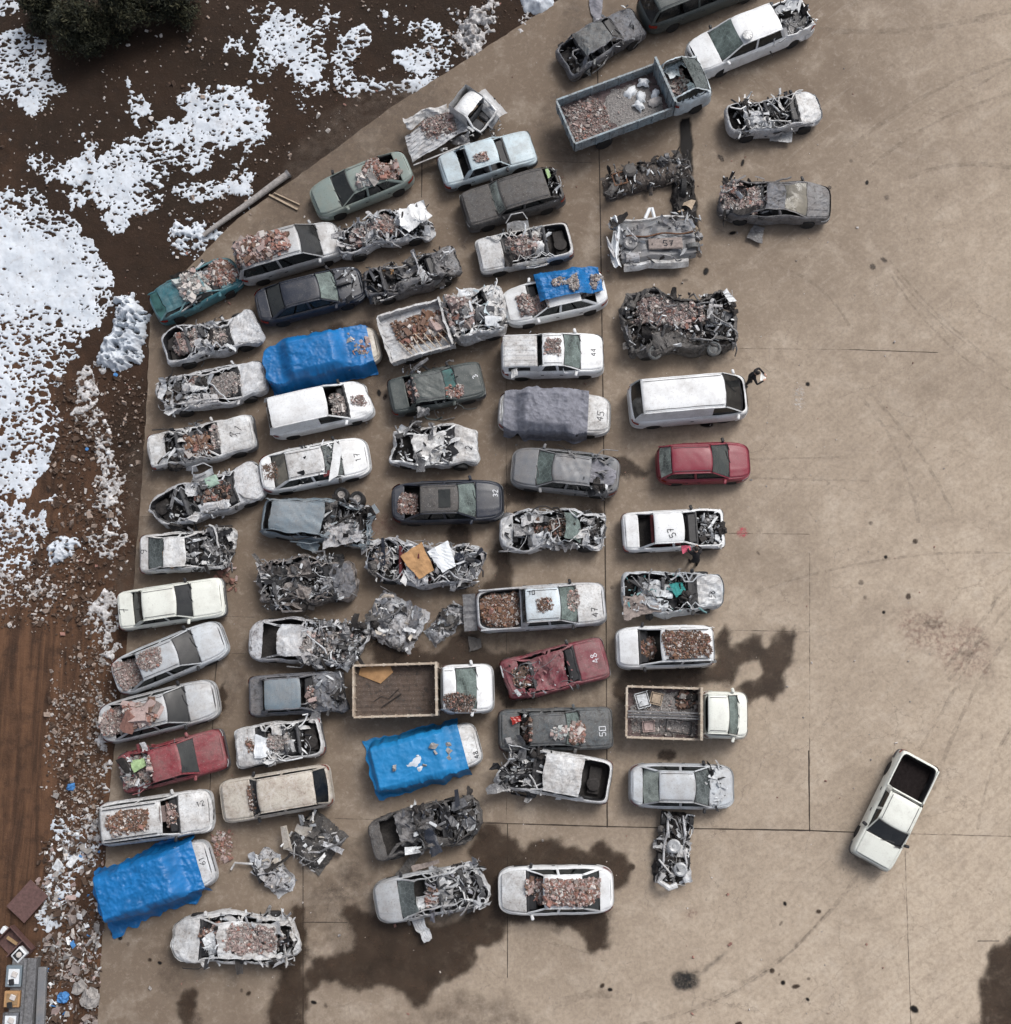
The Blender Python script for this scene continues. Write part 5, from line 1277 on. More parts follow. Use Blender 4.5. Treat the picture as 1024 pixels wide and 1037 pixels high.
concrete_mat()
film_mat('wet', (.043, .029, .020), .42, .05, .62, 1.6, .92, .18, fade=True)
film_mat('damp', (.10, .072, .052), .6, .30, .66, 2.2, .42, fade=True)
film_mat('damp_rim', (.10, .072, .052), .6, .25, .6, 5, .7, fade=True)
film_mat('oil', (.007, .006, .006), .6, .12, .34, 7, .98, .15, fade=True)
film_mat('soot', (.02, .02, .02), .9, .32, .66, 3.5, .95, fade=True)
film_mat('tyre_film', (.15, .12, .095), .85, .40, .72, 3, .34)
film_mat('pink_film', (.42, .06, .09), .8, .40, .60, 9, .8, fade=True)
film_mat('red_dust', (.20, .10, .085), .95, .44, .68, 5, .5, fade=True)
film_mat('lime', (.5, .47, .44), .95, .46, .62, 9, .6, fade=True)


def dirt_mat():
    m, nt, N, L, bs = newmat('dirt')
    p = pos(nt)
    a = noise_n(nt, p, .22, 7, .66, .5); b = noise_n(nt, p, 1.6, 8, .7); f = noise_n(nt, p, 9, 8, .75)
    sp = nt.nodes.new('ShaderNodeSeparateXYZ'); L.new(p, sp.inputs[0])
    up = ramp(nt, mth(nt, 'ADD', mth(nt, 'MULTIPLY', sp.outputs['Y'], .03), mth(nt, 'MULTIPLY', a, .5)), [(.35, 0), (1.05, 1)])
    c = mixc(nt, mth(nt, 'MULTIPLY', ramp(nt, a, [(.36, 0), (.62, 1)]), mth(nt, 'SUBTRACT', 1.0, mth(nt, 'MULTIPLY', up, .8))), (.022, .0145, .010), (.064, .033, .020))
    # wheel-packed red clay track at the lower left
    t = mth(nt, 'ADD', mth(nt, 'MULTIPLY', sp.outputs['X'], -.25), mth(nt, 'MULTIPLY', sp.outputs['Y'], -.10))
    t = mth(nt, 'ADD', t, mth(nt, 'MULTIPLY', b, .9))
    mpd = nd(nt, 'ShaderNodeMapping'); mpd.inputs['Scale'].default_value = (2.2, .16, 1); mpd.inputs['Rotation'].default_value = (0, 0, .12); L.new(p, mpd.inputs['Vector'])
    rut = noise_n(nt, mpd.outputs[0], 1.0, 7, .7, .6)
    clay = mixc(nt, ramp(nt, rut, [(.40, 0), (.60, 1)]), (.050, .028, .018), (.125, .066, .038))
    c = mixc(nt, mth(nt, 'MULTIPLY', ramp(nt, mth(nt, 'MULTIPLY', t, .14), [(.52, 0), (.74, 1)]), .9), c, clay)
    c = mixc(nt, mth(nt, 'MULTIPLY', ramp(nt, b, [(.32, 1), (.5, 0)]), .6), c, (.022, .015, .012))
    c = mixc(nt, mth(nt, 'MULTIPLY', ramp(nt, f, [(.55, 0), (.75, 1)]), .45), c, (.13, .082, .06))
    L.new(c, bs.inputs['Base Color']); bs.inputs['Roughness'].default_value = .9; bs.inputs['Specular IOR Level'].default_value = .2
    bumpn(nt, mth(nt, 'ADD', b, mth(nt, 'MULTIPLY', f, .5)), bs, .9, .08)


dirt_mat()
m, nt, N, L, bs = newmat('snow')
p = pos(nt); a = noise_n(nt, p, 5, 8, .75); b = noise_n(nt, p, 1.0, 6, .6)
c = mixc(nt, ramp(nt, b, [(.3, 0), (.7, 1)]), (.44, .49, .55), (.59, .63, .68))
e = noise_n(nt, p, 1.7, 9, .75, .8)
c = mixc(nt, mth(nt, 'MULTIPLY', ramp(nt, e, [(.50, 0), (.66, 1)]), .55), c, (.40, .40, .41))
c = mixc(nt, mth(nt, 'MULTIPLY', ramp(nt, a, [(.58, 0), (.68, 1)]), .75), c, (.12, .085, .065))
L.new(c, bs.inputs['Base Color']); bs.inputs['Roughness'].default_value = .75; bumpn(nt, a, bs, .25, .02)
m, nt, N, L, bs = newmat('dirty_snow')
p = pos(nt); a = noise_n(nt, p, 4, 8, .8)
c = mixc(nt, ramp(nt, a, [(.40, 0), (.66, 1)]), (.62, .62, .63), (.085, .062, .048))
L.new(c, bs.inputs['Base Color']); bs.inputs['Roughness'].default_value = .85; bumpn(nt, a, bs, .8, .06)

# ---------------------------------------------------------------- concrete slab
edge_px = [(96, 1075), (99, 1037), (103, 960), (107, 860), (112, 790), (118, 740), (128, 660), (136, 585), (143, 500), (149, 400), (152, 322), (172, 290), (240, 222), (330, 158), (397, 108), (470, 62), (545, 14), (575, -6), (640, -52)]
E = []
rr = np.random.RandomState(2)
ep = GP(edge_px)
for i in range(len(ep) - 1):
    n_ = max(2, int(np.hypot(*(ep[i + 1] - ep[i])) / .25))
    for t in range(n_): E.append(ep[i] + (ep[i + 1] - ep[i]) * t / n_ + rr.uniform(-.025, .025, 2))
E = np.array(E)
poly = list(map(tuple, E)) + [(20, 42), (130, 42), (130, -60), (E[0][0], -60)]
V_ = [(x, y, 0) for x, y in poly] + [(x, y, -.25) for x, y in poly]; n_ = len(poly)
bmv = MB(); bmv.add(V_, [tuple(range(n_))[::-1]] + [(i, i + n_, (i + 1) % n_ + n_, (i + 1) % n_) for i in range(n_)])
o = bmv.build('concrete_yard', 'concrete'); tag(o, 'brown-grey concrete yard slab', None, None, 'structure')
nrm = o.data.polygons[0].normal.z
if nrm < 0:
    o.data.flip_normals()


def edge_dist(x, y):
    """signed distance from the slab edge, positive on the dirt side (upper left)"""
    P = np.stack([x.ravel(), y.ravel()], 1); best = np.full(len(P), 1e9); sgn = np.ones(len(P))
    Q = np.vstack([[ep[0] + (0, -40)], ep, [(20, 42)]])
    for i in range(len(Q) - 1):
        a, b = Q[i], Q[i + 1]; d = b - a; t = np.clip(((P - a) @ d) / (d @ d), 0, 1)
        c_ = a + t[:, None] * d; dd = np.hypot(*(P - c_).T)
        cr_ = d[0] * (P[:, 1] - a[1]) - d[1] * (P[:, 0] - a[0])
        k = dd < best; best[k] = dd[k]; sgn[k] = np.sign(cr_[k])
    return (best * sgn).reshape(x.shape)


def dirt_h(x, y):
    d = edge_dist(x, y)
    h = -.09 + .34 * (fbm(x * .35, y * .35, 21, 5) - .5) * sm(.1, 2.5, d) + .10 * (fbm(x * 1.6, y * 1.6, 31, 4) - .5)
    h += .10 * np.abs(fbm(x * .9 + 3, y * .9, 51, 3) - .5) * sm(0, 1, d)
    h += .03 * np.sin((x * .96 - y * .18) * 3.1) * sm(-19.5, -20.5, x) * sm(2, 6, d)
    return np.where(d < .05, np.minimum(h, -.05), np.where(d < .3, np.minimum(h, -.01), h))


xs = np.concatenate([[-260, -120, -60, -40], np.arange(-30, -7, .13), np.arange(-7, 14, .5), [30, 80, 160, 300]])
ys = np.concatenate([[-260, -120, -60, -30], np.arange(-18, 42, .13), [50, 80, 160, 300]])
XX, YY = np.meshgrid(xs, ys, indexing='ij')
ZZ = np.where((np.abs(XX) > 45) | (YY > 44) | (YY < -20), -.2, dirt_h(XX, YY)); ZZ = np.where(edge_dist(XX, YY) < -1.0, -.3, ZZ)
def gridfaces(a, b):
    I = np.arange(a * b).reshape(a, b); return np.stack([I[:-1, :-1], I[1:, :-1], I[1:, 1:], I[:-1, 1:]], -1).reshape(-1, 4)
o = raw_mesh('dirt_ground', np.stack([XX, YY, ZZ], -1).reshape(-1, 3), gridfaces(*XX.shape), ['dirt'], None, True)
tag(o, 'dark red-brown dirt beside the slab', None, None, 'structure')


# ---------------------------------------------------------------- snow lying on the dirt
def polydist(P, poly):
    best = np.full(len(P), 1e9); ins = np.zeros(len(P), bool); n_ = len(poly)
    for i in range(n_):
        a, b = poly[i], poly[(i + 1) % n_]; d = b - a; t = np.clip(((P - a) @ d) / (d @ d + 1e-9), 0, 1)
        c_ = a + t[:, None] * d; best = np.minimum(best, np.hypot(*(P - c_).T))
        cond = (a[1] > P[:, 1]) != (b[1] > P[:, 1])
        with np.errstate(divide='ignore', invalid='ignore'):
            xi = (b[0] - a[0]) * (P[:, 1] - a[1]) / (b[1] - a[1]) + a[0]
        ins ^= cond & (P[:, 0] < xi)
    return np.where(ins, best, -best)


def snow(px, label, seed, holes=.5, rag=.5, thick=.07, mat_='snow', step=.032, mound=0, name='snow', soft=.5):
    poly = GP(px); lo, hi = poly.min(0) - .7, poly.max(0) + .7
    xs = np.arange(lo[0], hi[0], step); ys = np.arange(lo[1], hi[1], step)
    X_, Y_ = np.meshgrid(xs, ys, indexing='ij')
    sd = polydist(np.stack([X_.ravel(), Y_.ravel()], 1), poly).reshape(X_.shape)
    f = np.clip(sd / soft, -2.2, 1.3) + rag * 4.2 * (fbm(X_ * 1.1 + seed, Y_ * 1.1, seed, 5) - .5) + rag * 3.0 * (fbm(X_ * 4.2 + seed, Y_ * 4.2, seed + 2, 4) - .5)
    # melt holes: Worley-like dots at two sizes, stretched a little
    for sc, r0, w in ((1.9, .27, 1.0), (3.0, .30, 1.0), (4.6, .30, .8)):
        wx = .22 * (fbm(X_ * 3, Y_ * 3, seed + 30, 3) - .5); u, v = (X_ * .9 + Y_ * .35 + wx) * sc, (Y_ * .95 - X_ * .2 - wx) * sc * 1.45
        iu, iv = np.floor(u), np.floor(v); best = np.full(X_.shape, 9.)
        for du in (-1, 0, 1):
            for dv in (-1, 0, 1):
                a, b = iu + du, iv + dv
                cx = a + _hash(a, b, seed + 7); cy = b + _hash(a, b, seed + 8); q = _hash(a, b, seed + 9)
                pr = holes * np.clip(6.5 * (fbm(a / sc * .42, b / sc * .42, seed + 12, 3) - .40), .10, 1.0) + .30 * (holes > 0) * (1 - sm(.3, 1.8, sd))
                best = np.minimum(best, np.where(q < pr, np.hypot(u - cx, v - cy) / (r0 * (.5 + q)), 9))
        f = np.minimum(f, (best - 1) * w)
    keep = f > 0
    base = dirt_h(X_, Y_)
    Z_ = base + .006 + np.clip(f * 2.5, 0, 1) * thick * .16 + .03 * fbm(X_ * .8, Y_ * .8, seed) + (mound * (np.clip(f, 0, 1.2) * .5 + .5 * np.clip(sd / .9, 0, 1) ** .8) * (.45 + 1.0 * fbm(X_ * 2, Y_ * 2, seed)) + .04 * (fbm(X_ * 6, Y_ * 6, seed + 3) - .5) * (f > .1) if mound else 0)
    Z_ = np.where(keep, Z_, base - .02)
    F = gridfaces(*X_.shape); k = keep.ravel()[F]; F = F[k.sum(1) >= 2]
    if mound == 0: pass
    used, inv = np.unique(F, return_inverse=True)
    Vv = np.stack([X_, Y_, Z_], -1).reshape(-1, 3)[used]
    o = raw_mesh(name, Vv, inv.reshape(-1, 4), [mat_], None, True)
    tag(o, label, 'snow', 'patches of melting snow', 'stuff'); return o


snow([(-40, 186), (0, 188), (24, 188), (53, 204), (81, 225), (101, 253), (118, 281), (107, 314), (87, 342), (77, 358), (65, 375), (53, 407), (57, 443), (49, 464), (32, 504), (16, 504), (0, 497), (-40, 500)], 'largest snow sheet pitted with melt holes, down the dirt side', 1, .62, .42, .09)
snow([(117, 300), (135, 296), (150, 314), (149, 340), (143, 370), (120, 373), (93, 372), (100, 350), (112, 330)], 'bright snow mound touching the slab corner by the teal hatchback', 3, .25, .55, .08, mound=.6, soft=.35)
snow([(50, 556), (62, 545), (82, 540), (88, 550), (76, 565), (60, 578), (46, 572)], 'small bright snow heap alone below the largest snow sheet', 4, .3, .8, .06, mound=.3, soft=.3)
snow([(-30, 500), (10, 512), (30, 505), (52, 520), (50, 545), (30, 560), (18, 585), (-30, 570)], 'broken crust of snow above the clay track', 5, .75, .9, .05)
snow([(-30, 33), (20, 28), (46, 42), (52, 78), (72, 90), (66, 98), (55, 100), (32, 113), (14, 102), (-30, 98)], 'snow patch under the evergreen in the top corner', 6, .5, .35, .07)
snow([(-20, -12), (22, -8), (18, 10), (-20, 16)], 'sliver of snow at the very top corner', 7, .4, .4, .06)
snow([(22, 155), (38, 143), (61, 160), (74, 150), (80, 124), (96, 128), (99, 152), (118, 150), (152, 135), (178, 117), (160, 96), (188, 86), (211, 94), (230, 84), (250, 92), (264, 104), (262, 140), (228, 152), (190, 170), (165, 170), (170, 193), (152, 216), (109, 231), (96, 203), (63, 190), (48, 178)], 'irregular snow field across the middle of the upper dirt bank', 8, .7, .95, .08)
snow([(178, 192), (203, 176), (246, 186), (250, 196), (215, 200), (190, 204)], 'flat snow streak above the fallen concrete pole', 9, .45, .5, .05)
snow([(172, 243), (182, 226), (208, 220), (218, 236), (200, 250)], 'crusty snow heap at the lower end of the concrete pole', 10, .5, .9, .06, mound=.2)
snow([(120, 82), (146, 92), (150, 112), (136, 122), (126, 105)], 'little snow patch left of the snow field', 11, .5, .5, .05)
snow([(230, 50), (245, 42), (276, 48), (290, 70), (318, 100), (305, 104), (280, 84), (262, 66)], 'thin net of snow running down the upper bank', 12, .7, 1.0, .05)
snow([(270, 12), (330, 20), (325, 60), (318, 96), (304, 96), (300, 66), (280, 62), (262, 40)], 'lacy snow below the dark slope at the top', 13, .7, 1.15, .05)
snow([(345, 38), (368, 26), (374, 48), (352, 64), (362, 76), (396, 82), (392, 92), (352, 97), (336, 84), (333, 66)], 'L-shaped snow patch in the middle of the top dirt', 14, .45, .35, .07)
snow([(396, 50), (420, 46), (438, 60), (436, 74), (418, 70), (400, 62)], 'white snow patch nearest the upturned cab', 15, .35, .4, .06)
snow([(400, 15), (440, 20), (470, 60), (450, 80), (420, 100), (405, 84), (430, 60), (420, 35)], 'scattered snow flecks between the bright patches and the frosty tuft', 16, .8, 1.25, .05)
snow([(522, -14), (560, -14), (562, 6), (548, 15), (532, 12)], 'smooth bluish snow lump at the top edge of the slab', 17, .0, .25, .08, mound=.45, soft=.3)
snow([(500, 62), (512, 38), (536, 18), (545, 22), (524, 44), (506, 66)], 'dirty snow line along the upper slab edge', 18, .5, .8, .06, 'dirty_snow', mound=.1)
snow([(462, 6), (498, 4), (504, 20), (488, 34), (478, 52), (466, 34)], 'frosty grey tuft of snowy weeds near the top', 19, .35, .8, .06, 'dirty_snow', mound=.35)
snow([(248, 125), (264, 118), (268, 132), (258, 150), (246, 170), (262, 182), (250, 205), (236, 196), (240, 160)], 'snow strip above the concrete pole end', 20, .6, .8, .05)
snow([(96, 600), (108, 590), (112, 640), (118, 690), (108, 740), (112, 790), (100, 850), (92, 850), (100, 780), (96, 700), (104, 650)], 'dirty ice ridge along the left slab edge', 22, .55, 1.0, .07, 'dirty_snow', mound=.16)
snow([(78, 385), (100, 378), (104, 420), (118, 450), (120, 520), (112, 560), (100, 540), (100, 470), (84, 430)], 'muddy slush running beside the slab', 23, .5, 1.1, .06, 'dirty_snow', mound=.1)
snow([(62, 840), (82, 846), (86, 880), (72, 910), (52, 948), (40, 944), (50, 900), (60, 870)], 'grey slush and plastic beside the brown board', 24, .45, 1.0, .05)
snow([(-25, 575), (40, 585), (60, 600), (20, 612), (-25, 610)], 'muddy slush strip above the clay track', 25, .6, 1.15, .05, 'dirty_snow')


# ---------------------------------------------------------------- stains, joints and tyre marks on the slab
def rough_poly(px, seed, amp=.07, sub=4):
    P = GP(px); rs = np.random.RandomState(seed)
    for it in range(sub):
        Q = []
        for i in range(len(P)):
            a, b = P[i], P[(i + 1) % len(P)]; d = b - a; ln = np.hypot(*d)
            Q.append(a)
            if ln > .10: Q.append((a + b) / 2 + np.array([-d[1], d[0]]) * rs.uniform(-1, 1) * min(amp * 1.6, .35))
        P = np.array(Q)
    return P


ZL = [0.004]
def stain(px, m, label, seed=None, amp=.11, name='wet_stain'):
    seed = seed or int(px[0][0] * 7 + px[0][1]) % 999
    P = rough_poly(px, seed, amp)
    if m == 'wet' and len(px) > 4:
        c_ = np.array(px, float); q = c_ - c_.mean(0)
        nx_ = np.roll(c_, -1, 0) - np.roll(c_, 1, 0); nx_ /= np.linalg.norm(nx_, axis=1)[:, None] + 1e-9
        area = np.sum(c_[:, 0] * np.roll(c_[:, 1], -1) - np.roll(c_[:, 0], -1) * c_[:, 1])
        off = np.stack([nx_[:, 1], -nx_[:, 0]], 1) * (1 if area > 0 else -1)
        stain([tuple(v) for v in c_ + off * (2.4 if len(px) > 8 and name == 'wet_stain' else .8)], 'damp_rim', 'drying rim round a wet stain on the concrete', seed + 5, amp * 1.6, 'damp_rim')
    z = ZL[0]; ZL[0] += .00012
    fw = {'wet': .20, 'damp': .7, 'damp_rim': .45, 'oil': .08, 'soot': .45, 'red_dust': .6, 'lime': .3, 'pink_film': .12}[m]
    ext_ = P.max(0) - P.min(0); fw = min(fw, .22 * ext_.min()); step = float(np.clip(min(ext_) / 14, .02, .09))
    xs_ = np.arange(P[:, 0].min() - .1, P[:, 0].max() + .1, step); ys_ = np.arange(P[:, 1].min() - .1, P[:, 1].max() + .1, step)
    X_, Y_ = np.meshgrid(xs_, ys_, indexing='ij'); sd = polydist(np.stack([X_.ravel(), Y_.ravel()], 1), P)
    fa = sm(-.04, fw, sd + fw * 1.0 * (fbm(X_.ravel() * 3.5, Y_.ravel() * 3.5, seed, 4) - .5))
    F = gridfaces(*X_.shape); F = F[(fa[F] > .01).any(1)]; used, inv = np.unique(F, return_inverse=True)
    o = raw_mesh(name, np.column_stack([X_.ravel(), Y_.ravel(), np.full(X_.size, z)])[used], inv.reshape(-1, 4), [m])
    at = o.data.attributes.new('fade', 'FLOAT', 'POINT'); at.data.foreach_set('value', fa[used].astype(np.float32))
    tag(o, label, None, 'stains on the concrete', 'structure'); return o


def ell(cx, cy, rx, ry, rz=0, n=12):
    return [(cx + rx * math.cos(t) * math.cos(rz) - ry * math.sin(t) * math.sin(rz), cy + rx * math.cos(t) * math.sin(rz) + ry * math.sin(t) * math.cos(rz)) for t in np.linspace(0, 2 * PI, n, endpoint=False)]


damp = [[(380, 600), (520, 560), (620, 640), (640, 760), (500, 740), (380, 720)], [(300, 880), (400, 860), (470, 900), (440, 1000), (330, 1000)], [(320, 110), (460, 60), (430, 150), (330, 215), (240, 260), (250, 230)],
        [(540, 90), (620, 110), (600, 180), (545, 170)], [(250, 300), (380, 300), (390, 400), (280, 420)], [(495, 480), (620, 470), (610, 540), (520, 545)], [(560, 0), (650, 0), (600, 60), (560, 60)], [(128, 560), (150, 545), (150, 660), (128, 650)],
        [(148, 300), (200, 300), (180, 340), (150, 420)], [(230, 655), (250, 660), (240, 720), (215, 745)], [(150, 960), (190, 960), (185, 1010), (165, 1010)], [(380, 1010), (520, 1000), (560, 1040), (400, 1050)],
        [(330, 840), (380, 840), (370, 900), (335, 930)], [(620, 690), (760, 700), (700, 740), (620, 735)], [(150, 395), (166, 395), (150, 560), (141, 560)]]
for i, d_ in enumerate(damp): stain(d_, 'damp', 'faint damp brown patch on the concrete', 300 + i, .16, 'damp_patch')
stain([(621, 690), (626, 681), (640, 676), (722, 674), (725, 640), (735, 631), (741, 640), (741, 655), (756, 648), (764, 640), (773, 645), (776, 656), (786, 638), (795, 634), (800, 640), (805, 633), (808, 646), (805, 665), (797, 680), (795, 700), (785, 712), (775, 706), (760, 716), (753, 712), (744, 697), (750, 692), (765, 688), (771, 680), (768, 670), (755, 672), (748, 680), (742, 696), (700, 700), (660, 703), (635, 713), (622, 706)], 'wet', 'large forked wet stain right of the white people carrier')
stain([(619, 462), (640, 466), (662, 477), (655, 484), (628, 485), (618, 480)], 'wet', 'pointed wet stain beside the buckled grey sedan')
stain([(483, 833), (503, 832), (517, 847), (531, 859), (548, 848), (565, 848), (574, 856), (596, 861), (604, 850), (611, 849), (622, 862), (637, 866), (641, 882), (637, 895), (622, 903), (619, 935), (618, 960), (599, 967), (591, 954), (582, 944), (540, 934), (517, 936), (509, 954), (483, 960), (483, 977), (463, 991), (438, 1011), (426, 1026), (415, 1017), (407, 1005), (380, 1000), (350, 1001), (307, 1005), (308, 986), (318, 970), (340, 966), (356, 961), (352, 935), (340, 925), (350, 915), (378, 925), (430, 935), (470, 925), (478, 890), (474, 860), (480, 850)], 'wet', 'biggest wet stain, spreading around the brick-roofed white sedan')
stain([(296, 912), (310, 918), (312, 940), (307, 985), (306, 1060), (262, 1060), (272, 1015), (283, 985), (266, 976), (280, 955), (294, 945)], 'wet', 'wet run-off channel right of the rubble-coated hatchback')
stain([(186, 1002), (195, 998), (201, 1004), (200, 1060), (184, 1060)], 'wet', 'narrow upright wet streak at the bottom edge')
stain([(508, 490), (530, 490), (549, 500), (540, 512), (512, 513)], 'wet', 'wet patch between the black sunroof sedan and the buckled grey one')
stain([(507, 543), (517, 561), (518, 598), (500, 603), (469, 612), (471, 600), (489, 594), (502, 576), (494, 561)], 'wet', 'wet streak left of the wreck with green glass')
stain(ell(465, 542, 14, 13), 'wet', 'round wet spot above the gutted wreck')
stain([(376, 640), (400, 655), (445, 660), (470, 640), (490, 650), (500, 660), (528, 654), (545, 662), (530, 690), (506, 705), (480, 682), (440, 674), (380, 674)], 'wet', 'wet patch around the end of the white-cabbed dump truck')
stain([(505, 696), (548, 694), (545, 716), (508, 718)], 'wet', 'wet patch between the dark red and slate sedans')
stain([(690, 120), (699, 118), (702, 150), (700, 182), (706, 205), (709, 234), (690, 238), (684, 205), (691, 160)], 'oil', 'black oil trail running down from the tipper cab', None, .05, 'oil_stain')
stain([(1007, 955), (1024, 944), (1060, 940), (1060, 1070), (985, 1070), (992, 1020), (998, 980)], 'wet', 'wet corner patch at the lower right edge')
stain([(590, 515), (603, 512), (613, 520), (612, 530), (600, 522)], 'wet', 'small wet spot at the upturned green windscreen')
stain([(312, 332), (340, 326), (378, 322), (384, 336), (372, 345), (338, 336), (316, 342)], 'wet', 'wet patch between the navy sedan and the blue-tarped car')
stain([(214, 702), (228, 690), (231, 706), (224, 722), (215, 722)], 'wet', 'wet spot at the nose of the block-laden silver sedan')
stain(ell(350, 881, 9, 13), 'damp', 'brown blotch right of the torn front end', 61, .1)
stain(ell(342, 905, 15, 9), 'damp', 'second brown blotch right of the torn front end', 62, .1)
stain(ell(675, 765, 9, 5), 'wet', 'wet spot above the silver saloon')
stain(ell(716, 430, 7, 3), 'oil', 'black spot below the white minibus', None, .03, 'oil_stain')
stain([(676, 562), (690, 560), (700, 566), (680, 566)], 'damp', 'damp smear under the silver hatchback nose', 63)
stain(ell(694, 993, 17, 14), 'soot', 'black burn mark on the open concrete at the bottom', 91, .2, 'burn_mark')
stain(ell(692, 994, 12, 9), 'soot', 'darker inner part of the black burn mark', 92, .16, 'burn_mark')
stain(ell(693, 992, 7, 6), 'soot', 'dense core of the black burn mark', None, .06, 'burn_mark')
stain([(700, 990), (712, 980), (738, 960), (742, 958), (718, 982), (702, 996)], 'soot', 'smear trailing from the burn mark', None, .05, 'burn_mark')
stain(ell(752, 539, 6, 6), 'pink_film', 'pink paint splash right of the bared engine', None, .07, 'paint_splash')
stain(ell(700, 925, 7, 6), 'red_dust', 'faint pink smudge below the stripped chassis', None, .07, 'paint_splash')
stain(ell(809, 403, 7, 14), 'lime', 'pale scratched splash right of the standing person', None, .16, 'scratch_mark')
stain(ell(960, 650, 60, 34, .5), 'red_dust', 'pinkish dusty area on the right of the yard', None, .2, 'dust_patch')
stain(ell(390, 530, 22, 14), 'red_dust', 'red dust between the second and third columns', None, .2, 'dust_patch')
stain(ell(226, 860, 14, 26, .4), 'red_dust', 'red rubble dust beside the white estate car', None, .2, 'dust_patch')
stain(ell(945, 632, 10, 6), 'damp', 'dark oily spot on the right of the yard', 64, .06)
stain([(965, 655), (985, 655), (1003, 672), (1008, 685), (990, 672), (970, 664)], 'damp', 'comma-shaped oily stain on the right of the yard', 65, .08)
stain(ell(878, 870, 16, 8), 'damp', 'damp spot at the nose of the lone crew-cab pickup', 66, .08)
stain(ell(635, 345, 6, 4), 'damp', 'damp dot by the flattened burnt wreck', 67, .05)
spots = [(704, 246, 4, 3), (708, 258, 5, 3), (715, 275, 6, 4), (694, 284, 4, 2), (730, 160, 6, 2), (752, 165, 5, 2), (898, 200, 4, 4), (884, 270, 4, 3), (878, 185, 3, 2), (862, 163, 2, 2), (895, 263, 5, 2), (818, 389, 3, 3), (882, 530, 3, 3), (927, 548, 3, 3), (897, 564, 2, 2), (872, 590, 4, 4), (920, 604, 3, 4), (895, 620, 2, 2), (876, 605, 2, 2), (829, 923, 3, 2), (795, 915, 3, 2), (791, 935, 4, 2), (782, 983, 3, 3), (793, 995, 3, 3), (789, 987, 2, 1), (806, 999, 5, 2), (818, 1012, 3, 2), (819, 991, 2, 2), (748, 1037, 5, 3), (926, 1022, 7, 5), (1000, 1033, 6, 3), (115, 945, 4, 3), (122, 950, 3, 3), (130, 956, 3, 2), (152, 972, 2, 2), (162, 975, 3, 2), (245, 1003, 3, 2), (252, 1006, 3, 2), (318, 1015, 4, 2), (330, 1018, 4, 2), (610, 998, 3, 2), (618, 1002, 3, 2), (584, 890, 3, 3), (640, 878, 4, 4), (638, 600, 4, 3), (620, 595, 3, 3), (390, 402, 4, 2), (384, 398, 3, 5), (768, 560, 3, 1), (840, 190, 2, 2), (742, 236, 5, 2), (470, 250, 5, 3), (520, 265, 3, 2)]
for i, s_ in enumerate(spots): stain(ell(s_[0], s_[1], s_[2] * .7, s_[3] * .7, rz=i, n=8), 'damp_rim' if i % 3 == 0 else 'wet' if i % 3 == 1 else 'oil', 'small dark drip spot on the concrete', 700 + i, .025, 'drip_spot')


def ribbon(px, w, m, name, label, z=.004, wob=.0, seed=0):
    P = GP(px); Q = []
    for i in range(len(P) - 1):
        n_ = max(2, int(np.hypot(*(P[i + 1] - P[i])) / .3)); Q += [P[i] + (P[i + 1] - P[i]) * t / n_ for t in range(n_)]
    Q = np.array(Q + [P[-1]]); T = np.gradient(Q, axis=0); T /= np.linalg.norm(T, axis=1)[:, None]
    rs = np.random.RandomState(seed); Nn = np.stack([-T[:, 1], T[:, 0]], 1); Q = Q + Nn * rs.uniform(-wob, wob, (len(Q), 1))
    ww = w * rs.uniform(.7, 1.3, (len(Q), 1))
    o = MB().grid(np.stack([np.column_stack([Q - Nn * ww / 2, np.full(len(Q), z)]), np.column_stack([Q + Nn * ww / 2, np.full(len(Q), z)])], 1)).build(name, m)
    if o.data.polygons[0].normal.z < 0: o.data.flip_normals()
    tag(o, label, None, None, 'structure'); return o


simple('joint', (.035, .026, .02), .9)
film_mat('joint_faint', (.09, .07, .055), .9, .38, .6, 2, .6)
for i, (px, w, m_) in enumerate([
    ([(605, 60), (608, 215), (611, 420), (614, 640), (615, 838)], .05, 'joint'), ([(514, 834), (514, 990)], .03, 'joint'), ([(307, 870), (307, 1060)], .04, 'joint'), ([(222, 640), (217, 700), (211, 840)], .035, 'joint'), ([(428, 120), (427, 200)], .04, 'joint'),
    ([(820, 560), (820, 640), (820, 840)], .03, 'joint_faint'), ([(819, 760), (820, 842)], .045, 'joint'), ([(916, 845), (923, 1050)], .035, 'joint_faint'), ([(513, 300), (513, 830)], .03, 'joint_faint'),
    ([(100, 819), (217, 824), (345, 829), (420, 831)], .035, 'joint_faint'), ([(420, 831), (514, 834), (614, 837), (700, 839)], .045, 'joint'), ([(700, 839), (820, 841), (870, 843)], .05, 'joint'), ([(870, 843), (1024, 847), (1100, 849)], .035, 'joint_faint'),
    ([(740, 353), (860, 354)], .025, 'joint_faint'), ([(860, 354), (950, 357)], .03, 'joint'), ([(142, 523), (262, 526)], .03, 'joint_faint'), ([(225, 624), (258, 625)], .03, 'joint_faint'), ([(738, 540), (820, 541)], .03, 'joint_faint'), ([(735, 638), (820, 640)], .035, 'joint_faint'),
    ([(307, 934), (352, 934)], .03, 'joint'), ([(990, 953), (1012, 953)], .03, 'joint'), ([(428, 160), (608, 165)], .025, 'joint_faint'), ([(430, 355), (640, 350)], .025, 'joint_faint'), ([(180, 660), (250, 662)], .025, 'joint_faint')]):
    ribbon(px, w, m_, 'expansion_joint', 'dark expansion joint in the concrete', .0022 + .00005 * i, .004, i)
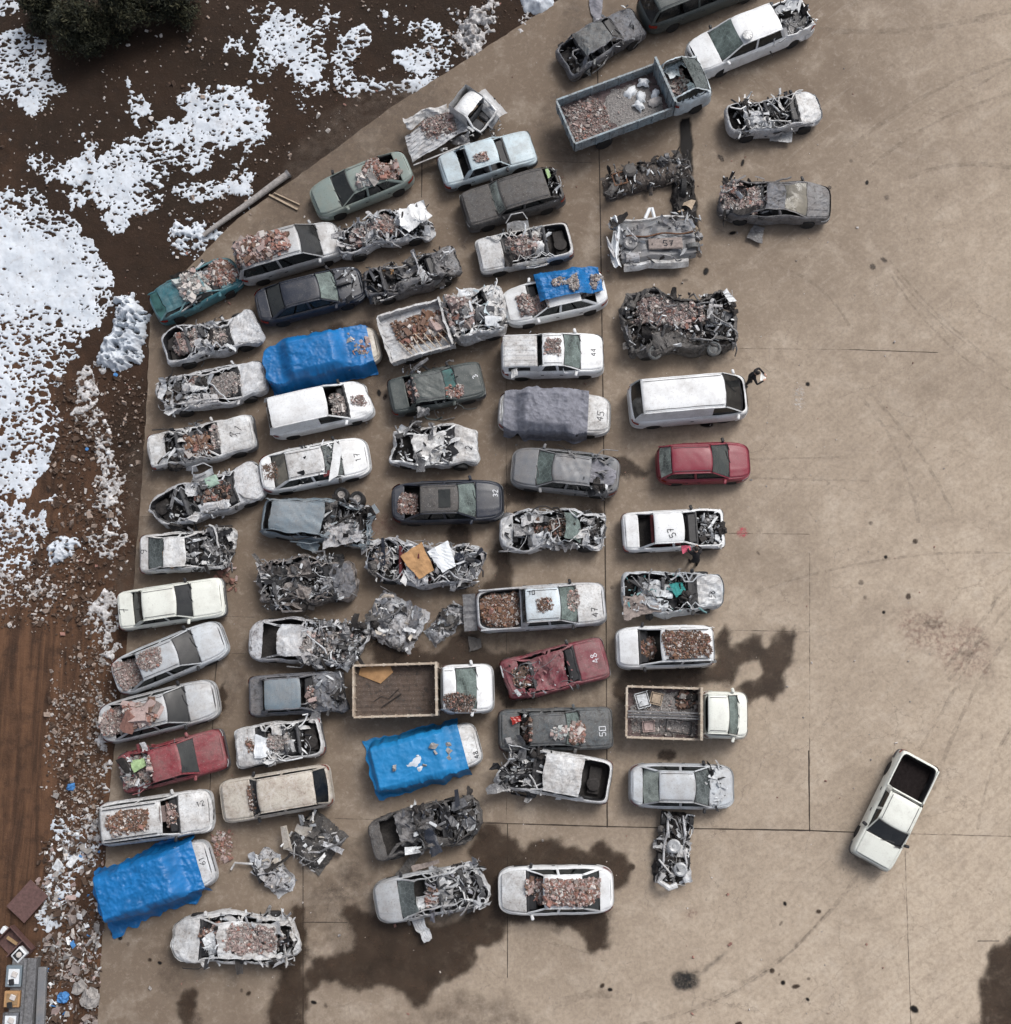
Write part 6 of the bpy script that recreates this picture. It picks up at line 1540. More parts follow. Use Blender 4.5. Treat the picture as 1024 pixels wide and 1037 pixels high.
def arc(p0, p1, bulge, n=14):
    p0, p1 = np.array(p0, float), np.array(p1, float); d = p1 - p0; nn = np.array([-d[1], d[0]])
    return [tuple(p0 + d * t + nn * bulge * 4 * t * (1 - t)) for t in np.linspace(0, 1, n)]
tracks = [((640, 1040), (870, 885), .10, .16), ((690, 1028), (840, 920), .08, .10), ((900, 262), (1024, 378), .04, .10), ((905, 275), (990, 356), .04, .08), ((903, 280), (1024, 395), .06, .10), ((765, 600), (1024, 560), -.05, .1), ((945, 800), (1024, 640), -.04, .16), ((930, 760), (1010, 600), .03, .14), ((960, 690), (1040, 590), .0, .14), ((955, 680), (1035, 575), .0, .14),
          ((1024, 60), (860, 150), .05, .18), ((1024, 95), (880, 170), .06, .14), ((1024, 170), (920, 180), .08, .2), ((985, 90), (1030, 62), 0, .14), ((640, 1010), (560, 1020), .1, .3), ((760, 465), (850, 463), .0, .10), ((760, 484), (880, 487), 0, .10), ((700, 494), (640, 497), 0, .1), ((790, 270), (860, 330), -.1, .12), ((870, 400), (930, 530), -.08, .14), ((880, 398), (965, 520), -.05, .14), ((1010, 760), (1024, 735), 0, .1), ((1024, 740), (990, 840), .05, .12), ((830, 30), (1024, 10), .05, .25)]
for i, (a, b, bu, w) in enumerate(tracks): ribbon(arc(a, b, bu), w, 'tyre_film', 'tyre_mark', 'faint dark tyre mark curving over the concrete', .0026 + .00006 * i, .01, i)
# ---------------------------------------------------------------- tarpaulins
def in_car(ob, nm, lx, ly, z, rz=0):
    r_ = SH[nm][1]; a = r_.rotation_euler[2]
    ob.location = (r_.location[0] + lx * math.cos(a) - ly * math.sin(a), r_.location[1] + lx * math.sin(a) + ly * math.cos(a), z); ob.rotation_euler = (0, 0, a + rz)


sh_, r_ = V('car under the mid-left tarp', 'sedan', (270, 376), (384, 348), 'beige', 'pale car hidden by a blue tarpaulin except for its nose, below the navy sedan', W=1.8, mirrors=0, doors=0, pillars=0, sg=None)
tarp(sh_, r_, 'tarp_blue', 'blue tarpaulin weighed down by bricks at one end, third row of the second column', -.0, .93, .20, 3, .035)
rubble('rubble_heap', 'row of bricks holding down the blue tarpaulin', sh_, r_, [(.78, .92, -.55, .25, 46, .11, 'pink', .06), (.74, .80, .1, .7, 14, .09, 'pink', .06)])
sh_, r_ = SH['car under the large blue tarp']
tarp(sh_, r_, 'tarp_blue', 'largest blue tarpaulin, dragging on the ground by the slab edge', -.04, .90, .30, 8, .045, ragg=.34)
sh_, r_ = V('car under the flat blue tarp', 'mpv', (376, 782), (485, 751), 'white_dusty', 'white car hidden by a blue tarpaulin, its white nose marked 48', W=1.8, H=1.35, mirrors=0, doors=0, pillars=0, sg=None, num=[('48', .95, -.45, .26, 1.6)])
tarp(sh_, r_, 'tarp_sky', 'flat bright blue tarpaulin dotted with stones, below the white-cabbed dump truck', -.02, .86, .22, 12, .02)
for k, (f, y, s_) in enumerate([(.62, .30, .2), (.74, .22, .14), (.72, .02, .17), (.71, -.25, .17), (.24, -.1, .16), (.10, -.5, .17), (.5, -.32, .1), (.62, .05, .08)]):
    Vc, Fc = chunks(np.array([[0, 0, 0.]]), np.array([s_ * 1.3]), np.random.RandomState(80 + k)); ob = raw_mesh('stone', Vc, Fc, ['rub_grey']); in_car(ob, 'car under the flat blue tarp', sh_.X(f), y, (1.4 if f > .12 and abs(y) < .4 and f < .66 else 1.15) + .13)
    tag(ob, 'grey stone weighing down the flat blue tarpaulin', 'stone', 'stones on the flat blue tarpaulin')
for k, (f, y, w, h_) in enumerate([(.42, -.12, .62, .36), (.45, -.38, .28, .2), (.46, .1, .12, .1)]):
    n_ = 14; U, T_ = np.meshgrid(np.linspace(0, 1, 6), np.linspace(0, 2 * PI, n_, endpoint=False), indexing='ij')
    rad = 1 + .3 * np.sin(T_ * 3 + k) * .6
    A = np.stack([U * w / 2 * np.cos(T_) * rad, U * h_ / 2 * np.sin(T_) * rad, .05 * (1 - U)], -1)
    ob = MB().grid(A, closed=True).build('snow_clump', 'snow'); in_car(ob, 'car under the flat blue tarp', sh_.X(f), y, 1.50, .3)
    tag(ob, 'white snow clump resting on the flat blue tarpaulin', 'snow', 'snow clumps on the flat blue tarpaulin')
sh_, r_ = SH['white sedan under grey cloth']
tarp(sh_, r_, 'tarp_grey', 'crumpled grey cover over the white sedan marked 45', .05, .80, .05, 21, .05, cat='cover')
sh_, r_ = SH['white sedan with blue tarp']
tarp(sh_, r_, 'tarp_blue', 'crumpled blue cloth lying over the stone-strewn roof of a white sedan', .04, .66, .0, 25, .07, y0=(-.98, .36))
rubble('rubble_heap', 'grey stones strewn along the blue cloth on the white sedan', sh_, r_, [(.02, .40, -.50, .30, 620, .055, 'grey', .30), (.36, .52, -.5, -.1, 160, .05, 'grey', .26)])

# loose parts near the cars
for k, (px, py, rr_) in enumerate([(346, 501, .30), (362, 505, .30)]):
    g_ = G(px, py, .5)
    root = empty('loose_wheel', (g_[0], g_[1], 0)); tag(root, ['black loose wheel nearer the white bumper sedan', 'black loose wheel at the outer front corner of the blue-grey estate'][k], 'wheel', 'loose wheels')
    MB().lathe([(.17, .0), (.24, .02), (.31, .06), (.31, .18), (.26, .23), (.18, .20), (.17, .08)], (0, 0, .42), 'z', 24).build('tyre', 'rubber', root)
    MB().lathe([(.17, .06), (.16, .15), (.06, .10), (.05, .14)], (0, 0, .42), 'z', 18).build('rim', 'rub_grey', root)
    MB().lathe([(.2, 0), (.31, .04), (.31, .36), (.2, .40)], (0, 0, .0), 'z', 20).build('tyre', 'rubber', root)
q = MB(); U, T_ = np.meshgrid(np.linspace(-1, 1, 26), np.linspace(-1, 1, 10), indexing='ij')
A = np.stack([U * 1.0, T_ * (.24 + .06 * np.sin(U * 4)) + .12 * np.sin(U * 2.5), .06 + .12 * np.sin(U * 3) ** 2 * (1 - T_ ** 2)], -1); A = (A.reshape(-1, 3) + Crease(5, 1.5)(A.reshape(-1, 3)) * .07).reshape(A.shape); A[..., 2] = np.maximum(A[..., 2], .02)
ob = q.grid(A).build('torn_cloth', 'cloth_grey'); g_ = G(604, 13); ob.location = (g_[0], g_[1], 0); ob.rotation_euler = (0, 0, 1.35); tag(ob, 'torn grey cloth draped beside the burnt slate sedan', 'cloth')
def flat_sheet(name, mat_, px, sz, rz, label, cat, z=.12, cz=.1, seed=1, nm=None):
    U, T_ = np.meshgrid(np.linspace(-1, 1, 14), np.linspace(-1, 1, 10), indexing='ij')
    A = np.stack([U * sz[0] / 2, T_ * sz[1] / 2 * (1 - .2 * U), 0 * U], -1).reshape(-1, 3); A = A + Crease(seed, 1.)(A + seed) * cz; th = .03
    A[:, 2] += z - A[:, 2].min() * (z < .3)
    ob = MB().grid(A.reshape(14, 10, 3)).grid((A - (0, 0, th)).reshape(14, 10, 3)[::-1]).build(name, mat_)
    g_ = G(px[0], px[1], z); ob.location = (g_[0], g_[1], 0); ob.rotation_euler = (0, 0, rz); tag(ob, label, cat); return ob
flat_sheet('plywood_panel', 'cardboard', (424, 569), (1.25, .9), -1.0, 'tan wooden panel on top of the gutted wreck', 'panel', 1.25, .05, 3)
flat_sheet('white_sheet', 'cover_white', (449, 565), (1.1, .75), -1.1, 'white bent metal sheet on the gutted wreck beside the tan panel', 'metal sheet', 1.25, .09, 4)
flat_sheet('fibreboard', 'cardboard', (171, 566), (.85, .36), -.9, 'tan board lying across the rear of the short white hatchback', 'board', 1.0, .03, 5)
flat_sheet('white_bonnet', 'white', (419, 218), (1.3, 1.0), .5, 'crumpled white bonnet balanced on the nose of the rubble-filled wreck', 'bonnet', 1.2, .2, 6)
flat_sheet('cardboard_scrap', 'cardboard', (393, 275), (.5, .4), .2, 'orange-brown board scrap on the tail of the dark tangled wreck', 'board', .95, .03, 7)
flat_sheet('door_panel', 'grey_car', (766, 237), (.75, .6), 1.2, 'grey bent door panel lying beside the charcoal sedan', 'car door', .12, .06, 8)
flat_sheet('door_panel', 'silver', (791, 138), (1.0, .5), -.1, 'pale car door lying beside the white buggy wreck', 'car door', .3, .05, 9)
flat_sheet('metal_door', 'grey_blue', (313, 551), (.9, .5), -.5, 'grey-green bent door leaning at the side of the blue-grey estate', 'car door', .55, .08, 10)
flat_sheet('mesh_grate', 'charcoal', (481, 652), (.5, .55), .1, 'dark square of scrap beneath the silver crew-cab pickup', 'scrap', .08, .08, 11)
flat_sheet('car_door', 'charcoal', (415, 875), (1.3, .35), .9, 'long dark strip of trim between the crushed black car and the silver wreck', 'car trim', .2, .05, 12)
flat_sheet('torn_fender', 'silver_dusty', (427, 938), (1.2, .45), -1.1, 'torn white wing hanging off the silver hatchback towards the wet stain', 'car wing', .25, .16, 13)
flat_sheet('car_door', 'white', (573, 803), (.8, .35), .2, 'white crumpled door lying by the small white pickup wreck', 'car door', .25, .12, 14)
flat_sheet('concrete_chunk', 'rub_dust', (431, 876), (1.1, .2), .3, 'brownish strip of felt beside the silver hatchback roof', 'strip', .6, .05, 15)
flat_sheet('silver_panel', 'silver_crust', (347, 541), (1.6, .9), .1, 'grey-brown bonnet lying over the front of the blue-grey estate', 'bonnet', .95, .12, 16)
flat_sheet('bumper_cover', 'white', (340, 467), (.35, 1.5), -.1, 'white bumper cover laid across the windscreen of the white sedan', 'bumper', 1.35, .03, 17)
ob = flat_sheet('hubcap', 'hub_grey', (757, 36), (.1, .1), 0, 'grey spoked hubcap lying on the roof of the white crossover', 'hubcap', 1.78, .0, 18)
q = MB(); q.lathe([(.24, 0), (.24, .03), (.2, .05), (.06, .06)], (0, 0, 0), 'z', 22)
for k in range(9): q.box((.13 * math.cos(k * .698), .13 * math.sin(k * .698), .055), (.16, .02, .02), k * .698, m=0)
nb_ = q.build('hubcap', 'hub_grey'); nb_.location = (ob.location[0], ob.location[1], 1.80); tag(nb_, 'grey spoked hubcap lying on the roof of the white crossover', 'hubcap'); bpy.data.objects.remove(ob)
flat_sheet('red_cloth', 'seat_red', (331, 479), (.3, .25), .2, 'red rag on the side of the white sedan with the loose bumper', 'rag', 1.3, .04, 19)
flat_sheet('red_plastic', 'lamp_red', (523, 729), (.4, .25), .3, 'red plastic piece in the rear window of the slate sedan', 'plastic', 1.1, .05, 20)
simple('cloth_green', (.30, .42, .22), .8); simple('plastic_green', (.26, .36, .30), .6); simple('teal_cloth', (.02, .20, .19), .7); simple('pink_cloth', (.55, .10, .16), .8)
flat_sheet('green_cloth', 'cloth_green', (141, 774), (.6, .42), .3, 'pale green cloth in the caved tail of the red sedan', 'cloth', 1.15, .1, 21)
ob = MB().box((0, 0, 0), (.55, .45, .2), bev=.04).build('plastic_box', 'plastic_green'); g_ = G(215, 488, 1.0); ob.location = (g_[0], g_[1], 1.05); ob.rotation_euler = (0, 0, .4); tag(ob, 'pale green plastic box in the silver wreck with bare seats', 'box')
flat_sheet('teal_cloth', 'teal_cloth', (687, 596), (.55, .5), .4, 'teal plastic sheet in the cabin of the torn silver hatchback', 'plastic sheet', 1.05, .08, 22)
flat_sheet('beige_sheet', 'rub_dust', (650, 613), (1.5, .8), .1, 'beige-grey crumpled panel along the side of the torn silver hatchback', 'panel', .95, .12, 23)
flat_sheet('blanket', 'cloth_grey', (610, 480), (1.1, .9), -.3, 'folded grey sheet on the boot of the buckled grey sedan', 'sheet', 1.1, .12, 24)
flat_sheet('white_bag', 'cover_white', (267, 756), (.7, .75), 0, 'puffy white bag in the cabin of the small white hatchback', 'bag', 1.05, .12, 25)
flat_sheet('yellow_strip', 'cloth_green', (555, 175), (.14, .4), .3, 'yellow-green strip in the open tailgate of the sooty estate', 'strip', 1.2, .02, 26)

# ---------------------------------------------------------------- the dirt side
def dz(x, y): return float(dirt_h(np.array([[x]]), np.array([[y]]))[0, 0])
a, b = G(207, 240), G(293, 178)
root = empty('fallen_pole', (a[0], a[1], dz(*a) + .16)); tag(root, 'grey concrete pole fallen across the snow beside the slab', 'pole')
d = b - a; q = MB(); q.tube([(*(d * t), .06 + .02 * math.sin(t * 9)) for t in np.linspace(0, 1, 20)], [.10 + .06 * t for t in np.linspace(0, 1, 20)], 12); q.build('shaft', 'rub_grey', root)
q = MB(); e_ = d / np.hypot(*d); q.tube([(*(d * .985), .07), (*(d * 1.01), .08)], .19, 12); q.build('end_collar', 'metal_grey', root)
for k, (p_, q_, w) in enumerate([((273, 198), (302, 213), .09), ((278, 196), (304, 208), .06)]):
    a, b = G(*p_), G(*q_); d = b - a; ob = MB().box((0, 0, .07), (float(np.hypot(*d)), w, .06), bev=.01).build('timber', 'wood_pale'); c_ = (a + b) / 2
    ob.location = (c_[0], c_[1], 0); ob.rotation_euler = (0, 0, math.atan2(d[1], d[0])); tag(ob, ['wider pale timber lying below the end of the concrete pole', 'thinner pale timber beside the wider one at the pole end'][k], 'timber')
g_ = G(30, 912); ob = MB().box((0, 0, 0), (1.35, 1.0, .05), bev=.01).build('brown_board', 'panel_brown'); ob.location = (g_[0], g_[1], dz(*g_) + .22); ob.rotation_euler = (.05, .04, .86); tag(ob, 'flat purple-brown board lying on the dirt at the lower edge', 'board')
g_ = G(17, 957); z_ = dz(*g_) + .05
root = empty('broken_cabinet', (g_[0], g_[1], z_), -.75); tag(root, 'broken wooden cabinet with a white dial appliance in it, below the brown board', 'cabinet')
q = MB(); q.box((0, 0, .03), (1.3, .9, .05)); q.box((0, .44, .22), (1.3, .04, .4)); q.box((-.63, 0, .22), (.04, .9, .4)); q.box((.1, 0, .2), (.04, .9, .36)); q.build('carcass', 'panel_brown', root)
q = MB(); q.box((.4, -.05, .25), (.42, .5, .3), bev=.03); q.build('appliance', 'cover_white', root); MB().box((.4, -.05, .405), (.30, .36, .02)).build('screen', 'trim_dark', root)
MB().lathe([(.11, 0), (.11, .04), (.06, .06)], (.42, -.02, .41), 'z', 18).build('dial', 'rub_pale', root)
MB().box((-.2, .1, .3), (.5, .12, .04), .2).build('shelf', 'wood', root); MB().box((-.75, .1, .2), (.22, .3, .2), .2, bev=.03).build('jar', 'cover_white', root)
g_ = G(28, 1012); root = empty('kitchen_unit', (g_[0] - .1, g_[1], dz(*g_) + .05)); tag(root, 'grey metal kitchen unit holding white drawers, at the lower left edge', 'kitchen unit')
q = MB(); q.box((0, 0, .35), (.95, 3.2, .06)); q.box((.47, 0, .2), (.06, 3.2, .42)); q.box((.10, 0, .45), (.10, 3.2, .16)); q.build('frame', 'metal_grey', root)
for y, h_, m_ in ((.95, .8, 'grey_blue'), (.1, .6, 'cardboard'), (-.75, .7, 'slate_blue')):
    o_ = MB().box((-.32, y, .45), (.62, h_, .2), bev=.02).build('drawer', m_, root)
    MB().box((-.30, y, .56), (.44, h_ * .7, .03), bev=.01).build('lining', 'cover_white' if m_ != 'cardboard' else 'wood', o_)
    for k in range(2): MB().box((-.36 + .1 * k, y - .2 + .28 * k, .60), (.2, .22, .08), .2 + k, bev=.02).build('crockery', 'rub_pale' if k else 'trim_dark', o_)
MB().box((.72, .1, .2), (.34, 2.3, .2), .03, bev=.03).build('side_cabinet', 'grey_mid', root)
simple('plastic_blue', (.05, .18, .42), .6); simple('plastic_white', (.6, .62, .64), .6); simple('pebble', (.24, .19, .16), .9, var=.4); simple('mud_lump', (.07, .045, .032), .95)


def scatter(name, label, px, n, size, mats, pr, seed, kind='stuff', flat=.6, cat=None, cl=.5):
    rs = np.random.RandomState(seed); P = GP(px); lo, hi = P.min(0), P.max(0); Q = rs.uniform(lo, hi, (n * 5, 2))
    sd = polydist(Q, P); kk = (sd > -.4 + .8 * rs.rand(len(Q))) & (fbm(Q[:, 0] * .8, Q[:, 1] * .8, seed, 3) > cl * rs.rand(len(Q)) + .15); Q = Q[kk][:n]; n = len(Q)
    z = dirt_h(Q[:, :1], Q[:, 1:])[:, 0] + .01
    z = np.where(edge_dist(Q[:, :1], Q[:, 1:])[:, 0] < 0, .01, z)
    sz = np.clip(size * (.4 + rs.gamma(1.5, .5, n)), .015, size * 4)
    V2, F2 = chunks(np.column_stack([Q, z + sz * .2]), sz, rs, flat)
    o = raw_mesh(name, V2, F2, mats, np.repeat(rs.choice(len(mats), n, p=pr), 6)); tag(o, label, cat or name.replace('_', ' '), None, kind); return o


scatter('gravel', 'loose pebbles scattered along the slab edge', [(50, 680), (100, 640), (112, 700), (108, 780), (100, 850), (60, 850), (45, 760)], 1500, .05, ['pebble', 'rub_pale', 'rub_grey', 'mud_lump'], [.45, .06, .14, .35], 1)
scatter('gravel', 'sparse stones along the whole dirt margin', [(100, 560), (130, 400), (140, 300), (240, 200), (330, 140), (560, -10), (500, -10), (300, 130), (140, 250), (100, 380), (60, 560), (50, 850), (100, 850)], 2400, .045, ['pebble', 'rub_pale', 'mud_lump', 'rub_red'], [.4, .2, .32, .08], 2, cl=.9)
scatter('litter', 'mixed white, grey and blue rubbish strewn beside the slab', [(50, 850), (100, 850), (104, 940), (98, 1060), (40, 1060), (45, 980), (35, 930)], 1900, .085, ['plastic_white', 'rub_grey', 'plastic_blue', 'rub_pink', 'mud_lump', 'rub_dust', 'rub_pale'], [.08, .15, .01, .07, .42, .22, .05], 3, flat=.3)
scatter('gravel', 'pale flecks scattered over the upper dirt bank', [(0, 0), (560, -10), (330, 150), (200, 250), (0, 180)], 900, .05, ['rub_pale', 'pebble', 'mud_lump'], [.3, .3, .4], 4, cl=.9)
scatter('mud_clods', 'mud clods on the dirt between snow and slab', [(60, 380), (150, 380), (130, 560), (110, 640), (60, 640), (-20, 640), (-20, 520), (50, 520)], 2600, .06, ['mud_lump', 'pebble', 'rub_pale'], [.74, .2, .06], 5, cat='mud')
scatter('rubble_litter', 'bricks and crumbs dropped on the slab by the short white hatchback', [(218, 572), (236, 560), (240, 600), (222, 596)], 40, .16, ['rub_red', 'rub_brown', 'rub_pink'], [.5, .25, .25], 6, cat='rubble', cl=.2)
scatter('rubble_litter', 'pink crumbs dropped on the slab beside the large blue tarpaulin', [(214, 845), (232, 840), (236, 870), (216, 872)], 160, .05, ['rub_pink', 'rub_pale', 'rub_red'], [.5, .2, .3], 7, cat='rubble', cl=.3)
scatter('slab_crumbs', 'tiny pale crumbs scattered over the parking slab', [(160, 300), (620, 20), (860, 10), (960, 500), (900, 1030), (110, 1030)], 700, .028, ['rub_pale', 'rub_red', 'rub_grey'], [.35, .3, .35], 8, cat='crumbs', cl=.3)
for k, (px, py, s_, m_, lb) in enumerate([(72, 797, .35, 'plastic_blue', 'crumpled blue and yellow rag on the gravel'), (117, 380, .22, 'plastic_blue', 'small blue rag on the dirt under the snow mound'), (78, 845, .18, 'plastic_white', 'small white object on the gravel above the slush'), (110, 458, .2, 'plastic_white', 'white lump on the dirt near the slab'), (88, 455, .15, 'plastic_blue', 'small blue bottle piece on the dirt'), (64, 1010, .45, 'plastic_blue', 'crumpled light-blue plastic beside the kitchen unit'), (92, 1012, .75, 'rub_grey', 'round grey boulder at the slab edge near the bottom'), (80, 1000, .5, 'rub_grey', 'flat grey stone beside the round boulder'), (153, 120, .22, 'rub_pale', 'pale stone on the upper dark dirt'), (228, 601 + 8, .0, 'rub_pale', '')]):
    if not s_: continue
    U, T_ = np.meshgrid(np.linspace(0, PI, 12), np.linspace(0, 2 * PI, 18, endpoint=False), indexing='ij')
    A = np.stack([np.sin(U) * np.cos(T_), np.sin(U) * np.sin(T_), np.cos(U) * .5], -1).reshape(-1, 3) * s_ / 2; A = A + Crease(k + 3, 2.5)(A + k) * s_ * .22
    ob = MB().grid(A.reshape(12, 18, 3), closed=True).build('boulder' if 'grey' in m_ or 'pale' in m_ else 'rag', m_); g_ = G(px, py); ob.location = (g_[0], g_[1], max(dz(*g_), -.05) + s_ * .18); tag(ob, lb, 'stone' if 'rub' in m_ else 'litter')

# ---------------------------------------------------------------- evergreens in the top corner
simple('needle_dark', (.014, .017, .009), .8, var=.5, scale=3); simple('needle_mid', (.030, .032, .016), .8, var=.5, scale=3); simple('needle_olive', (.050, .048, .024), .8, var=.4, scale=3); simple('bark', (.05, .035, .025), .9)
def tree(px, py, R_, Hh, label, seed):
    rs = np.random.RandomState(seed); g_ = G(px, py, Hh * .5)
    root = empty('evergreen_tree', (g_[0], g_[1], -.1)); tag(root, label, 'tree', 'evergreens in the top corner')
    q = MB(); q.tube([(0, 0, 0), (.05, .02, Hh * .5), (0, .08, Hh * .95)], [.16, .11, .03], 8)
    q.build('trunk', 'bark', root); C_ = []
    q = MB()
    for k in range(46):
        t = rs.uniform(.12, .95); a = rs.rand() * 6.28; r_ = R_ * (1.05 - t * .75) * rs.uniform(.6, 1.12)
        e = np.array([r_ * math.cos(a), r_ * math.sin(a), Hh * t + rs.uniform(-.1, .35)]); s0 = np.array([0, 0, Hh * t * .9])
        q.tube([s0, s0 + (e - s0) * .5 + (0, 0, .1), e], [.03, .02, .008], 5)
        for j in range(13):
            u = rs.uniform(.25, 1.05); C_.append((s0 + (e - s0) * u + rs.randn(3) * .10, .26))
    q.build('limbs', 'bark', root)
    N_ = 26; C0 = np.array([c for c, _ in C_]); P = np.repeat(C0, N_, 0) + rs.randn(len(C0) * N_, 3) * (.15, .15, .10)
    d = rs.randn(len(P), 3); d /= np.linalg.norm(d, axis=1)[:, None]; e = np.cross(d, rs.randn(len(P), 3)); e /= np.linalg.norm(e, axis=1)[:, None]
    ln = rs.uniform(.05, .13, (len(P), 1)); w = ln * .28
    Vn = np.stack([P - d * ln, P + e * w, P + d * ln, P - e * w], 1).reshape(-1, 3)
    clump = rs.choice(3, len(C0), p=[.4, .38, .22]); mi = np.repeat(clump, N_)
    o = raw_mesh('crown', Vn, np.arange(len(P) * 4).reshape(-1, 4), ['needle_dark', 'needle_mid', 'needle_olive'], mi); o.parent = root


tree(78, 26, 1.5, 3.0, 'dark evergreen beside the snow patch in the top corner', 1); tree(122, 6, 1.7, 3.2, 'dark evergreen second from the corner of the picture', 2); tree(40, 0, 1.3, 2.6, 'small dark evergreen nearest the picture corner', 3); tree(168, -6, 1.3, 2.6, 'dark evergreen furthest from the corner, over bare dirt', 4)

# ---------------------------------------------------------------- people
simple('skin', (.42, .25, .18), .6, var=.1); simple('cloth_black', (.012, .011, .013), .85); simple('hair_black', (.015, .012, .01), .6); simple('paper_white', (.7, .7, .68), .7, var=.06)


def person(loc, rz, J, E_, label, seed=0, mats=('cloth_black', 'skin', 'cloth_black')):
    """J: joints name -> (x, y, z, r); E_: bones; one skinned surface, materials by region"""
    names = list(J); me = bpy.data.meshes.new('person'); me.from_pydata([J[k][:3] for k in names], [(names.index(a), names.index(b)) for a, b in E_], [])
    ob = bpy.data.objects.new('person_rig', me); col.objects.link(ob)
    md = ob.modifiers.new('s', 'SKIN'); md.use_smooth_shade = True
    for i, k in enumerate(names):
        sv = me.skin_vertices[0].data[i]; r = J[k][3]; sv.radius = (r, r) if not isinstance(r, tuple) else r; sv.use_root = (k == 'pelvis')
    m2 = ob.modifiers.new('u', 'SUBSURF'); m2.levels = m2.render_levels = 2
    dg = bpy.context.evaluated_depsgraph_get(); nm_ = bpy.data.meshes.new_from_object(ob.evaluated_get(dg)); bpy.data.objects.remove(ob)
    po = bpy.data.objects.new('person', nm_); col.objects.link(po); nm_.materials.clear()
    for m_ in mats: nm_.materials.append(MATS[m_])
    hands = [np.array(J[k][:3]) for k in names if k.startswith('palm')]; head = np.array(J['head'][:3]); wr_ = [np.array(J[k][:3]) for k in names if k.startswith('wrist')]
    for f in nm_.polygons:
        c = np.array(f.center); s_ = 0
        if c[2] > J['neck'][2] + .02 and np.linalg.norm(c - head) < .2: s_ = 1
        if hands and min(np.linalg.norm(c - h) for h in hands) < .13 and min(np.linalg.norm(c - h) for h in hands) < min(np.linalg.norm(c - w) for w in wr_) + .03: s_ = 1
        if c[2] < .95 and s_ == 0: s_ = 2
        f.material_index = s_; f.use_smooth = True
    po.location = (loc[0], loc[1], 0); po.rotation_euler = (0, 0, rz); tag(po, label, 'person')
    # hair cap and face
    hx, hy, hz = head
    U, T_ = np.meshgrid(np.linspace(0, 1.75, 12), np.linspace(0, 2 * PI, 22, endpoint=False), indexing='ij')
    A = np.stack([hx - .012 + .112 * np.sin(U) * np.cos(T_) * np.where(np.cos(T_) > 0, np.clip(1.25 - U * .35, .2, 1), 1.06), hy + .09 * np.sin(U) * np.sin(T_), hz + .02 + .128 * np.cos(U)], -1)
    MB().grid(A, closed=True).build('hair', 'hair_black', po, None, True)
    for sy in (-.034, .034): MB().lathe([(.004, -.004), (.013, 0), (.004, .006)], (hx + .095, hy + sy, hz + .005), 'x', 10).build('eye', 'trim_dark', po)
    q = MB(); q.grid(np.array([[(hx + .092, hy, hz + .01), (hx + .125, hy - .014, hz - .035), (hx + .125, hy + .014, hz - .035)], [(hx + .09, hy, hz + .01), (hx + .095, hy - .02, hz - .04), (hx + .095, hy + .02, hz - .04)]])); q.build('nose', 'skin', po, None, True)
    MB().box((hx + .092, hy, hz - .068), (.012, .045, .01), bev=.003).build('mouth', 'seat_red', po)
    for sy in (-1, 1): MB().lathe([(.012, -.01), (.028, 0), (.012, .012)], (hx - .005, hy + sy * .088, hz - .01), 'y', 10).build('ear', 'skin', po)
    return po


def hand(J, E_, side, wrist, d, up):
    """five separate curled fingers grown from a palm"""
    w = np.array(wrist, float); d = np.array(d, float); d /= np.linalg.norm(d); up = np.array(up, float); lat = np.cross(d, up); lat /= np.linalg.norm(lat)
    pk = 'palm' + side; J[pk] = (*(w + d * .06), .032); E_.append(('wrist' + side, pk))
    for k, (o_, l_) in enumerate([(-.03, .075), (-.011, .085), (.009, .08), (.028, .062)]):
        a = w + d * .10 + lat * o_; b = a + d * l_ * .5 - up * .012; c = b + d * l_ * .3 - up * .03
        for nm_, p_, r_ in (('a', a, .0105), ('b', b, .0095), ('c', c, .008)): J[f'f{side}{k}{nm_}'] = (*p_, r_)
        E_ += [(pk, f'f{side}{k}a'), (f'f{side}{k}a', f'f{side}{k}b'), (f'f{side}{k}b', f'f{side}{k}c')]
    t = w + d * .035 - lat * .04; t2 = t + d * .035 - lat * .03 - up * .01
    J[f't{side}a'] = (*t, .0125); J[f't{side}b'] = (*t2, .0095); E_ += [(pk, f't{side}a'), (f't{side}a', f't{side}b')]


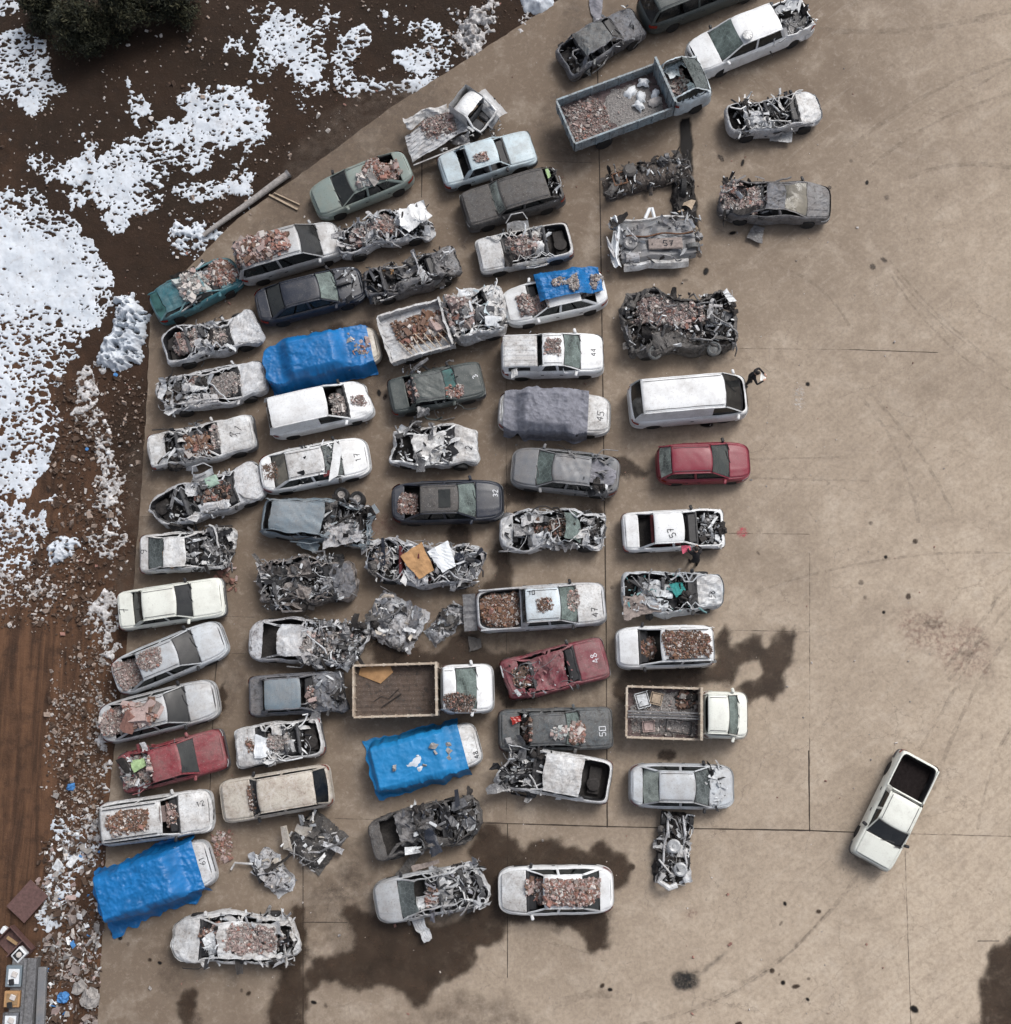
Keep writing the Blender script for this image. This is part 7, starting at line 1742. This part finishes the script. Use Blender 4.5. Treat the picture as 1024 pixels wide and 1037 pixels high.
def figure(lean, armL, armR, stride=.08):
    J = {}; E_ = []
    J['pelvis'] = (0, 0, .95, (.135, .12)); J['belly'] = (lean * .25, 0, 1.12, (.125, .14)); J['chest'] = (lean * .65, 0, 1.32, (.13, .16)); J['neck'] = (lean * 1.0, 0, 1.50, .058)
    J['head'] = (lean * 1.25 + .03, 0, 1.64, (.088, .10)); J['crown'] = (lean * 1.3 + .02, 0, 1.71, .07)
    E_ += [('pelvis', 'belly'), ('belly', 'chest'), ('chest', 'neck'), ('neck', 'head'), ('head', 'crown')]
    for s_, sg in (('L', 1), ('R', -1)):
        st = stride * sg
        J['hip' + s_] = (0, sg * .10, .88, .095); J['knee' + s_] = (st * .6 + .02, sg * .11, .50, .062); J['ankle' + s_] = (st, sg * .12, .10, .045); J['heel' + s_] = (st - .05, sg * .12, .045, .038); J['toe' + s_] = (st + .16, sg * .13, .035, .036)
        E_ += [('pelvis', 'hip' + s_), ('hip' + s_, 'knee' + s_), ('knee' + s_, 'ankle' + s_), ('ankle' + s_, 'toe' + s_), ('ankle' + s_, 'heel' + s_)]
        J['sho' + s_] = (lean * .85, sg * .19, 1.42, .068)
        el, wr_ = (armL if sg > 0 else armR)
        J['elbow' + s_] = (*el, .050); J['wrist' + s_] = (*wr_, .034)
        E_ += [('chest', 'sho' + s_), ('sho' + s_, 'elbow' + s_), ('elbow' + s_, 'wrist' + s_)]
        d = np.array(wr_) - np.array(el); d = d / np.linalg.norm(d) + np.array([.1, -sg * .4, 0]); hand(J, E_, s_, wr_, d, (0, 0, 1))
    return J, E_


f = G(756, 389)
J, E_ = figure(.14, ((.28, .36, 1.22), (.52, .16, 1.20)), ((.28, -.36, 1.22), (.52, -.16, 1.20)))
person(f, -.15, J, E_, 'standing person in black at the white minibus, arms held out in a ring')
q = MB(); U, T_ = np.meshgrid(np.linspace(-1, 1, 9), np.linspace(-1, 1, 9), indexing='ij'); q.grid(np.stack([.12 * U, .15 * T_ * (1 - .2 * U), .02 * np.sin(U * 3) + .02 * T_ ** 2], -1)); A_ = q.verts(); q.grid((A_ - (0, 0, .004)).reshape(9, 9, 3)[::-1])
ob = q.build('paper_sheet', 'paper_white'); ob.location = (f[0] + .50, f[1] - .06, 1.17); ob.rotation_euler = (0, .1, -.15); tag(ob, 'white sheet of paper held by the standing person in black', 'paper')
f = G(702, 571)
J, E_ = figure(.30, ((.42, .26, 1.20), (.52, .22, 1.02)), ((.42, -.26, 1.22), (.54, -.20, 1.04)))
person(f, 1.75, J, E_, 'person in black leaning over the side of the white sedan with the bared engine')
flat_sheet('pink_cloth', 'pink_cloth', (695, 556), (.38, .26), .2, 'pink cloth held at the window of the white sedan marked 57', 'cloth', 1.0, .05, 31)
# ---------------------------------------------------------------- light and camera
SUN_EL, SUN_AZ = 52, 40   # azimuth: degrees clockwise from +Y
w = bpy.data.worlds.new('World'); scene.world = w; w.use_nodes = True
nt = w.node_tree; bg = nt.nodes['Background']
sky = nt.nodes.new('ShaderNodeTexSky'); sky.sky_type = 'NISHITA'; sky.sun_disc = False
sky.sun_elevation = Rd(SUN_EL); sky.sun_rotation = Rd(SUN_AZ); sky.air_density = .6; sky.dust_density = 4.0; sky.ozone_density = 1.0
hs = nt.nodes.new('ShaderNodeHueSaturation'); hs.inputs['Saturation'].default_value = .42
nt.links.new(sky.outputs[0], hs.inputs['Color']); nt.links.new(hs.outputs[0], bg.inputs[0]); bg.inputs[1].default_value = .125
ld = bpy.data.lights.new('sun', 'SUN'); ld.energy = 1.2; ld.angle = Rd(22); ld.color = (1, .96, .90)
lo = bpy.data.objects.new('sun', ld); col.objects.link(lo)
from mathutils import Vector, Matrix
el, az = Rd(SUN_EL), Rd(SUN_AZ)
sd = Vector((math.sin(az) * math.cos(el), math.cos(az) * math.cos(el), math.sin(el)))
lo.rotation_euler = sd.to_track_quat('Z', 'Y').to_euler(); lo.location = (0, 0, 60)
cd = bpy.data.cameras.new('camera'); cam = bpy.data.objects.new('camera', cd); col.objects.link(cam)
cd.sensor_fit = 'VERTICAL'; cd.sensor_height = 24; cd.lens = FOC / PH * 24; cd.clip_end = 2000; cd.clip_start = .5
M = Matrix([list(r) for r in CM]).to_4x4(); M.translation = (0, 0, CH); cam.matrix_world = M
scene.camera = cam
scene.view_settings.view_transform = 'Standard'; scene.view_settings.look = 'None'; scene.view_settings.gamma = 1; scene.view_settings.exposure = .60
scene.cycles.max_bounces = 6; scene.cycles.transparent_max_bounces = 12; scene.cycles.use_denoising = True
